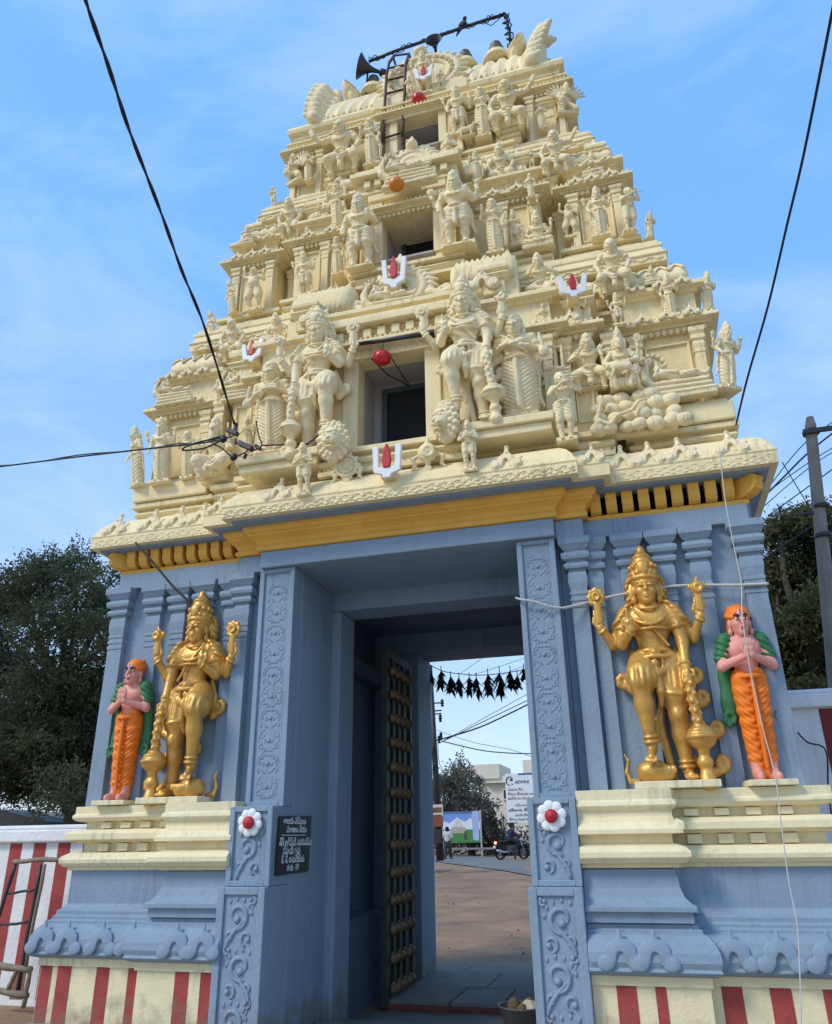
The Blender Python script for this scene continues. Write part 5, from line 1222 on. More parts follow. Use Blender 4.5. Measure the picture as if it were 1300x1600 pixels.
def me_bb(me):
    if me.name not in _bb:
        n = len(me.vertices); c = np.empty(n*3, dtype=np.float32); me.vertices.foreach_get('co', c); c = c.reshape(-1,3); _bb[me.name] = [tuple(c.min(0)), tuple(c.max(0))]
    return _bb[me.name]
# --- first storey: the two tall guardians and their neighbours
for mir, bpx, tpx, lab in ((False, (737,668), (718,450), 'tall cream guardian with raised knee beside the standing goddess and red lamp'),
                           (True, (500,710), (490,497), 'tall cream guardian with raised knee between lowest window and the cable junction')):
    b = at(*bpx, -.42); t_ = at(*tpx, -.46)
    g_ = guardian('guardian_figure', b, t_.z-b.z, mir, CREAMS, lab, 'cream guardians beside the lowest window', 0, 0, 1.02)
    g_.rotation_euler = (R(7), 0, 0)
F = figure
F('goddess', (817,660), (811,486), -.30, 'cream goddess in pleated skirt standing beside the right-hand tall guardian', wide=1.3)
F('goddess', (428,716), (420,564), -.26, 'cream goddess in pleated skirt standing behind the black cable junction', mir=True, wide=1.3)
F('robed', (252,757), (256,650), .04, 'cream four-armed robed figure second from the outer end, low storey by tree side')
F('robed2', (217,762), (212,663), .06, 'outermost cream robed figure of the low storey above the left eave end', yaw=-30)
F('sage', (338,756), (326,652), .0, 'seated cream bearded figure in draped robe just under the cable junction')
F('worship2', (388,716), (391,650), -.1, 'small cream attendant partly hidden by the cable junction')
F('lion', (521,722), (518,656), -.62, 'cream lion head with open mouth below the left guardian knee', yaw=0, name='carved_lion', ped=False)
F('lion', (700,692), (695,624), -.62, 'cream lion head in profile below the right guardian knee', yaw=-38, name='carved_lion', ped=False)
F('disc', (543,757), (543,708), -.50, 'round cream disc emblem with ribbons left of the lowest red and white mark', name='disc_emblem', ped=False, cat='emblem')
F('conch', (670,738), (668,684), -.50, 'cream conch emblem with ribbons right of the lowest red and white mark', name='conch_emblem', ped=False, cat='emblem')
F('worship', (476,776), (478,690), -.58, 'small cream worshipper with folded hands on the eave below the left lion head', back=.3)
F('worship', (736,738), (732,655), -.58, 'small cream worshipper with folded hands on the eave below the right lion head', back=.3)
F('recline', (272,632), (285,582), .05, 'cream reclining figure under serpent hood nearest the outer left corner')
F('recline', (378,624), (374,570), -.05, 'cream reclining figure under serpent hood behind the long black cable', wide=.95)
F('giant', (368,568), (357,498), .32, 'cream seated strongman beside the small red and white mark on the left flank', mir=True)
F('giantk', (437,556), (446,484), .20, 'cream seated giant leaning above the left goddess')
F('robed2', (333,540), (331,483), .48, 'small cream figure standing on the left end of the barrel roof', yaw=-25)
F('worship2', (342,640), (338,592), .02, 'small cream attendant between the two reclining serpent figures')
F('flute', (887,692), (881,580), -.44, 'cream flute player standing beside the dark slit and boulders', mir=False)
F('recline', (872,600), (868,550), -.12, 'small cream hooded serpent figure behind the flute player', wide=.75)
F('giantc', (926,614), (906,521), .02, 'cream seated crowned figure beside the lion-faced god', wide=1.2)
F('lionman', (976,612), (969,508), -.06, 'cream lion-faced god seated with a body across his lap', name='lion_faced_figure', wide=.85)
F('recline', (1068,622), (1060,545), .02, 'largest cream reclining figure under serpent hood, above the right-hand boulders', wide=1.0)
F('rocks', (1003,676), (1003,602), -.12, 'pile of rounded cream boulders with a raised cobra', name='boulder_pile', cat='sculpture', ped=False, wide=1.0)
F('robed', (1138,612), (1128,500), .10, 'cream animal-faced standing figure at the right corner below the eave', yaw=35)
F('robed2', (1107,488), (1098,423), .34, 'cream standing figure on the outer right corner of the second ledge', yaw=30)
F('robed', (1050,498), (1042,426), .22, 'cream four-armed figure on a pedestal in front of the right barrel roof')
F('deity', (968,512), (962,456), .02, 'small crowned four-armed figure directly above the lion-faced god')
F('robed', (906,519), (900,456), .02, 'small robed figure below the red and white mark on the right flank')
F('worship2', (852,519), (843,474), -.02, 'small cream attendant just above the right goddess crown')
F('giantc', (848,478), (841,393), .20, 'cream seated giant left of the red and white mark on the right flank')
F('giant', (963,463), (949,372), .20, 'cream seated strongman right of the red and white mark on the right flank')
F('dancer', (752,476), (748,420), .10, 'small cream woman above the tall right guardian crown')
F('prince', (799,480), (795,430), .10, 'small cream prince beside the dark niche above the right goddess')
# --- second storey
F('recline', (615,492), (600,432), -.30, 'large cream reclining figure under serpent hood above the lowest window', wide=1.05)
F('belly', (398,488), (396,414), .52, 'round-bellied cream dancer in the left niche of the second storey')
F('robed2', (364,492), (365,434), .50, 'cream figure turned outward beside the round-bellied dancer', yaw=-30)
F('deity', (477,466), (476,391), .40, 'small cream four-armed figure below the seated pair, left of the second window')
F('dancer', (528,432), (523,370), .34, 'cream woman beside the left prince of the second window')
F('prince', (566,424), (563,300), .22, 'cream prince in short wrap at the left side of the second window', wide=1.25)
F('giantk', (457,376), (466,302), .66, 'cream seated giant on the left flank above the second storey niche')
F('cross2', (482,388), (482,352), .60, 'tiny cross-legged cream figure under the left seated giant')
F('dancer', (528,362), (527,286), .58, 'cream woman standing behind the left prince below the bull')
F('worship', (429,324), (430,290), .98, 'tiny cream figure alone on the outer left ledge', yaw=-20)
F('deity', (718,390), (708,265), .20, 'cream four-armed prince at the right side of the second window', wide=1.25)
F('dancer', (775,400), (766,310), .30, 'cream woman with draped veil beside the right prince of the second window')
F('cross', (843,392), (835,328), .46, 'cream cross-legged four-armed figure in the right niche of the second storey')
F('worship2', (831,310), (829,270), .36, 'small cream worshipper on the cornice between the two right seated giants')
F('giantk', (787,297), (792,217), .68, 'cream seated giant lower right of the top opening')
F('worship', (832,267), (826,233), .66, 'tiny cream cherub between the two right seated giants', back=.6)
F('giantr', (872,279), (869,200), .70, 'cream seated strongman with raised arm under the right winged figure', wide=1.05)
F('robed', (940,373), (931,290), .48, 'cream four-armed figure at the right end niche of the second storey')
F('flute', (985,365), (977,293), .50, 'cream flute player at the right corner of the second storey', yaw=20)
F('robed2', (1016,374), (1013,328), .56, 'small cream figure at the extreme right of the second ledge', yaw=35)
F('cross2', (928,279), (923,236), .72, 'small meditating cream figure in front of the upper right barrel roof')
F('bull', (552,308), (552,270), .48, 'cream bull standing on the cornice left of the orange lamp', name='stucco_bull', mir=True)
F('recline', (640,289), (622,236), .10, 'cream reclining figure under serpent hood above the orange lamp', wide=1.05)
# --- top storey and crown
F('worship', (705,268), (702,207), .48, 'cream worshipper with folded hands right of the scrolled gable below the top opening')
F('giantr', (540,280), (529,184), 1.02, 'cream moustached strongman seated left of the steel ladder', mir=True, wide=1.15)
F('dancer', (581,262), (574,186), .92, 'cream woman standing at the foot of the steel ladder')
F('wing', (465,289), (460,238), 1.12, 'cream winged kneeling figure at the left top corner', yaw=-20)
F('deity', (718,214), (706,133), .92, 'cream crowned four-armed figure right of the top opening')
F('dancer', (756,219), (746,137), .94, 'cream woman beside the crowned figure right of the top opening')
F('giantr', (798,212), (795,119), 1.02, 'cream moustached strongman seated with one arm raised under the right end of the roof', wide=1.15)
F('wing', (886,184), (884,127), 1.15, 'cream winged kneeling figure at the right top corner', yaw=20)
F('deity', (664,150), (660,78), .98, 'cream crowned figure inside the top gable', back=.3)
F('worship', (641,152), (638,118), 1.0, 'tiny cream attendant left of the gable figure', back=.3)
F('worship', (690,140), (686,108), 1.0, 'tiny cream attendant right of the gable figure', back=.3)
F('bull', (676,532), (676,506), -.42, 'small crouching cream animal at the right end of the steel rail', name='stucco_animal', back=.3)
F('worship2', (757,272), (755,245), .62, 'tiny cream attendant left of the lower right seated giant')
F('worship', (499,347), (497,318), .62, 'tiny cream figure right of the cross-legged figure on the left flank')
F('cross2', (770,664), (768,634), -.46, 'tiny crouching cream figure between the right guardian club and the goddess feet', back=.2)
F('bull', (730,214), (729,192), .86, 'tiny cream animal at the feet of the crowned pair beside the top opening', name='stucco_animal')
F('prince', (806,386), (804,326), .42, 'cream prince standing in the panel between the veiled woman and cross-legged figure')
F('worship2', (848,203), (847,160), 1.05, 'small cream attendant between the roof strongman and the right winged figure')
F('worship2', (482,285), (480,240), 1.05, 'small cream attendant between the left winged figure and moustached strongman')
F('dancer', (746,285), (744,236), .48, 'small cream woman on the ledge right of the folded-hands worshipper')
F('cross2', (1020,446), (1018,414), .18, 'small seated cream figure in front of the diamond-patterned right barrel roof')
F('belly', (893,374), (893,314), .66, 'round-bellied cream dwarf between the posts right of the cross-legged figure')
F('cross2', (388,384), (388,352), .60, 'seated cream figure on the cornice over the left round-bellied dancer')
F('dancer', (293,750), (296,672), .06, 'cream woman between the four-armed robed figure and the bearded figure')

# ------------------------------------------------------------------ painted U-shaped marks
def tilak(px, py, hpx, y, label, flare=.12, yaw=0, xs=1.0):
    a = at(px, py + hpx*.5, y); b = at(px, py - hpx*.5, y); h = b.z - a.z
    t = thing('temple_mark', label, 'emblem', a, 'red and white painted marks on the tower', R(yaw), (h*xs, h, h))
    mb = MB(); f = flare
    mb.prism([(-.10,.0),(.10,.0),(.13,.10),(.30,.16),(.40+f*.5,.20),(.45+f,1.0),(.27+f,1.0),(.23,.34),(-.23,.34),(-.27-f,1.0),(-.45-f,1.0),(-.40-f*.5,.20),(-.30,.16),(-.13,.10)], -.06, .06)
    bev(mb.build('white_mark', WHITE, t), .02)
    mb = MB(); mb.prism([(-.10,.30),(.10,.30),(.14,.50),(.11,.78),(.03,1.04),(-.03,1.04),(-.11,.78),(-.14,.50)], -.10, -.0)
    bev(mb.build('red_mark', REDB, t), .03)
    mb = MB(); mb.box(-.2, .2, .05, .9, .05, .3); mb.build('fixing', CREAM, t)
tilak(605, 722, 50, -.66, 'largest red and white U-shaped mark on the eave below the lowest window', -.02)
tilak(616, 428, 46, -.12, 'red and white U-shaped mark on the scrolled gable between the two windows', .03, 0, .74)
tilak(897, 447, 34, -.22, 'red and white U-shaped mark between two seated giants on the right flank', .12, 10)
tilak(393, 550, 30, -.12, 'red and white U-shaped mark beside the seated strongman on the left flank', .12, -10)
tilak(662, 115, 20, .84, 'red and white U-shaped mark inside the top gable', .10)

# ------------------------------------------------------------------ hanging lamps
def lamp(px, py, dpx, y, m, label, cord=14):
    c = at(px, py, y); r = (at(px + dpx*.5, py, y) - c).length
    t = thing('hanging_lamp', label, 'lamp', c, None, 0, r)
    mb = MB(); rings = []
    for i in range(9):
        a = math.pi*i/8; rings.append([(max(.02, math.sin(a))*(1+.07*math.cos(k*math.pi))*math.cos(2*math.pi*k/16), max(.02, math.sin(a))*(1+.07*math.cos(k*math.pi))*math.sin(2*math.pi*k/16), -.85*math.cos(a)) for k in range(16)])
    mb.rings(rings, True, True); mb.build('lamp_shade', m, t)
    mb = MB(); mb.lathe([(.2,.78),(.22,.85),(.18,1.05),(.1,1.1)], 10); mb.build('lamp_holder', BLACK, t)
    mb = MB(); mb.tube([(0,0,1.05),(.1,.1,1.5),(.02,.3,2.0+cord*.05)], .035, 6); mb.build('lamp_cord', CABLE, t)
LRED = mat('red_lamp_plastic', (.55,.012,.02), .3, .1, 6, 0, 40, spec=.6); LORA = mat('orange_lamp_plastic', (.72,.22,.01), .3, .1, 6, 0, 40, spec=.6)
lamp(597, 559, 27, -.48, LRED, 'red round lamp hanging before the lowest window')
lamp(619, 288, 23, .0, LORA, 'orange round lamp hanging above the second window')
lamp(654, 155, 20, .88, LRED, 'red round lamp hanging below the top gable')
t = thing('light_rail', 'dark steel rail fixed across the lintel of the lowest window', 'rail', at(605,531,-.5))
def px_tube(parent, pts, r, name, m, n=6):
    o = Vector(parent.location); mb = MB(); mb.tube([Vector(p) - o for p in pts], r, n); return mb.build(name, m, parent)
mb = MB()
a, b = at(548,539,-.52), at(690,519,-.52); px_tube(t, [a, (a+b)/2, b], .024, 'rail', STEEL)
px_tube(t, [at(690,519,-.52), at(694,530,-.53), at(676,527,-.53)], .03, 'rail_end', STEEL)
px_tube(t, [at(580,560,-.5), at(605,585,-.2), at(643,605,.2)], .007, 'loose_wire', CABLE); px_tube(t, [at(612,560,-.5), at(630,588,-.1), at(643,606,.2)], .007, 'loose_wire', CABLE)

# ------------------------------------------------------------------ roof-top steelwork
t = thing('roof_ladder', 'narrow steel ladder hooked over the roof beside the top opening', 'ladder', at(612,215,.9))
L = [at(599,222,.88), at(600,190,.90), at(602,150,.95), at(604,118,1.0), at(608,98,1.05), at(616,87,1.15)]
Rr = [at(629,212,.88), at(630,190,.90), at(632,150,.95), at(633,118,1.0), at(634,100,1.05), at(639,84,1.15)]
px_tube(t, L, .024, 'side_rail', RUST); px_tube(t, Rr, .024, 'side_rail', RUST)
for a, b in zip(((599,216),(600,190),(601,168),(602,147),(603,126),(606,107),(616,87)), ((629,207),(630,181),(631,160),(632,139),(633,119),(634,101),(639,84))):
    k = (222-a[1])/135*.27; px_tube(t, [at(*a,.88+k), at(*b,.88+k)], .016, 'rung', RUST)
px_tube(t, [at(639,84,1.15), at(648,108,1.2)], .018, 'brace', RUST); px_tube(t, [at(614,88,1.15), at(621,112,1.2)], .018, 'brace', RUST)
t = thing('roof_pipe', 'bent black pipe wound with wire along the top of the roof', 'pipe', at(790,22,2.0))
top = [at(576,96,2.0), at(620,79,2.0), at(672,61,2.0), at(723,43,2.0), at(760,31,2.0), at(790,22,2.0)]
px_tube(t, top, .028, 'pipe', STEEL); px_tube(t, [at(790,22,2.0), at(796,52,2.05), at(801,92,2.1)], .026, 'upright', STEEL)
for k in range(2):
    pts = []
    for i in range(61):
        u = i/60*5; j = min(4, int(u)); p = top[j].lerp(top[j+1], u-j); w = i*.9 + k*2; rr = .04 + .02*math.sin(i*.53+k); pts.append(p + Vector((0, math.cos(w)*rr, math.sin(w)*rr)))
    px_tube(t, pts, .008, 'wound_wire', CABLE, 5)
pts = [at(790,22,2.0).lerp(at(799,76,2.08), i/30) + Vector((math.cos(i*1.3)*.06 + .02*math.sin(i*.7), math.sin(i*1.3)*.05, .015*math.sin(i*2.1))) for i in range(31)]
px_tube(t, pts, .013, 'wound_wire', CABLE, 5); px_tube(t, [at(752,34,2.0), at(768,40,1.98), at(786,24,2.0)], .008, 'loose_wire', CABLE)
s = Sdf(); s.ell((0,0,.5), (.25,.5,.32), .1, rx=.4); s.ell((0,-.32,.86), (.17,.19,.18), .06); s.cap((0,-.48,.84), (0,-.62,.80), .05, .02, .02); s.cap((0,.35,.36), (0,.85,.12), .16, .06, .08); s.cap((0,-.05,.2), (0,-.05,0), .05, .03, .02)
a = at(723,45,2.0); t = thing('bird', 'small dark bird perched on the roof pipe', 'bird', a, None, R(50), .22); link('body', s.mesh('bird', 40), mat('dark_feathers', (.03,.03,.035), .7, .2, 9, 0, 40), t)
def horn(name, c, d, sc, label, post):
    t = thing(name, label, 'loudspeaker', c)
    q = Vector(d).to_track_quat('Z', 'Y').to_matrix().to_4x4()
    mb = MB(); mb.lathe([(.03,-.30),(.045,-.22),(.06,-.12),(.10,-.02),(.17,.08),(.26,.17),(.285,.19),(.27,.185),(.16,.07),(.08,-.03),(.02,-.1)], 22)
    o = mb.build('horn', STEEL, t); o.matrix_local = q @ Matrix.Scale(sc, 4)
    mb = MB(); mb.lathe([(.02,-.44),(.085,-.43),(.09,-.32),(.05,-.28)], 14); o = mb.build('driver', STEEL, t); o.matrix_local = q @ Matrix.Scale(sc, 4)
    mb = MB(); mb.tube([Vector((0,.02,-.05*sc)), Vector(post)], .018, 6); mb.build('post', STEEL, t)
c = at(574,107,1.95); horn('horn_loudspeaker', c, (-.85,-.35,.25), .78, 'black horn loudspeaker facing away to the left end of the roof', at(572,150,2.0)-c)
c = at(679,70,1.95); horn('horn_loudspeaker', c, (.05,-.95,.0), .52, 'small round black loudspeaker above the top gable', at(681,92,2.0)-c)

# ------------------------------------------------------------------ cables, ropes, conduits on the facade
def cable(name, label, cat, pts, r, m, n=7, group=None, extra=()):
    pts = [Vector(p) for p in pts]; t = thing(name, label, cat, pts[0], group)
    px_tube(t, smooth(pts), r, 'strand', m, n)
    for pp in extra: px_tube(t, smooth([Vector(p) for p in pp]), r*.6, 'thin_strand', m, n)
    return t
def smooth(p, k=6):
    out = []
    for i in range(len(p)-1):
        a, b, c, d = p[max(i-1,0)], p[i], p[i+1], p[min(i+2,len(p)-1)]
        for j in range(k):
            u = j/k; out.append(.5*((2*b) + (c-a)*u + (2*a-5*b+4*c-d)*u*u + (3*b-a-3*c+d)*u**3))
    return out + [p[-1]]
base = [at(366,662,-.75), atd(354,622,7.6), atd(320,512,7.0), atd(283,420,6.6), atd(247,320,6.2), atd(205,212,5.9), atd(168,100,5.6), atd(130,-10,5.4), atd(118,-60,5.3)]
sp = smooth(base); tw = [p + Vector((math.cos(i*.9)*.0065, 0, math.sin(i*.9)*.0065)) for i, p in enumerate(sp)]; tw2 = [p - Vector((math.cos(i*.9)*.0065, 0, math.sin(i*.9)*.0065)) for i, p in enumerate(sp)]
t = thing('overhead_cable', 'thick twisted black cable running steeply down to the cable junction', 'cable', base[0]); px_tube(t, tw, .0085, 'strand', CABLE); px_tube(t, tw2, .0075, 'strand', CABLE)
base = [at(352,686,-.78), atd(310,693,8.6), atd(250,699,9.0), atd(120,714,9.8), atd(0,729,10.6), atd(-60,735,11)]
t = thing('overhead_cable', 'black cable pair running nearly level to the left edge from the junction', 'cable', base[0])
sp = smooth(base); px_tube(t, sp, .011, 'strand', CABLE); px_tube(t, [p + Vector((0,0,.014*math.sin(i*.8)+.01)) for i, p in enumerate(sp)], .008, 'strand', CABLE)
px_tube(t, smooth([at(352,684,-.78), at(320,700,-.8), at(285,703,-.85), at(300,694,-.85), at(330,686,-.8), at(352,680,-.78)]), .010, 'slack_loop', CABLE)
cable('overhead_cable', 'thin dark cable descending from the top right corner to the eave', 'cable', [at(1150,664,-.40), atd(1168,590,7.0), atd(1200,478,6.7), atd(1230,350,6.4), atd(1256,240,6.1), atd(1298,30,5.6), atd(1310,-30,5.5)], .009, CABLE)
t = thing('cable_junction', 'cluster of black clamps and connectors where the cables meet the tower', 'junction', at(375,690,-.75))
o0 = Vector(t.location)
def obx(p, h, ang, name, m=STEEL): mb = MB(); mb.obox(Vector(p)-o0, h, Matrix.Rotation(ang, 3, 'Y')); return bev(mb.build(name, m, t), .006)
obx(at(363,675,-.76), (.075,.03,.022), .5, 'clamp'); obx(at(384,697,-.74), (.09,.035,.026), .55, 'clamp'); obx(at(368,668,-.76), (.018,.018,.05), .1, 'cable_grip'); obx(at(403,699,-.72), (.04,.02,.02), .7, 'clamp_tail'); obx(at(368,690,-.76), (.014,.014,.03), 0, 'bolt'); obx(at(383,713,-.74), (.014,.014,.03), .4, 'bolt')
for px, py in ((349,686),(365,714)): mb = MB(); mb.ball(at(px,py,-.79)-o0, (.042,.03,.042), 12, 8); mb.build('connector', BLACK, t)
for pts in ([at(349,686,-.78), at(362,682,-.77), at(370,676,-.76)], [at(331,693,-.78), at(346,700,-.77), at(360,712,-.77)], [at(372,712,-.77), at(384,706,-.76), at(388,698,-.74)], [at(400,658,-.6), at(404,680,-.62), at(409,696,-.7), at(396,704,-.74)], [at(409,696,-.7), at(440,695,-.55), at(480,694,-.5)], [at(480,694,-.5), at(500,678,-.55), at(517,660,-.6)]): px_tube(t, smooth(pts), .008, 'wire', CABLE)
ry = -.66
cable('hanging_rope', 'thin white rope hanging from the eave past the painted devotee', 'rope', [at(1124,700,ry), at(1133,780,ry), at(1146,850,ry), at(1158,910,ry), at(1160,960,ry), at(1171,1040,ry), at(1190,1130,ry), at(1211,1212,ry), at(1221,1290,ry), at(1233,1380,ry), at(1245,1440,ry), at(1249,1500,ry), at(1251,1560,ry), at(1252,1640,ry)], .0045, ROPE)
cable('conduit_pipe', 'thin white conduit running across the blue wall behind the gold statue', 'pipe', [at(1201,912,-.10), at(1150,914,-.095), at(1090,914,-.085), at(1040,917,-.085), at(990,925,-.085), at(942,935,-.10), at(905,945,-.15), at(880,950,-.22)], .0125, ROPE)
cable('conduit_tail', 'loose grey end of conduit bending across the carved jamb', 'pipe', [at(880,950,-.22), at(858,947,-.24), at(835,940,-.245), at(812,936,-.24), at(806,934,-.1)], .0095, ROPE)
cable('slanting_rod', 'dark slanting rod reaching from the eave to the gold statue', 'rod', [at(212,848,-.35), at(240,880,-.3), at(270,916,-.25), at(292,938,-.22), at(302,958,-.20), at(306,975,-.20)], .013, RUST)

# black hand-lettered notice on the passage wall
t = thing('notice_board', 'black board with white hand lettering on the inner passage wall', 'notice', (OL, .03, 1.31))
mb = MB(); mb.prismx([(-.36,.01),(.34,.02),(.37,.50),(-.335,.485)], .004, .022); bev(mb.build('board', BLACK, t), .004)
CHALK = mat('white_chalk_paint', (.72,.74,.76), .8, .1, 9, 0, 40)
def lettering(txt, size, parent, loc, rot, m, bold=.0, sx=1.0, align='LEFT', name='lettering'):
    cu = bpy.data.curves.new(name, 'FONT'); cu.body = txt; cu.size = size; cu.align_x = align; cu.offset = bold; cu.resolution_u = 3; cu.extrude = 0.0015
    o = bpy.data.objects.new(name, cu); COL.objects.link(o)
    dg = bpy.context.evaluated_depsgraph_get(); me = bpy.data.meshes.new_from_object(o.evaluated_get(dg))
    bpy.data.objects.remove(o); bpy.data.curves.remove(cu)
    me.materials.clear()
    q = link(name, me, m, parent, loc, rot, (sx, 1, 1)); return q
rx = (math.pi/2, 0, math.pi/2)
for txt, sz, yy, zz in (('ఆలయ నిర్మాణ', .075, -.26, .425), ('పూజలు చేయు', .075, -.19, .355), ('శ్రీ లక్ష్మీ నరసమ్మ', .08, -.33, .245), ('స్వామి కృప', .08, -.25, .175), ('కీ. శే. రామయ్య', .075, -.27, .105), ('గారు  19', .075, -.15, .04)):
    lettering(txt, sz, t, (.0245, yy, zz), rx, CHALK, .0012)
mb = MB(); mb.box(.0225, .0245, -.29, .24, .328, .334); mb.build('rule_line', CHALK, t)

# ------------------------------------------------------------------ leaf garland inside the rear opening
LEAFD = mat('dry_dark_leaf', (.022,.022,.014), .7, .3, 9, 0, 40)
t = thing('leaf_garland', 'string of dry dark leaf bunches hung across the rear opening', 'garland', at(745,1050,4.24))
gp = [at(664,1034,4.24), at(690,1048,4.24), at(720,1053,4.24), at(750,1055,4.24), at(785,1052,4.24), at(822,1046,4.24)]
px_tube(t, smooth(gp), .006, 'string', CABLE)
rng = random.Random(11)
for px, py, hp in ((673,1048,28),(689,1046,40),(704,1054,38),(717,1056,34),(733,1056,36),(744,1056,40),(762,1050,48),(780,1046,50),(797,1046,44),(808,1052,30),(818,1042,26)):
    a = at(px, py, 4.24); mb = MB(); H_ = hp/1205*11.4
    mb.tube([(0,0,.05),(0,0,-H_*.35)], .007, 5)
    for k in range(26):
        an = rng.uniform(0,6.28); z0 = -H_*rng.uniform(.02,.5); ln = H_*rng.uniform(.35,.6); sp_ = rng.uniform(.15,.75)
        d = Vector((math.cos(an)*sp_, math.sin(an)*sp_, -1)).normalized(); sd = Vector((-math.sin(an), math.cos(an), 0))
        p0 = Vector((0,0,z0)); p1 = p0 + d*ln*.5; p2 = p0 + d*ln + Vector((math.cos(an)*.03,math.sin(an)*.03,0)); w_ = .030
        mb.add([p0, p1 + sd*w_, p2, p1 - sd*w_, p1 + Vector((0,0,.008))], [(0,1,4),(1,2,4),(2,3,4),(3,0,4)])
    mb.build('leaf_bunch', LEAFD, t, loc=a - Vector(t.location))

# basin with coconuts, and the stone by the passage wall
a = atz(817, 1566, .22); t = thing('metal_basin', 'round dark metal basin of coconuts and cloth on the passage floor', 'basin', (a.x, a.y, -.048), None, 0, .92)
mb = MB(); mb.lathe([(.001,0),(.14,0),(.17,.03),(.235,.25),(.25,.262),(.245,.275),(.225,.262),(.16,.05),(.001,.035)], 26); mb.build('bowl', mat('dull_dark_metal', (.10,.10,.10), .55, .2, 6, .2, 30, metal=.3), t)
HUSK = mat('coconut_husk', (.17,.11,.065), .95, .3, 12, .8, 50)
for x, y, z, r in ((-.09,.0,.25,.075),(.05,.08,.26,.062),(.0,-.08,.22,.07),(.1,.02,.2,.07)):
    mb = MB(); mb.ball((0,0,0), (r*.9,r*.9,r*1.15), 12, 8); mb.build('coconut', HUSK, t, loc=(x,y,z), rot=(.4,.3,0))
mb = MB(); mb.add([(-.05,-.14,.24),(.12,-.12,.25),(.17,.04,.29),(.02,.03,.31),(.08,-.04,.32)], [(0,1,4),(1,2,4),(2,3,4),(3,0,4)]); o = mb.build('cloth', mat('crumpled_pale_cloth', (.5,.44,.36), .9, .15, 8, .3, 40), t)
so = o.modifiers.new('solid', 'SOLIDIFY'); so.thickness = .006
t = thing('loose_stone', 'flat grey stone lying at the foot of the passage wall', 'stone', (-.93, .62, .0)); s = Sdf(); s.ell((0,0,.05), (.15,.10,.05), .02); s.ell((.05,.02,.04), (.12,.11,.04), .03); link('stone', s.mesh('stone', 24, norm=False), STONE, t)

# ------------------------------------------------------------------ compound walls
def compound(label, x0, x1, y, z, st, red, capm, wallm, ph):
    t = thing('compound_wall', label, 'wall', ((x0+x1)/2, y, 0)); o = Vector(t.location)
    mb = MB(); mb.box(x0-o.x, x1-o.x, 0, .25, -.2, z-.16); mb.build('wall', wallm, t)
    mb = MB(); mb.box(x0-o.x, x1-o.x, -.07, .32, z-.16, z-.02); mb.box(x0-o.x, x1-o.x, -.03, .28, z-.02, z+.03); mb.build('coping', capm, t, .02)
    x = x0 + ph
    while x + st*.5 < x1:
        mb = MB(); mb.box(x-o.x, x+st*.5-o.x, -.003, -.0005, .0, z-.17); mb.build('red_stripe', red, t); x += st
compound('white compound wall with red stripes behind the leaning trestle', -15, -3.3, 1.45, 1.78, .345, REDP, WHITEW, WHITEW, .24)
compound('tall whitewashed wall with one dark red stripe beside the right corner', 3.32, 14, 1.9, 2.93, 1.05, mat('dark_red_paint', (.22,.022,.028), .7, .1, 3, .2, 40), WHITEW, WHITEW, .54)
cable('wall_wire', 'thin black wire trailing along the whitewashed right wall', 'wire', [at(1246,1144,1.82), at(1262,1160,1.82), at(1290,1172,1.82), at(1294,1230,1.82), at(1300,1280,1.82)], .008, CABLE)

# leaning trestle of rods and poles at the left
t = thing('leaning_trestle', 'rough trestle of steel rods and timber poles leaning on the striped wall', 'trestle', at(50,1560,1.1)); Q = lambda px, py, y=1.1: at(px, py, y)
for a, b, r, m, nm in (((25,1347),(-14,1470),.022,STEEL,'rod'),((64,1350),(27,1550),.024,STEEL,'rod'),((72,1350),(42,1510),.022,BAMBOO,'pole'),((13,1396),(56,1391),.014,STEEL,'rung'),((-5,1446),(47,1440),.014,STEEL,'rung'),((24,1346),(106,1342),.026,BAMBOO,'pole'),((-6,1507),(50,1516),.036,BAMBOO,'pole'),((-6,1546),(45,1556),.034,BAMBOO,'pole'),((30,1512),(15,1545),.026,BAMBOO,'pole'),((50,1510),(38,1575),.026,BAMBOO,'pole')):
    p, q = Q(*a), Q(*b); rr = random.Random(int(a[0]*7+b[1])); mid = [(p.lerp(q, k/5)) + Vector((rr.uniform(-.008,.008), -.02 if nm == 'pole' else 0, rr.uniform(-.008,.008))) for k in range(6)]
    px_tube(t, mid, [r*rr.uniform(.9,1.1) for _ in mid], nm, m)

# ------------------------------------------------------------------ trees
LEAF1 = mat('dark_leaf', (.105,.12,.068), .85, .4, .7, 0, 30, spec=.12); LEAF2 = mat('olive_leaf', (.115,.12,.055), .85, .4, 1.1, 0, 30, spec=.12); LEAF3 = mat('dusty_leaf', (.15,.145,.11), .75, .35, 1.0, 0, 30, spec=.2)
for m_ in (LEAF1, LEAF2, LEAF3):     # thin leaves let some light through
    N_, L_ = m_.node_tree.nodes, m_.node_tree.links; pb = N_['Principled BSDF']; tl = N_.new('ShaderNodeBsdfTranslucent'); ms = N_.new('ShaderNodeMixShader'); ms.inputs[0].default_value = .38
    L_.new(pb.inputs['Base Color'].links[0].from_socket, tl.inputs['Color']); L_.new(pb.outputs[0], ms.inputs[1]); L_.new(tl.outputs[0], ms.inputs[2]); L_.new(ms.outputs[0], N_['Material Output'].inputs['Surface'])
BARK = mat('grey_bark', (.07,.058,.045), .9, .2, 5, .5, 30)
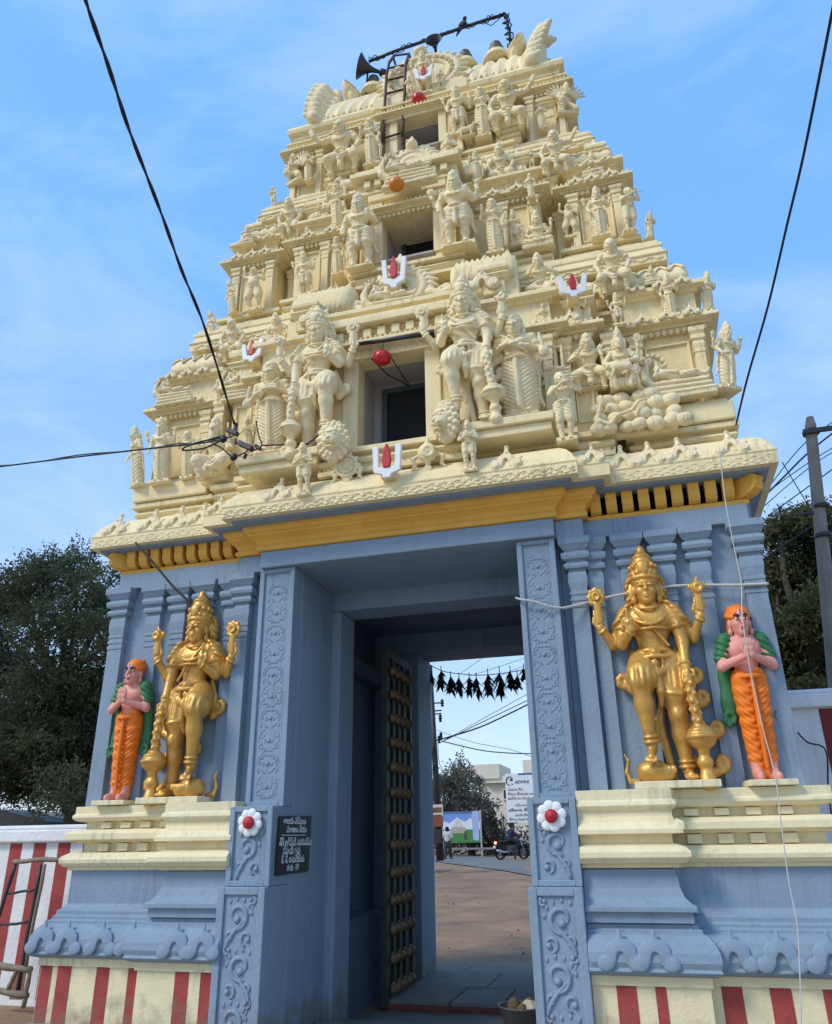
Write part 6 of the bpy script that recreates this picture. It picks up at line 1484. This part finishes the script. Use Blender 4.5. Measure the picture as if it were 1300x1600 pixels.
def leaf_mesh(name, clumps, n, size, droop=.3, seed=1, elong=2.6):
    """clumps: [(centre, radius)]; n leaf faces spread in small sprays through each clump"""
    rs = np.random.RandomState(seed); V, Fc = [], 0
    vol = np.array([r**2 for c, r in clumps]); cnt = (n*vol/vol.sum()).astype(int)
    out = []
    for (c, r), k in zip(clumps, cnt):
        ns = max(3, k//26); d = rs.normal(size=(ns,3)); d /= np.linalg.norm(d,axis=1)[:,None]
        sc_ = np.array(c) + d * (r*(rs.uniform(0,1,(ns,1))**.45)) * np.array([1,1,.72])
        for s0 in sc_:
            m_ = 26; dirn = rs.normal(size=3); dirn[2] -= droop; dirn /= np.linalg.norm(dirn)
            tpos = rs.uniform(0, 1, (m_,1)); p = s0 + dirn*tpos*size*7 + rs.normal(size=(m_,3))*size*1.5
            a = rs.normal(size=(m_,3)); a[:,2] -= droop; a /= np.linalg.norm(a,axis=1)[:,None]
            b = np.cross(a, rs.normal(size=(m_,3))); b /= np.linalg.norm(b,axis=1)[:,None]
            L_ = size*rs.uniform(.7,1.4,(m_,1)); w_ = L_/elong
            out.append(np.stack([p-a*L_, p+b*w_, p+a*L_, p-b*w_], 1))
    q = np.concatenate(out); v = q.reshape(-1,3); f = np.arange(len(v)).reshape(-1,4)
    return npmesh(name, v, f, False)
def tree(label, base, limbs, clumps, n, size, leafm, tr=.25, droop=.3, seed=1, group=None):
    t = thing('tree', label, 'tree', base, group); o = np.array(base)
    mb = MB(); mb.tube([Vector(p)-Vector(base) for p in limbs[0]], [tr*(1-.12*i) for i in range(len(limbs[0]))], 9)
    for l in limbs[1:]: mb.tube([Vector(p)-Vector(base) for p in l], [tr*.45*(1-.8*i/len(l)) for i in range(len(l))], 7)
    rng = random.Random(seed)
    root = Vector(limbs[0][-1])
    for c, r in clumps:
        c = Vector(c); k = root.lerp(c, .5) + Vector((rng.uniform(-.4,.4), rng.uniform(-.4,.4), -.1*r)); mb.tube([root-Vector(base), k-Vector(base), c-Vector(base)], [tr*.33, tr*.2, tr*.05], 6)
        for _ in range(4):
            e = c + Vector((rng.uniform(-1,1), rng.uniform(-1,1), rng.uniform(-.6,.7)))*r; mb.tube([k.lerp(c,.6)-Vector(base), e-Vector(base)], [tr*.10, tr*.02], 5)
    mb.build('trunk', BARK, t)
    me = leaf_mesh('crown', [(np.array(c)-o, r) for c, r in clumps], n, size, droop, seed); link('crown', me, leafm, t)
    return t
def pxclumps(lst, y, dy, seed=3):
    rng = random.Random(seed); out = []
    for px, py, rp in lst:
        yy = y + rng.uniform(-dy, dy); c = at(px, py, yy); out.append((tuple(c), (at(px+rp, py, yy)-c).length))
    return out
y = 13
LT = [(60,905,55),(110,880,40),(150,930,60),(20,940,50),(-40,960,60),(90,980,60),(180,990,55),(10,1040,60),(70,1075,65),(140,1060,55),(195,1080,60),(-50,1080,70),(40,1140,65),(110,1160,60),(170,1150,55),(-30,1190,60),(60,1205,55),(125,1215,45),(5,1225,45),(175,1215,40),(-80,1000,70),(-100,1140,70),(215,1010,50),(230,1130,50),(80,1160,60),(100,1230,45),(150,1240,40),(30,1150,60),(130,1120,55)]
tree('large dark feathery tree behind the striped wall at the left', tuple(at(120,1300,y)), [[at(120,1320,y), at(112,1250,y), at(105,1150,y), at(95,1060,y)], [at(100,1100,y), at(130,1020,y), at(165,950,y)], [at(96,1080,y), at(60,1000,y), at(40,930,y)]], pxclumps(LT, y, 1.6), 150000, .060, LEAF1, .30, .5, 2)
y = 11
RT = [(1225,830,40),(1268,815,40),(1215,900,50),(1262,890,50),(1310,860,50),(1230,960,50),(1285,960,55),(1225,1030,50),(1280,1040,55),(1335,950,60),(1335,1040,60),(1250,1090,50),(1310,1100,50),(1200,1000,50)]
tree('dense olive green tree behind the whitewashed right wall', tuple(at(1265,1150,y)), [[at(1265,1180,y), at(1262,1100,y), at(1258,1000,y)], [at(1260,1030,y), at(1290,930,y)], [at(1258,1010,y), at(1225,900,y), at(1218,820,y)]], pxclumps(RT, y, 1.2, 5), 85000, .055, LEAF2, .22, .3, 6)
y = 50
BT = [(700,1225,26),(730,1222,24),(690,1260,26),(725,1255,28),(755,1255,24),(700,1290,24),(745,1290,26),(770,1290,22),(765,1320,20),(715,1200,14),(790,1325,22),(815,1325,20),(838,1330,22),(680,1230,20)]
tree('dusty grey-green tree across the road seen through the gate', (at(735,1345,y).x, y, gz(0,y)), [[at(738,1345,y), at(736,1310,y), at(730,1280,y)]], pxclumps(BT, y, 2.5, 8), 13000, .13, LEAF3, .3, .1, 9)

# ------------------------------------------------------------------ utility poles and wires
t = thing('utility_pole', 'weathered concrete utility pole with steel crossarm beside the right tree', 'pole', at(1300,1180,5.0)); o = Vector(t.location)
a, b = at(1265,652,5.0), at(1318,1180,5.0); mb = MB()
rings = []
for u in (0,.03,.5,1): p = a.lerp(b, u) - o; w_ = .085 + .035*u - (.03 if u == 0 else 0); rings.append([p + Vector((w_*math.cos(k*math.pi/4+.39), w_*math.sin(k*math.pi/4+.39), 0)) for k in range(8)])
rings.reverse(); mb.rings(rings); bev(mb.build('shaft', CONC, t), .01)
p = at(1268,678,5.0) - o; mb = MB(); mb.box(p.x-.14, p.x+1.6, -.13, -.09, p.z-.04, p.z+.04); mb.build('crossarm', STEEL, t, .005)
for px, py in ((1267,676),(1283,792),(1286,838)):
    p = at(px,py,5.0)-o; mb = MB(); mb.lathe([(.125,-.03),(.128,0),(.125,.03)], 12, (p.x,p.y,p.z)); mb.build('clamp_band', STEEL, t)
p = at(1272,802,5.0)-o; mb = MB(); mb.box(p.x-.22, p.x+.1, -.05, 0, p.z-.02, p.z+.02); mb.build('side_bracket', STEEL, t)
for i, (l, pts, r) in enumerate((('topmost thin wire passing behind the concrete pole', [(1205,756),(1258,692),(1330,640)], .010), ('second thin wire passing behind the concrete pole', [(1200,768),(1262,724),(1330,682)], .009), ('thick black wire crossing behind the concrete pole', [(1190,780),(1225,745),(1268,703),(1330,655)], .018), ('thin wire below the thick one behind the concrete pole', [(1195,790),(1268,728),(1330,690)], .009), ('low wire running from eave toward the pole middle', [(1200,806),(1272,754),(1330,712)], .012), ('lowest dark wire crossing in front of the right tree', [(1185,880),(1240,842),(1290,808),(1330,785)], .016), ('thin stay wire falling from eave into the right tree', [(1222,722),(1245,760),(1268,798)], .010))):
    cable('overhead_wire', l, 'wire', [at(px, py, 6.5) for px, py in pts], r*.9, CABLE, 5, 'wires beside the concrete pole')
y = 24
t = thing('utility_pole', 'dark street pole with insulators at the left of the rear opening', 'pole', (at(689,1345,y).x, y, gz(0,y))); o = Vector(t.location)
mb = MB(); a, b = at(672,1040,y), at(688,1345,y); mb.tube([b-o, b.lerp(a,.5)-o, a-o], [.15,.12,.09], 8); mb.build('shaft', STEEL, t)
for py, l in ((1099,20),(1111,18),(1116,18),(1157,16)):
    a = at(672 + (py-1040)*.052, py, y)-o; b = at(690 if py < 1150 else 688, py-1, y)-o; mb = MB(); mb.tube([a, b], .028, 6); mb.build('arm', STEEL, t)
for px, py in ((691,1098),(688,1122),(689,1150),(686,1155)):
    p = at(px,py,y)-o; mb = MB(); mb.lathe([(.02,-.16),(.07,-.14),(.045,-.08),(.08,-.03),(.05,.04),(.08,.08),(.03,.14)], 8, (p.x,p.y,p.z)); mb.build('insulator', BLACK, t)
for pts, r in (([(676,1165),(681,1190),(676,1200)], .02), ([(678,1165),(674,1185),(672,1203),(679,1200)], .02), ([(684,1160),(686,1190),(691,1200)], .012)): px_tube(t, smooth([at(px,py,y-.15) for px,py in pts]), r, 'loose_cable', CABLE)
for px0, w_, py0, py1, m_, nm in ((671,21,1257,1274,(.62,.55,.47),'pole_sign'),(674,18,1275,1292,(.22,.07,.05),'pole_sign'),(675,14,1296,1318,(.03,.03,.035),'meter_box')):
    a, b = at(px0,py1,y-.35), at(px0+w_,py0,y-.35); mb = MB(); mb.box(a.x-o.x, b.x-o.x, -.38, -.32, a.z-o.z, b.z-o.z); mb.build(nm, mat(nm+str(py0), m_, .7, .1, 4, 0, 30), t, .01)
    if py0 == 1257: mb = MB(); mb.box(a.x-o.x+.05, b.x-o.x-.05, -.392, -.382, a.z-o.z+.1, b.z-o.z-.1); mb.build('sign_print', mat('brown_print', (.18,.09,.05), .7, .3, 5, 0, 30), t)
for l, pts, r in (('upper pair wire sloping up from the street pole', [(689,1160),(750,1130),(850,1082)], .018), ('wire just under the upper one from street pole', [(692,1158),(760,1120),(850,1070)], .012), ('thick street wire rising toward the right of opening', [(690,1155),(745,1138),(790,1118),(850,1088)], .032), ('sagging street wire falling toward the signboard', [(690,1158),(750,1172),(800,1177),(850,1178)], .022), ('lower thin street wire dropping to the right', [(680,1140),(740,1160),(800,1172),(850,1190)], .010), ('faint high wire above the leaf garland', [(720,1052),(770,1018),(820,990)], .010), ('second faint high wire behind leaf garland', [(735,1056),(800,1035),(850,1018)], .010), ('third faint wire behind leaf garland', [(745,1072),(800,1048),(850,1030)], .010)):
    cable('street_wire', l, 'wire', smooth([at(px, py, y+1) for px, py in pts], 3), r, CABLE, 5, 'wires across the rear opening')

# ------------------------------------------------------------------ across the road: buildings, hoarding, signboard
BW = mat('cream_render', (.66,.60,.50), .85, .08, .5, .2, 10, streak=.2); BG = mat('grey_render', (.50,.52,.54), .85, .08, .5, .2, 10); WD = mat('dark_window_glass', (.03,.035,.04), .2, .1, 2, 0, 10)
def house(name, label, y, boxes, wins, m, cat='building'):
    p0 = at(boxes[0][0], boxes[0][3], y); t = thing(name, label, cat, (p0.x, y, gz(p0.x, y))); o = Vector(t.location)
    for i, (px0, py0, px1, py1, dy, nm) in enumerate(boxes):
        a, b = at(px0, py1, y+dy), at(px1, py0, y+dy); mb = MB(); mb.box(a.x-o.x, b.x-o.x, dy, dy+7-i*.6, (a.z-o.z) if i else -1, b.z-o.z); mb.build(nm, m, t, .05)
    for px0, py0, px1, py1, dy in wins:
        a, b = at(px0, py1, y+dy), at(px1, py0, y+dy); mb = MB(); mb.box(a.x-o.x, b.x-o.x, dy-.12, dy+.1, a.z-o.z, b.z-o.z); w_ = mb.build('window', m, t, .02)
        mb = MB(); mb.box(a.x-o.x+.12, b.x-o.x-.12, dy-.14, dy-.122, a.z-o.z+.12, b.z-o.z-.12); mb.build('pane', WD, w_)
    return t
house('cream_building', 'cream flat-roofed building with a stair block across the road', 68, [(752,1208,900,1345,0,'wall'),(736,1193,780,1218,-.2,'stair_block'),(757,1219,900,1223,-.6,'sunshade'),(818,1186,850,1215,.3,'roof_room')], [(742,1211,753,1230,-.3),(786,1232,794,1250,-.1)], BW)
house('grey_building', 'pale grey house low behind the striped wall and dark tree', 17, [(58,1266,160,1320,0,'wall')], [], BG)
p0 = at(0,1300,15.5); t = thing('dark_shed', 'dark sloping shed roof behind the striped wall at far left', 'shed', (p0.x, 15.5, 0)); a, b, c, d = at(-60,1262,15.5), at(10,1268,15.5), at(75,1284,15.5), at(75,1310,15.5)
mb = MB(); o = Vector(t.location); mb.prism([((-60-0)*.012-1, d.z-1), (d.x-o.x, d.z-1), (c.x-o.x, c.z), (b.x-o.x, b.z), (a.x-o.x, a.z)], 0, 3); mb.build('roof', mat('dark_sheet', (.05,.055,.055), .7, .2, 3, .2, 20), t)
# advertising hoarding with a printed landscape
y = 46; a, b = at(692,1325,y), at(749,1267,y); t = thing('hoarding', 'printed hoarding with blue sky and green field beyond the walking person', 'hoarding', ((a.x+b.x)/2, y, gz(a.x,y))); o = Vector(t.location)
w_, z0, z1 = (b.x-a.x)/2, a.z-o.z+.3, b.z-o.z
def pm(n, c): return mat(n, c, .6, .1, 2, 0, 20)
mb = MB(); mb.box(-w_, w_, 0, .08, z0, z1); mb.build('board', pm('print_blue', (.16,.30,.62)), t)
def flat(name, pts, c, k): mb = MB(); mb.prism([(x*w_, z0+(z1-z0)*z) for x, z in pts], -.004*k, -.004*k+.003); mb.build(name, pm(name, c), t)
flat('printed_haze', [(-1,.42),(1,.42),(1,.66),(.5,.78),(.2,.66),(-.2,.8),(-.6,.62),(-1,.7)], (.66,.70,.76), 1)
flat('printed_field', [(-1,0),(1,0),(1,.38),(.4,.42),(-.2,.30),(-1,.34)], (.06,.22,.05), 2); flat('printed_ground', [(-.55,.30),(.2,.30),(.25,.48),(-.5,.5)], (.42,.36,.28), 3)
flat('printed_curtain', [(.62,.08),(.92,.06),(.96,1),(.58,1)], (.35,.45,.68), 3); flat('printed_hill', [(-.35,.5),(.1,.5),(-.02,.72),(-.14,.80),(-.28,.68)], (.62,.56,.50), 4); flat('printed_dark_post', [(.12,.1),(.34,.1),(.26,.36),(.18,.36)], (.07,.06,.05), 4); flat('printed_band', [(-1,.93),(.6,.93),(.6,1),(-1,1)], (.10,.14,.32), 3)
for x in (-w_-.04, w_): mb = MB(); mb.box(x, x+.09, -.02, .1, 0, z1+.05); mb.build('post', mat('grey_post', (.4,.4,.4), .6, .1, 4, 0, 20), t)
mb = MB(); mb.box(-w_, w_+1.0, -.05, .0, z0-.42, z0-.3); mb.build('rail', mat('grey_rail', (.22,.22,.22), .6, .1, 4, 0, 20), t)
# white signboard with lettering
y = 40; a, b = at(793,1285,y), at(870,1206,y); t = thing('signboard', 'tall white signboard with round emblem and brown lettering across the road', 'signboard', (a.x, y, gz(a.x,y))); o = Vector(t.location)
W_ = b.x-a.x; z0, z1 = a.z-o.z, b.z-o.z
mb = MB(); mb.box(0, W_, 0, .08, z0, z1); mb.build('board', mat('sign_white', (.70,.72,.76), .6, .04, 3, 0, 20), t); mb = MB(); mb.box(W_*.26, W_, -.006, -.001, z1-.10, z1-.0); mb.build('blue_strip', pm('sign_blue', (.06,.12,.28)), t)
mb = MB()
for x in (.3, W_-.3): mb2 = MB(); mb2.box(x-.05, x+.05, .085, .18, 0, z1); mb2.build('post', STEEL, t)
INK = pm('sign_ink', (.06,.07,.10)); BRN = pm('sign_brown', (.24,.13,.09))
s = Sdf(); mb = MB(); cx, cz, r = .30, z1-.42, .24
mb.tube([(cx+r*math.cos(u), -.012, cz+r*math.sin(u)) for u in [.9+k*.32 for k in range(13)]], [.01+.028*math.sin(math.pi*k/12) for k in range(13)], 6, flat=(-.012,.3)); mb.build('emblem_ring', INK, t); mb = MB(); mb.ball((cx+.06,-.004,cz+.08), (.10,.012,.09), 10, 6); mb.ball((cx+.10,-.004,cz-.17), (.045,.01,.045), 8, 5); mb.build('emblem_dot', INK, t)
rf = (math.pi/2, 0, 0)
lettering('ASWINI', .24, t, (.56, -.006, z1-.56), rf, INK, .006)
for txt, sz, x, k, m_ in (('సమాజ సేవ', .20, .12, .36, BRN), ('గ్రామ ప్రజలకు మరియు భక్తులకు', .19, .10, .45, BRN), ('ఆహ్వానం పలుకు వారు మన', .19, .10, .54, BRN), ('సర్వ జనుల సుఖం', .17, .5, .68, BRN), ('భక్తులకు, శ్రీ ఆలయ కమిటి', .20, .10, .78, INK), ('మనవి చేయునది ఏమనగా', .18, .45, .88, INK), ('గ్రామ పంచాయతి వారి సౌజన్యం', .19, .10, .965, INK)):
    lettering(txt, sz, t, (x, -.006, z1-(z1-z0)*k), rf, m_, .004)

# ------------------------------------------------------------------ people and motorcycles
def small_mat(n, c): return mat(n, c, .8, .1, 6, 0, 30)
DSK = small_mat('brown_skin', (.13,.065,.04)); HAIR = small_mat('black_hair', (.012,.011,.010))
b = Sdf(); head(b, (0,-.01,.925), hair=False, sc=1.0); b.cap((0,0,.84), (0,0,.9), .035, .032); b.ell((0,0,.72), (.09,.06,.12), .03)
for q, sw in ((-1,-.05),(1,.05)): arm(b, (q*.11,0,.80), (q*.155,sw*.6,.66), (q*.15,-sw,.52), .032, bang=False); leg(b, (q*.05,0,.5), (q*.06,sw,.28), (q*.06,sw*2.4,.05), None, .055, False)
sh = Sdf(); sh.ell((0,0,.74), (.125,.08,.11), .03); sh.ell((0,0,.60), (.11,.08,.12), .04); sh.cap((-.10,0,.81), (.10,0,.81), .05, .05, .03)
for q, sw in ((-1,-.05),(1,.05)): sh.cap((q*.12,0,.80), (q*.155,sw*.5,.68), .055, .058, .03)
tr = Sdf()
for q, sw in ((-1,-.05),(1,.05)): tr.cap((q*.05,0,.52), (q*.06,sw,.28), .075, .058, .02); tr.cap((q*.06,sw,.28), (q*.06,sw*2.3,.075), .058, .045, .02)
hr = Sdf(); hr.ell((0,.015,.955), (.064,.07,.058), .01); hr.ell((0,.03,.92), (.058,.05,.05), .02)
y = 41; a = at(700,1339,y); h = at(700,1288,y).z - a.z
t = thing('person', 'person in pale shirt and dark trousers walking toward the road hoarding', 'person', (a.x, y, gz(a.x,y)+.03), None, R(170), h/1.02)
for n_, sd, m_ in (('body', b, DSK), ('shirt', sh, small_mat('pale_shirt', (.50,.49,.45))), ('trousers', tr, small_mat('dark_trousers', (.03,.032,.04))), ('hair', hr, HAIR)): link(n_, sd.mesh(n_, 60, norm=False), m_, t)
BIKE = small_mat('black_bike_paint', (.02,.02,.025)); RUB = small_mat('tyre_rubber', (.018,.018,.018)); CHR = mat('bike_chrome', (.5,.5,.5), .3, .05, 3, 0, 10, metal=.8)
def motorcycle(loc, rz, label, sc=1.0, group='motorcycles near the road', lean=0.0):
    """length along x, front at +x"""
    t = thing('motorcycle', label, 'motorcycle', loc, group, rz, sc); t.rotation_euler = (lean, 0, rz)
    for x in (-.62, .66):
        mb = MB(); n = 22
        mb.rings([[(x + (.30+r)*math.cos(2*math.pi*k/n), yy, .30 + (.30+r)*math.sin(2*math.pi*k/n)) for k in range(n)] for r, yy in ((-.07,-.05),(-.02,-.055),(.0,-.02),(.0,.02),(-.02,.055),(-.07,.05))], False, True); w_ = mb.build('wheel', RUB, t)
        mb = MB(); mb.lathe([(.001,-.04),(.05,-.04),(.05,.04),(.001,.04)], 10, (0,0,0)); 
        for k in range(5): a = k*1.2566; mb.tube([(0,0,0),(.24*math.cos(a),.24*math.sin(a),0)], .018, 5)
        o = mb.build('rim', CHR, w_); o.matrix_local = Matrix.Translation((x,0,.30)) @ Matrix.Rotation(math.pi/2, 4, 'X')
    mb = MB(); mb.ball((.18,0,.80), (.30,.14,.14), 14, 8); mb.build('fuel_tank', BIKE, t)
    mb = MB(); mb.ball((-.32,0,.80), (.42,.13,.08), 14, 8); mb.build('seat', RUB, t)
    mb = MB(); mb.box(-.2,.28,-.13,.13,.30,.62); mb.ball((.1,0,.55), (.2,.16,.18), 10, 6); mb.build('engine', mat('engine_metal', (.12,.12,.12), .5, .1, 5, 0, 10, metal=.5), t, .03)
    mb = MB(); mb.tube([(.66,-.09,.30),(.46,-.09,.92)], .028, 7); mb.tube([(.66,.09,.30),(.46,.09,.92)], .028, 7); mb.build('fork', CHR, t)
    mb = MB(); mb.tube([(.28,-.36,1.02),(.42,-.2,1.04),(.46,0,1.0),(.42,.2,1.04),(.28,.36,1.02)], .017, 6); mb.build('handlebar', STEEL, t)
    mb = MB(); mb.ball((.60,0,.88), (.09,.11,.11), 12, 8); mb.build('headlight', CHR, t)
    mb = MB(); mb.tube([(-.1,-.15,.36),(-.5,-.17,.34),(-.9,-.18,.42)], [.035,.05,.055], 8); mb.build('exhaust', CHR, t)
    mb = MB(); mb.tube([(.66-.36*math.cos(a), 0, .30+.36*math.sin(a)) for a in (.4,.9,1.4,1.9,2.4)], .05, 6, None); mb.build('front_mudguard', BIKE, t)
    mb = MB(); mb.tube([(-.62-.36*math.cos(a), 0, .30+.37*math.sin(a)) for a in (-.1,.4,.9,1.4,1.9)], .06, 6, None); mb.build('rear_mudguard', BIKE, t)
    e = bpy.data.materials.new('tail_lamp'); e.use_nodes = True; bs_ = e.node_tree.nodes['Principled BSDF']; bs_.inputs['Base Color'].default_value = (.8,.04,.03,1); bs_.inputs['Emission Color'].default_value = (1,.16,.10,1); bs_.inputs['Emission Strength'].default_value = 6
    mb = MB(); mb.ball((-.86,0,.76), (.05,.08,.06), 10, 6); mb.build('tail_light', e, t); mb = MB(); mb.box(-.93,-.915,-.10,.10,.50,.62); mb.build('number_plate', WHITE, t)
    for x, yy in ((-.1,-.07),(-.1,.07)): mb = MB(); mb.tube([(-.62,yy*1.3,.30),(-.3,yy*1.5,.72),(.3,yy,.68)], .022, 6); mb.build('frame_tube', BIKE, t)
    return t
y = 38.5; a = at(800,1342,y); MR = R(38)
mloc = Vector((a.x, y, gz(a.x,y)+.03)); motorcycle(mloc, MR, 'black motorcycle with lit red tail lamp being ridden along the road', 1.12)
b = Sdf(); head(b, (.05,0,1.52), yaw=math.pi/2, hair=False, sc=1.55); b.cap((.03,0,1.3), (.05,0,1.45), .055, .05); b.ell((-.02,0,1.15), (.12,.16,.2), .05)
for q in (-1, 1): arm(b, (.0,q*.20,1.27), (.18,q*.30,1.06), (.36,q*.30,1.06), .052, bang=False); leg(b, (-.12,q*.12,.90), (.28,q*.20,.78), (.02,q*.20,.42), (.16,q*.20,.38), .09, False, False)
sh = Sdf(); sh.ell((-.02,0,1.17), (.15,.20,.2), .05); sh.ell((-.1,0,.98), (.15,.18,.16), .05); sh.cap((0,-.17,1.28), (0,.17,1.28), .08, .08, .04)
for q in (-1, 1): sh.cap((.0,q*.20,1.27), (.12,q*.27,1.12), .08, .075, .03)
tr = Sdf()
for q in (-1, 1): tr.cap((-.12,q*.11,.90), (.28,q*.20,.78), .11, .085, .03); tr.cap((.28,q*.20,.78), (.04,q*.20,.47), .085, .065, .03)
hr = Sdf(); hr.ell((.03,0,1.57), (.105,.1,.09), .01); hr.ell((.0,0,1.52), (.08,.09,.09), .02)
t = thing('person', 'person in dark blue shirt riding the motorcycle with lit tail lamp', 'person', mloc, None, MR, 1.12)
for n_, sd, m_ in (('body', b, DSK), ('shirt', sh, small_mat('navy_shirt', (.015,.022,.07))), ('trousers', tr, small_mat('black_trousers', (.018,.018,.022))), ('hair', hr, HAIR)): link(n_, sd.mesh(n_, 60, norm=False), m_, t)
y = 25; a = at(668,1360,y); motorcycle((a.x, y, gz(a.x,y)), R(-75), 'parked motorcycle whose wheel shows beside the rear door frame', 1.1)
# low scrub along the far side of the road
clumps = [((-30+i*2.6, 51+random.Random(i).uniform(-1,2), gz(0,51)+.7), 1.3) for i in range(20)]
tag(link('scrub', leaf_mesh('scrub', clumps, 9000, .16, 0, 4), LEAF3), kind='stuff')
rng = random.Random(21)
clumps = [((-130+i*6.2, 112+rng.uniform(-8,8), gz(0,112)+rng.uniform(1.5,3.2)), rng.uniform(2.4,4.0)) for i in range(42)]
tag(link('far_treeline', leaf_mesh('far_treeline', clumps, 14000, .42, .1, 14), LEAF3), kind='stuff')
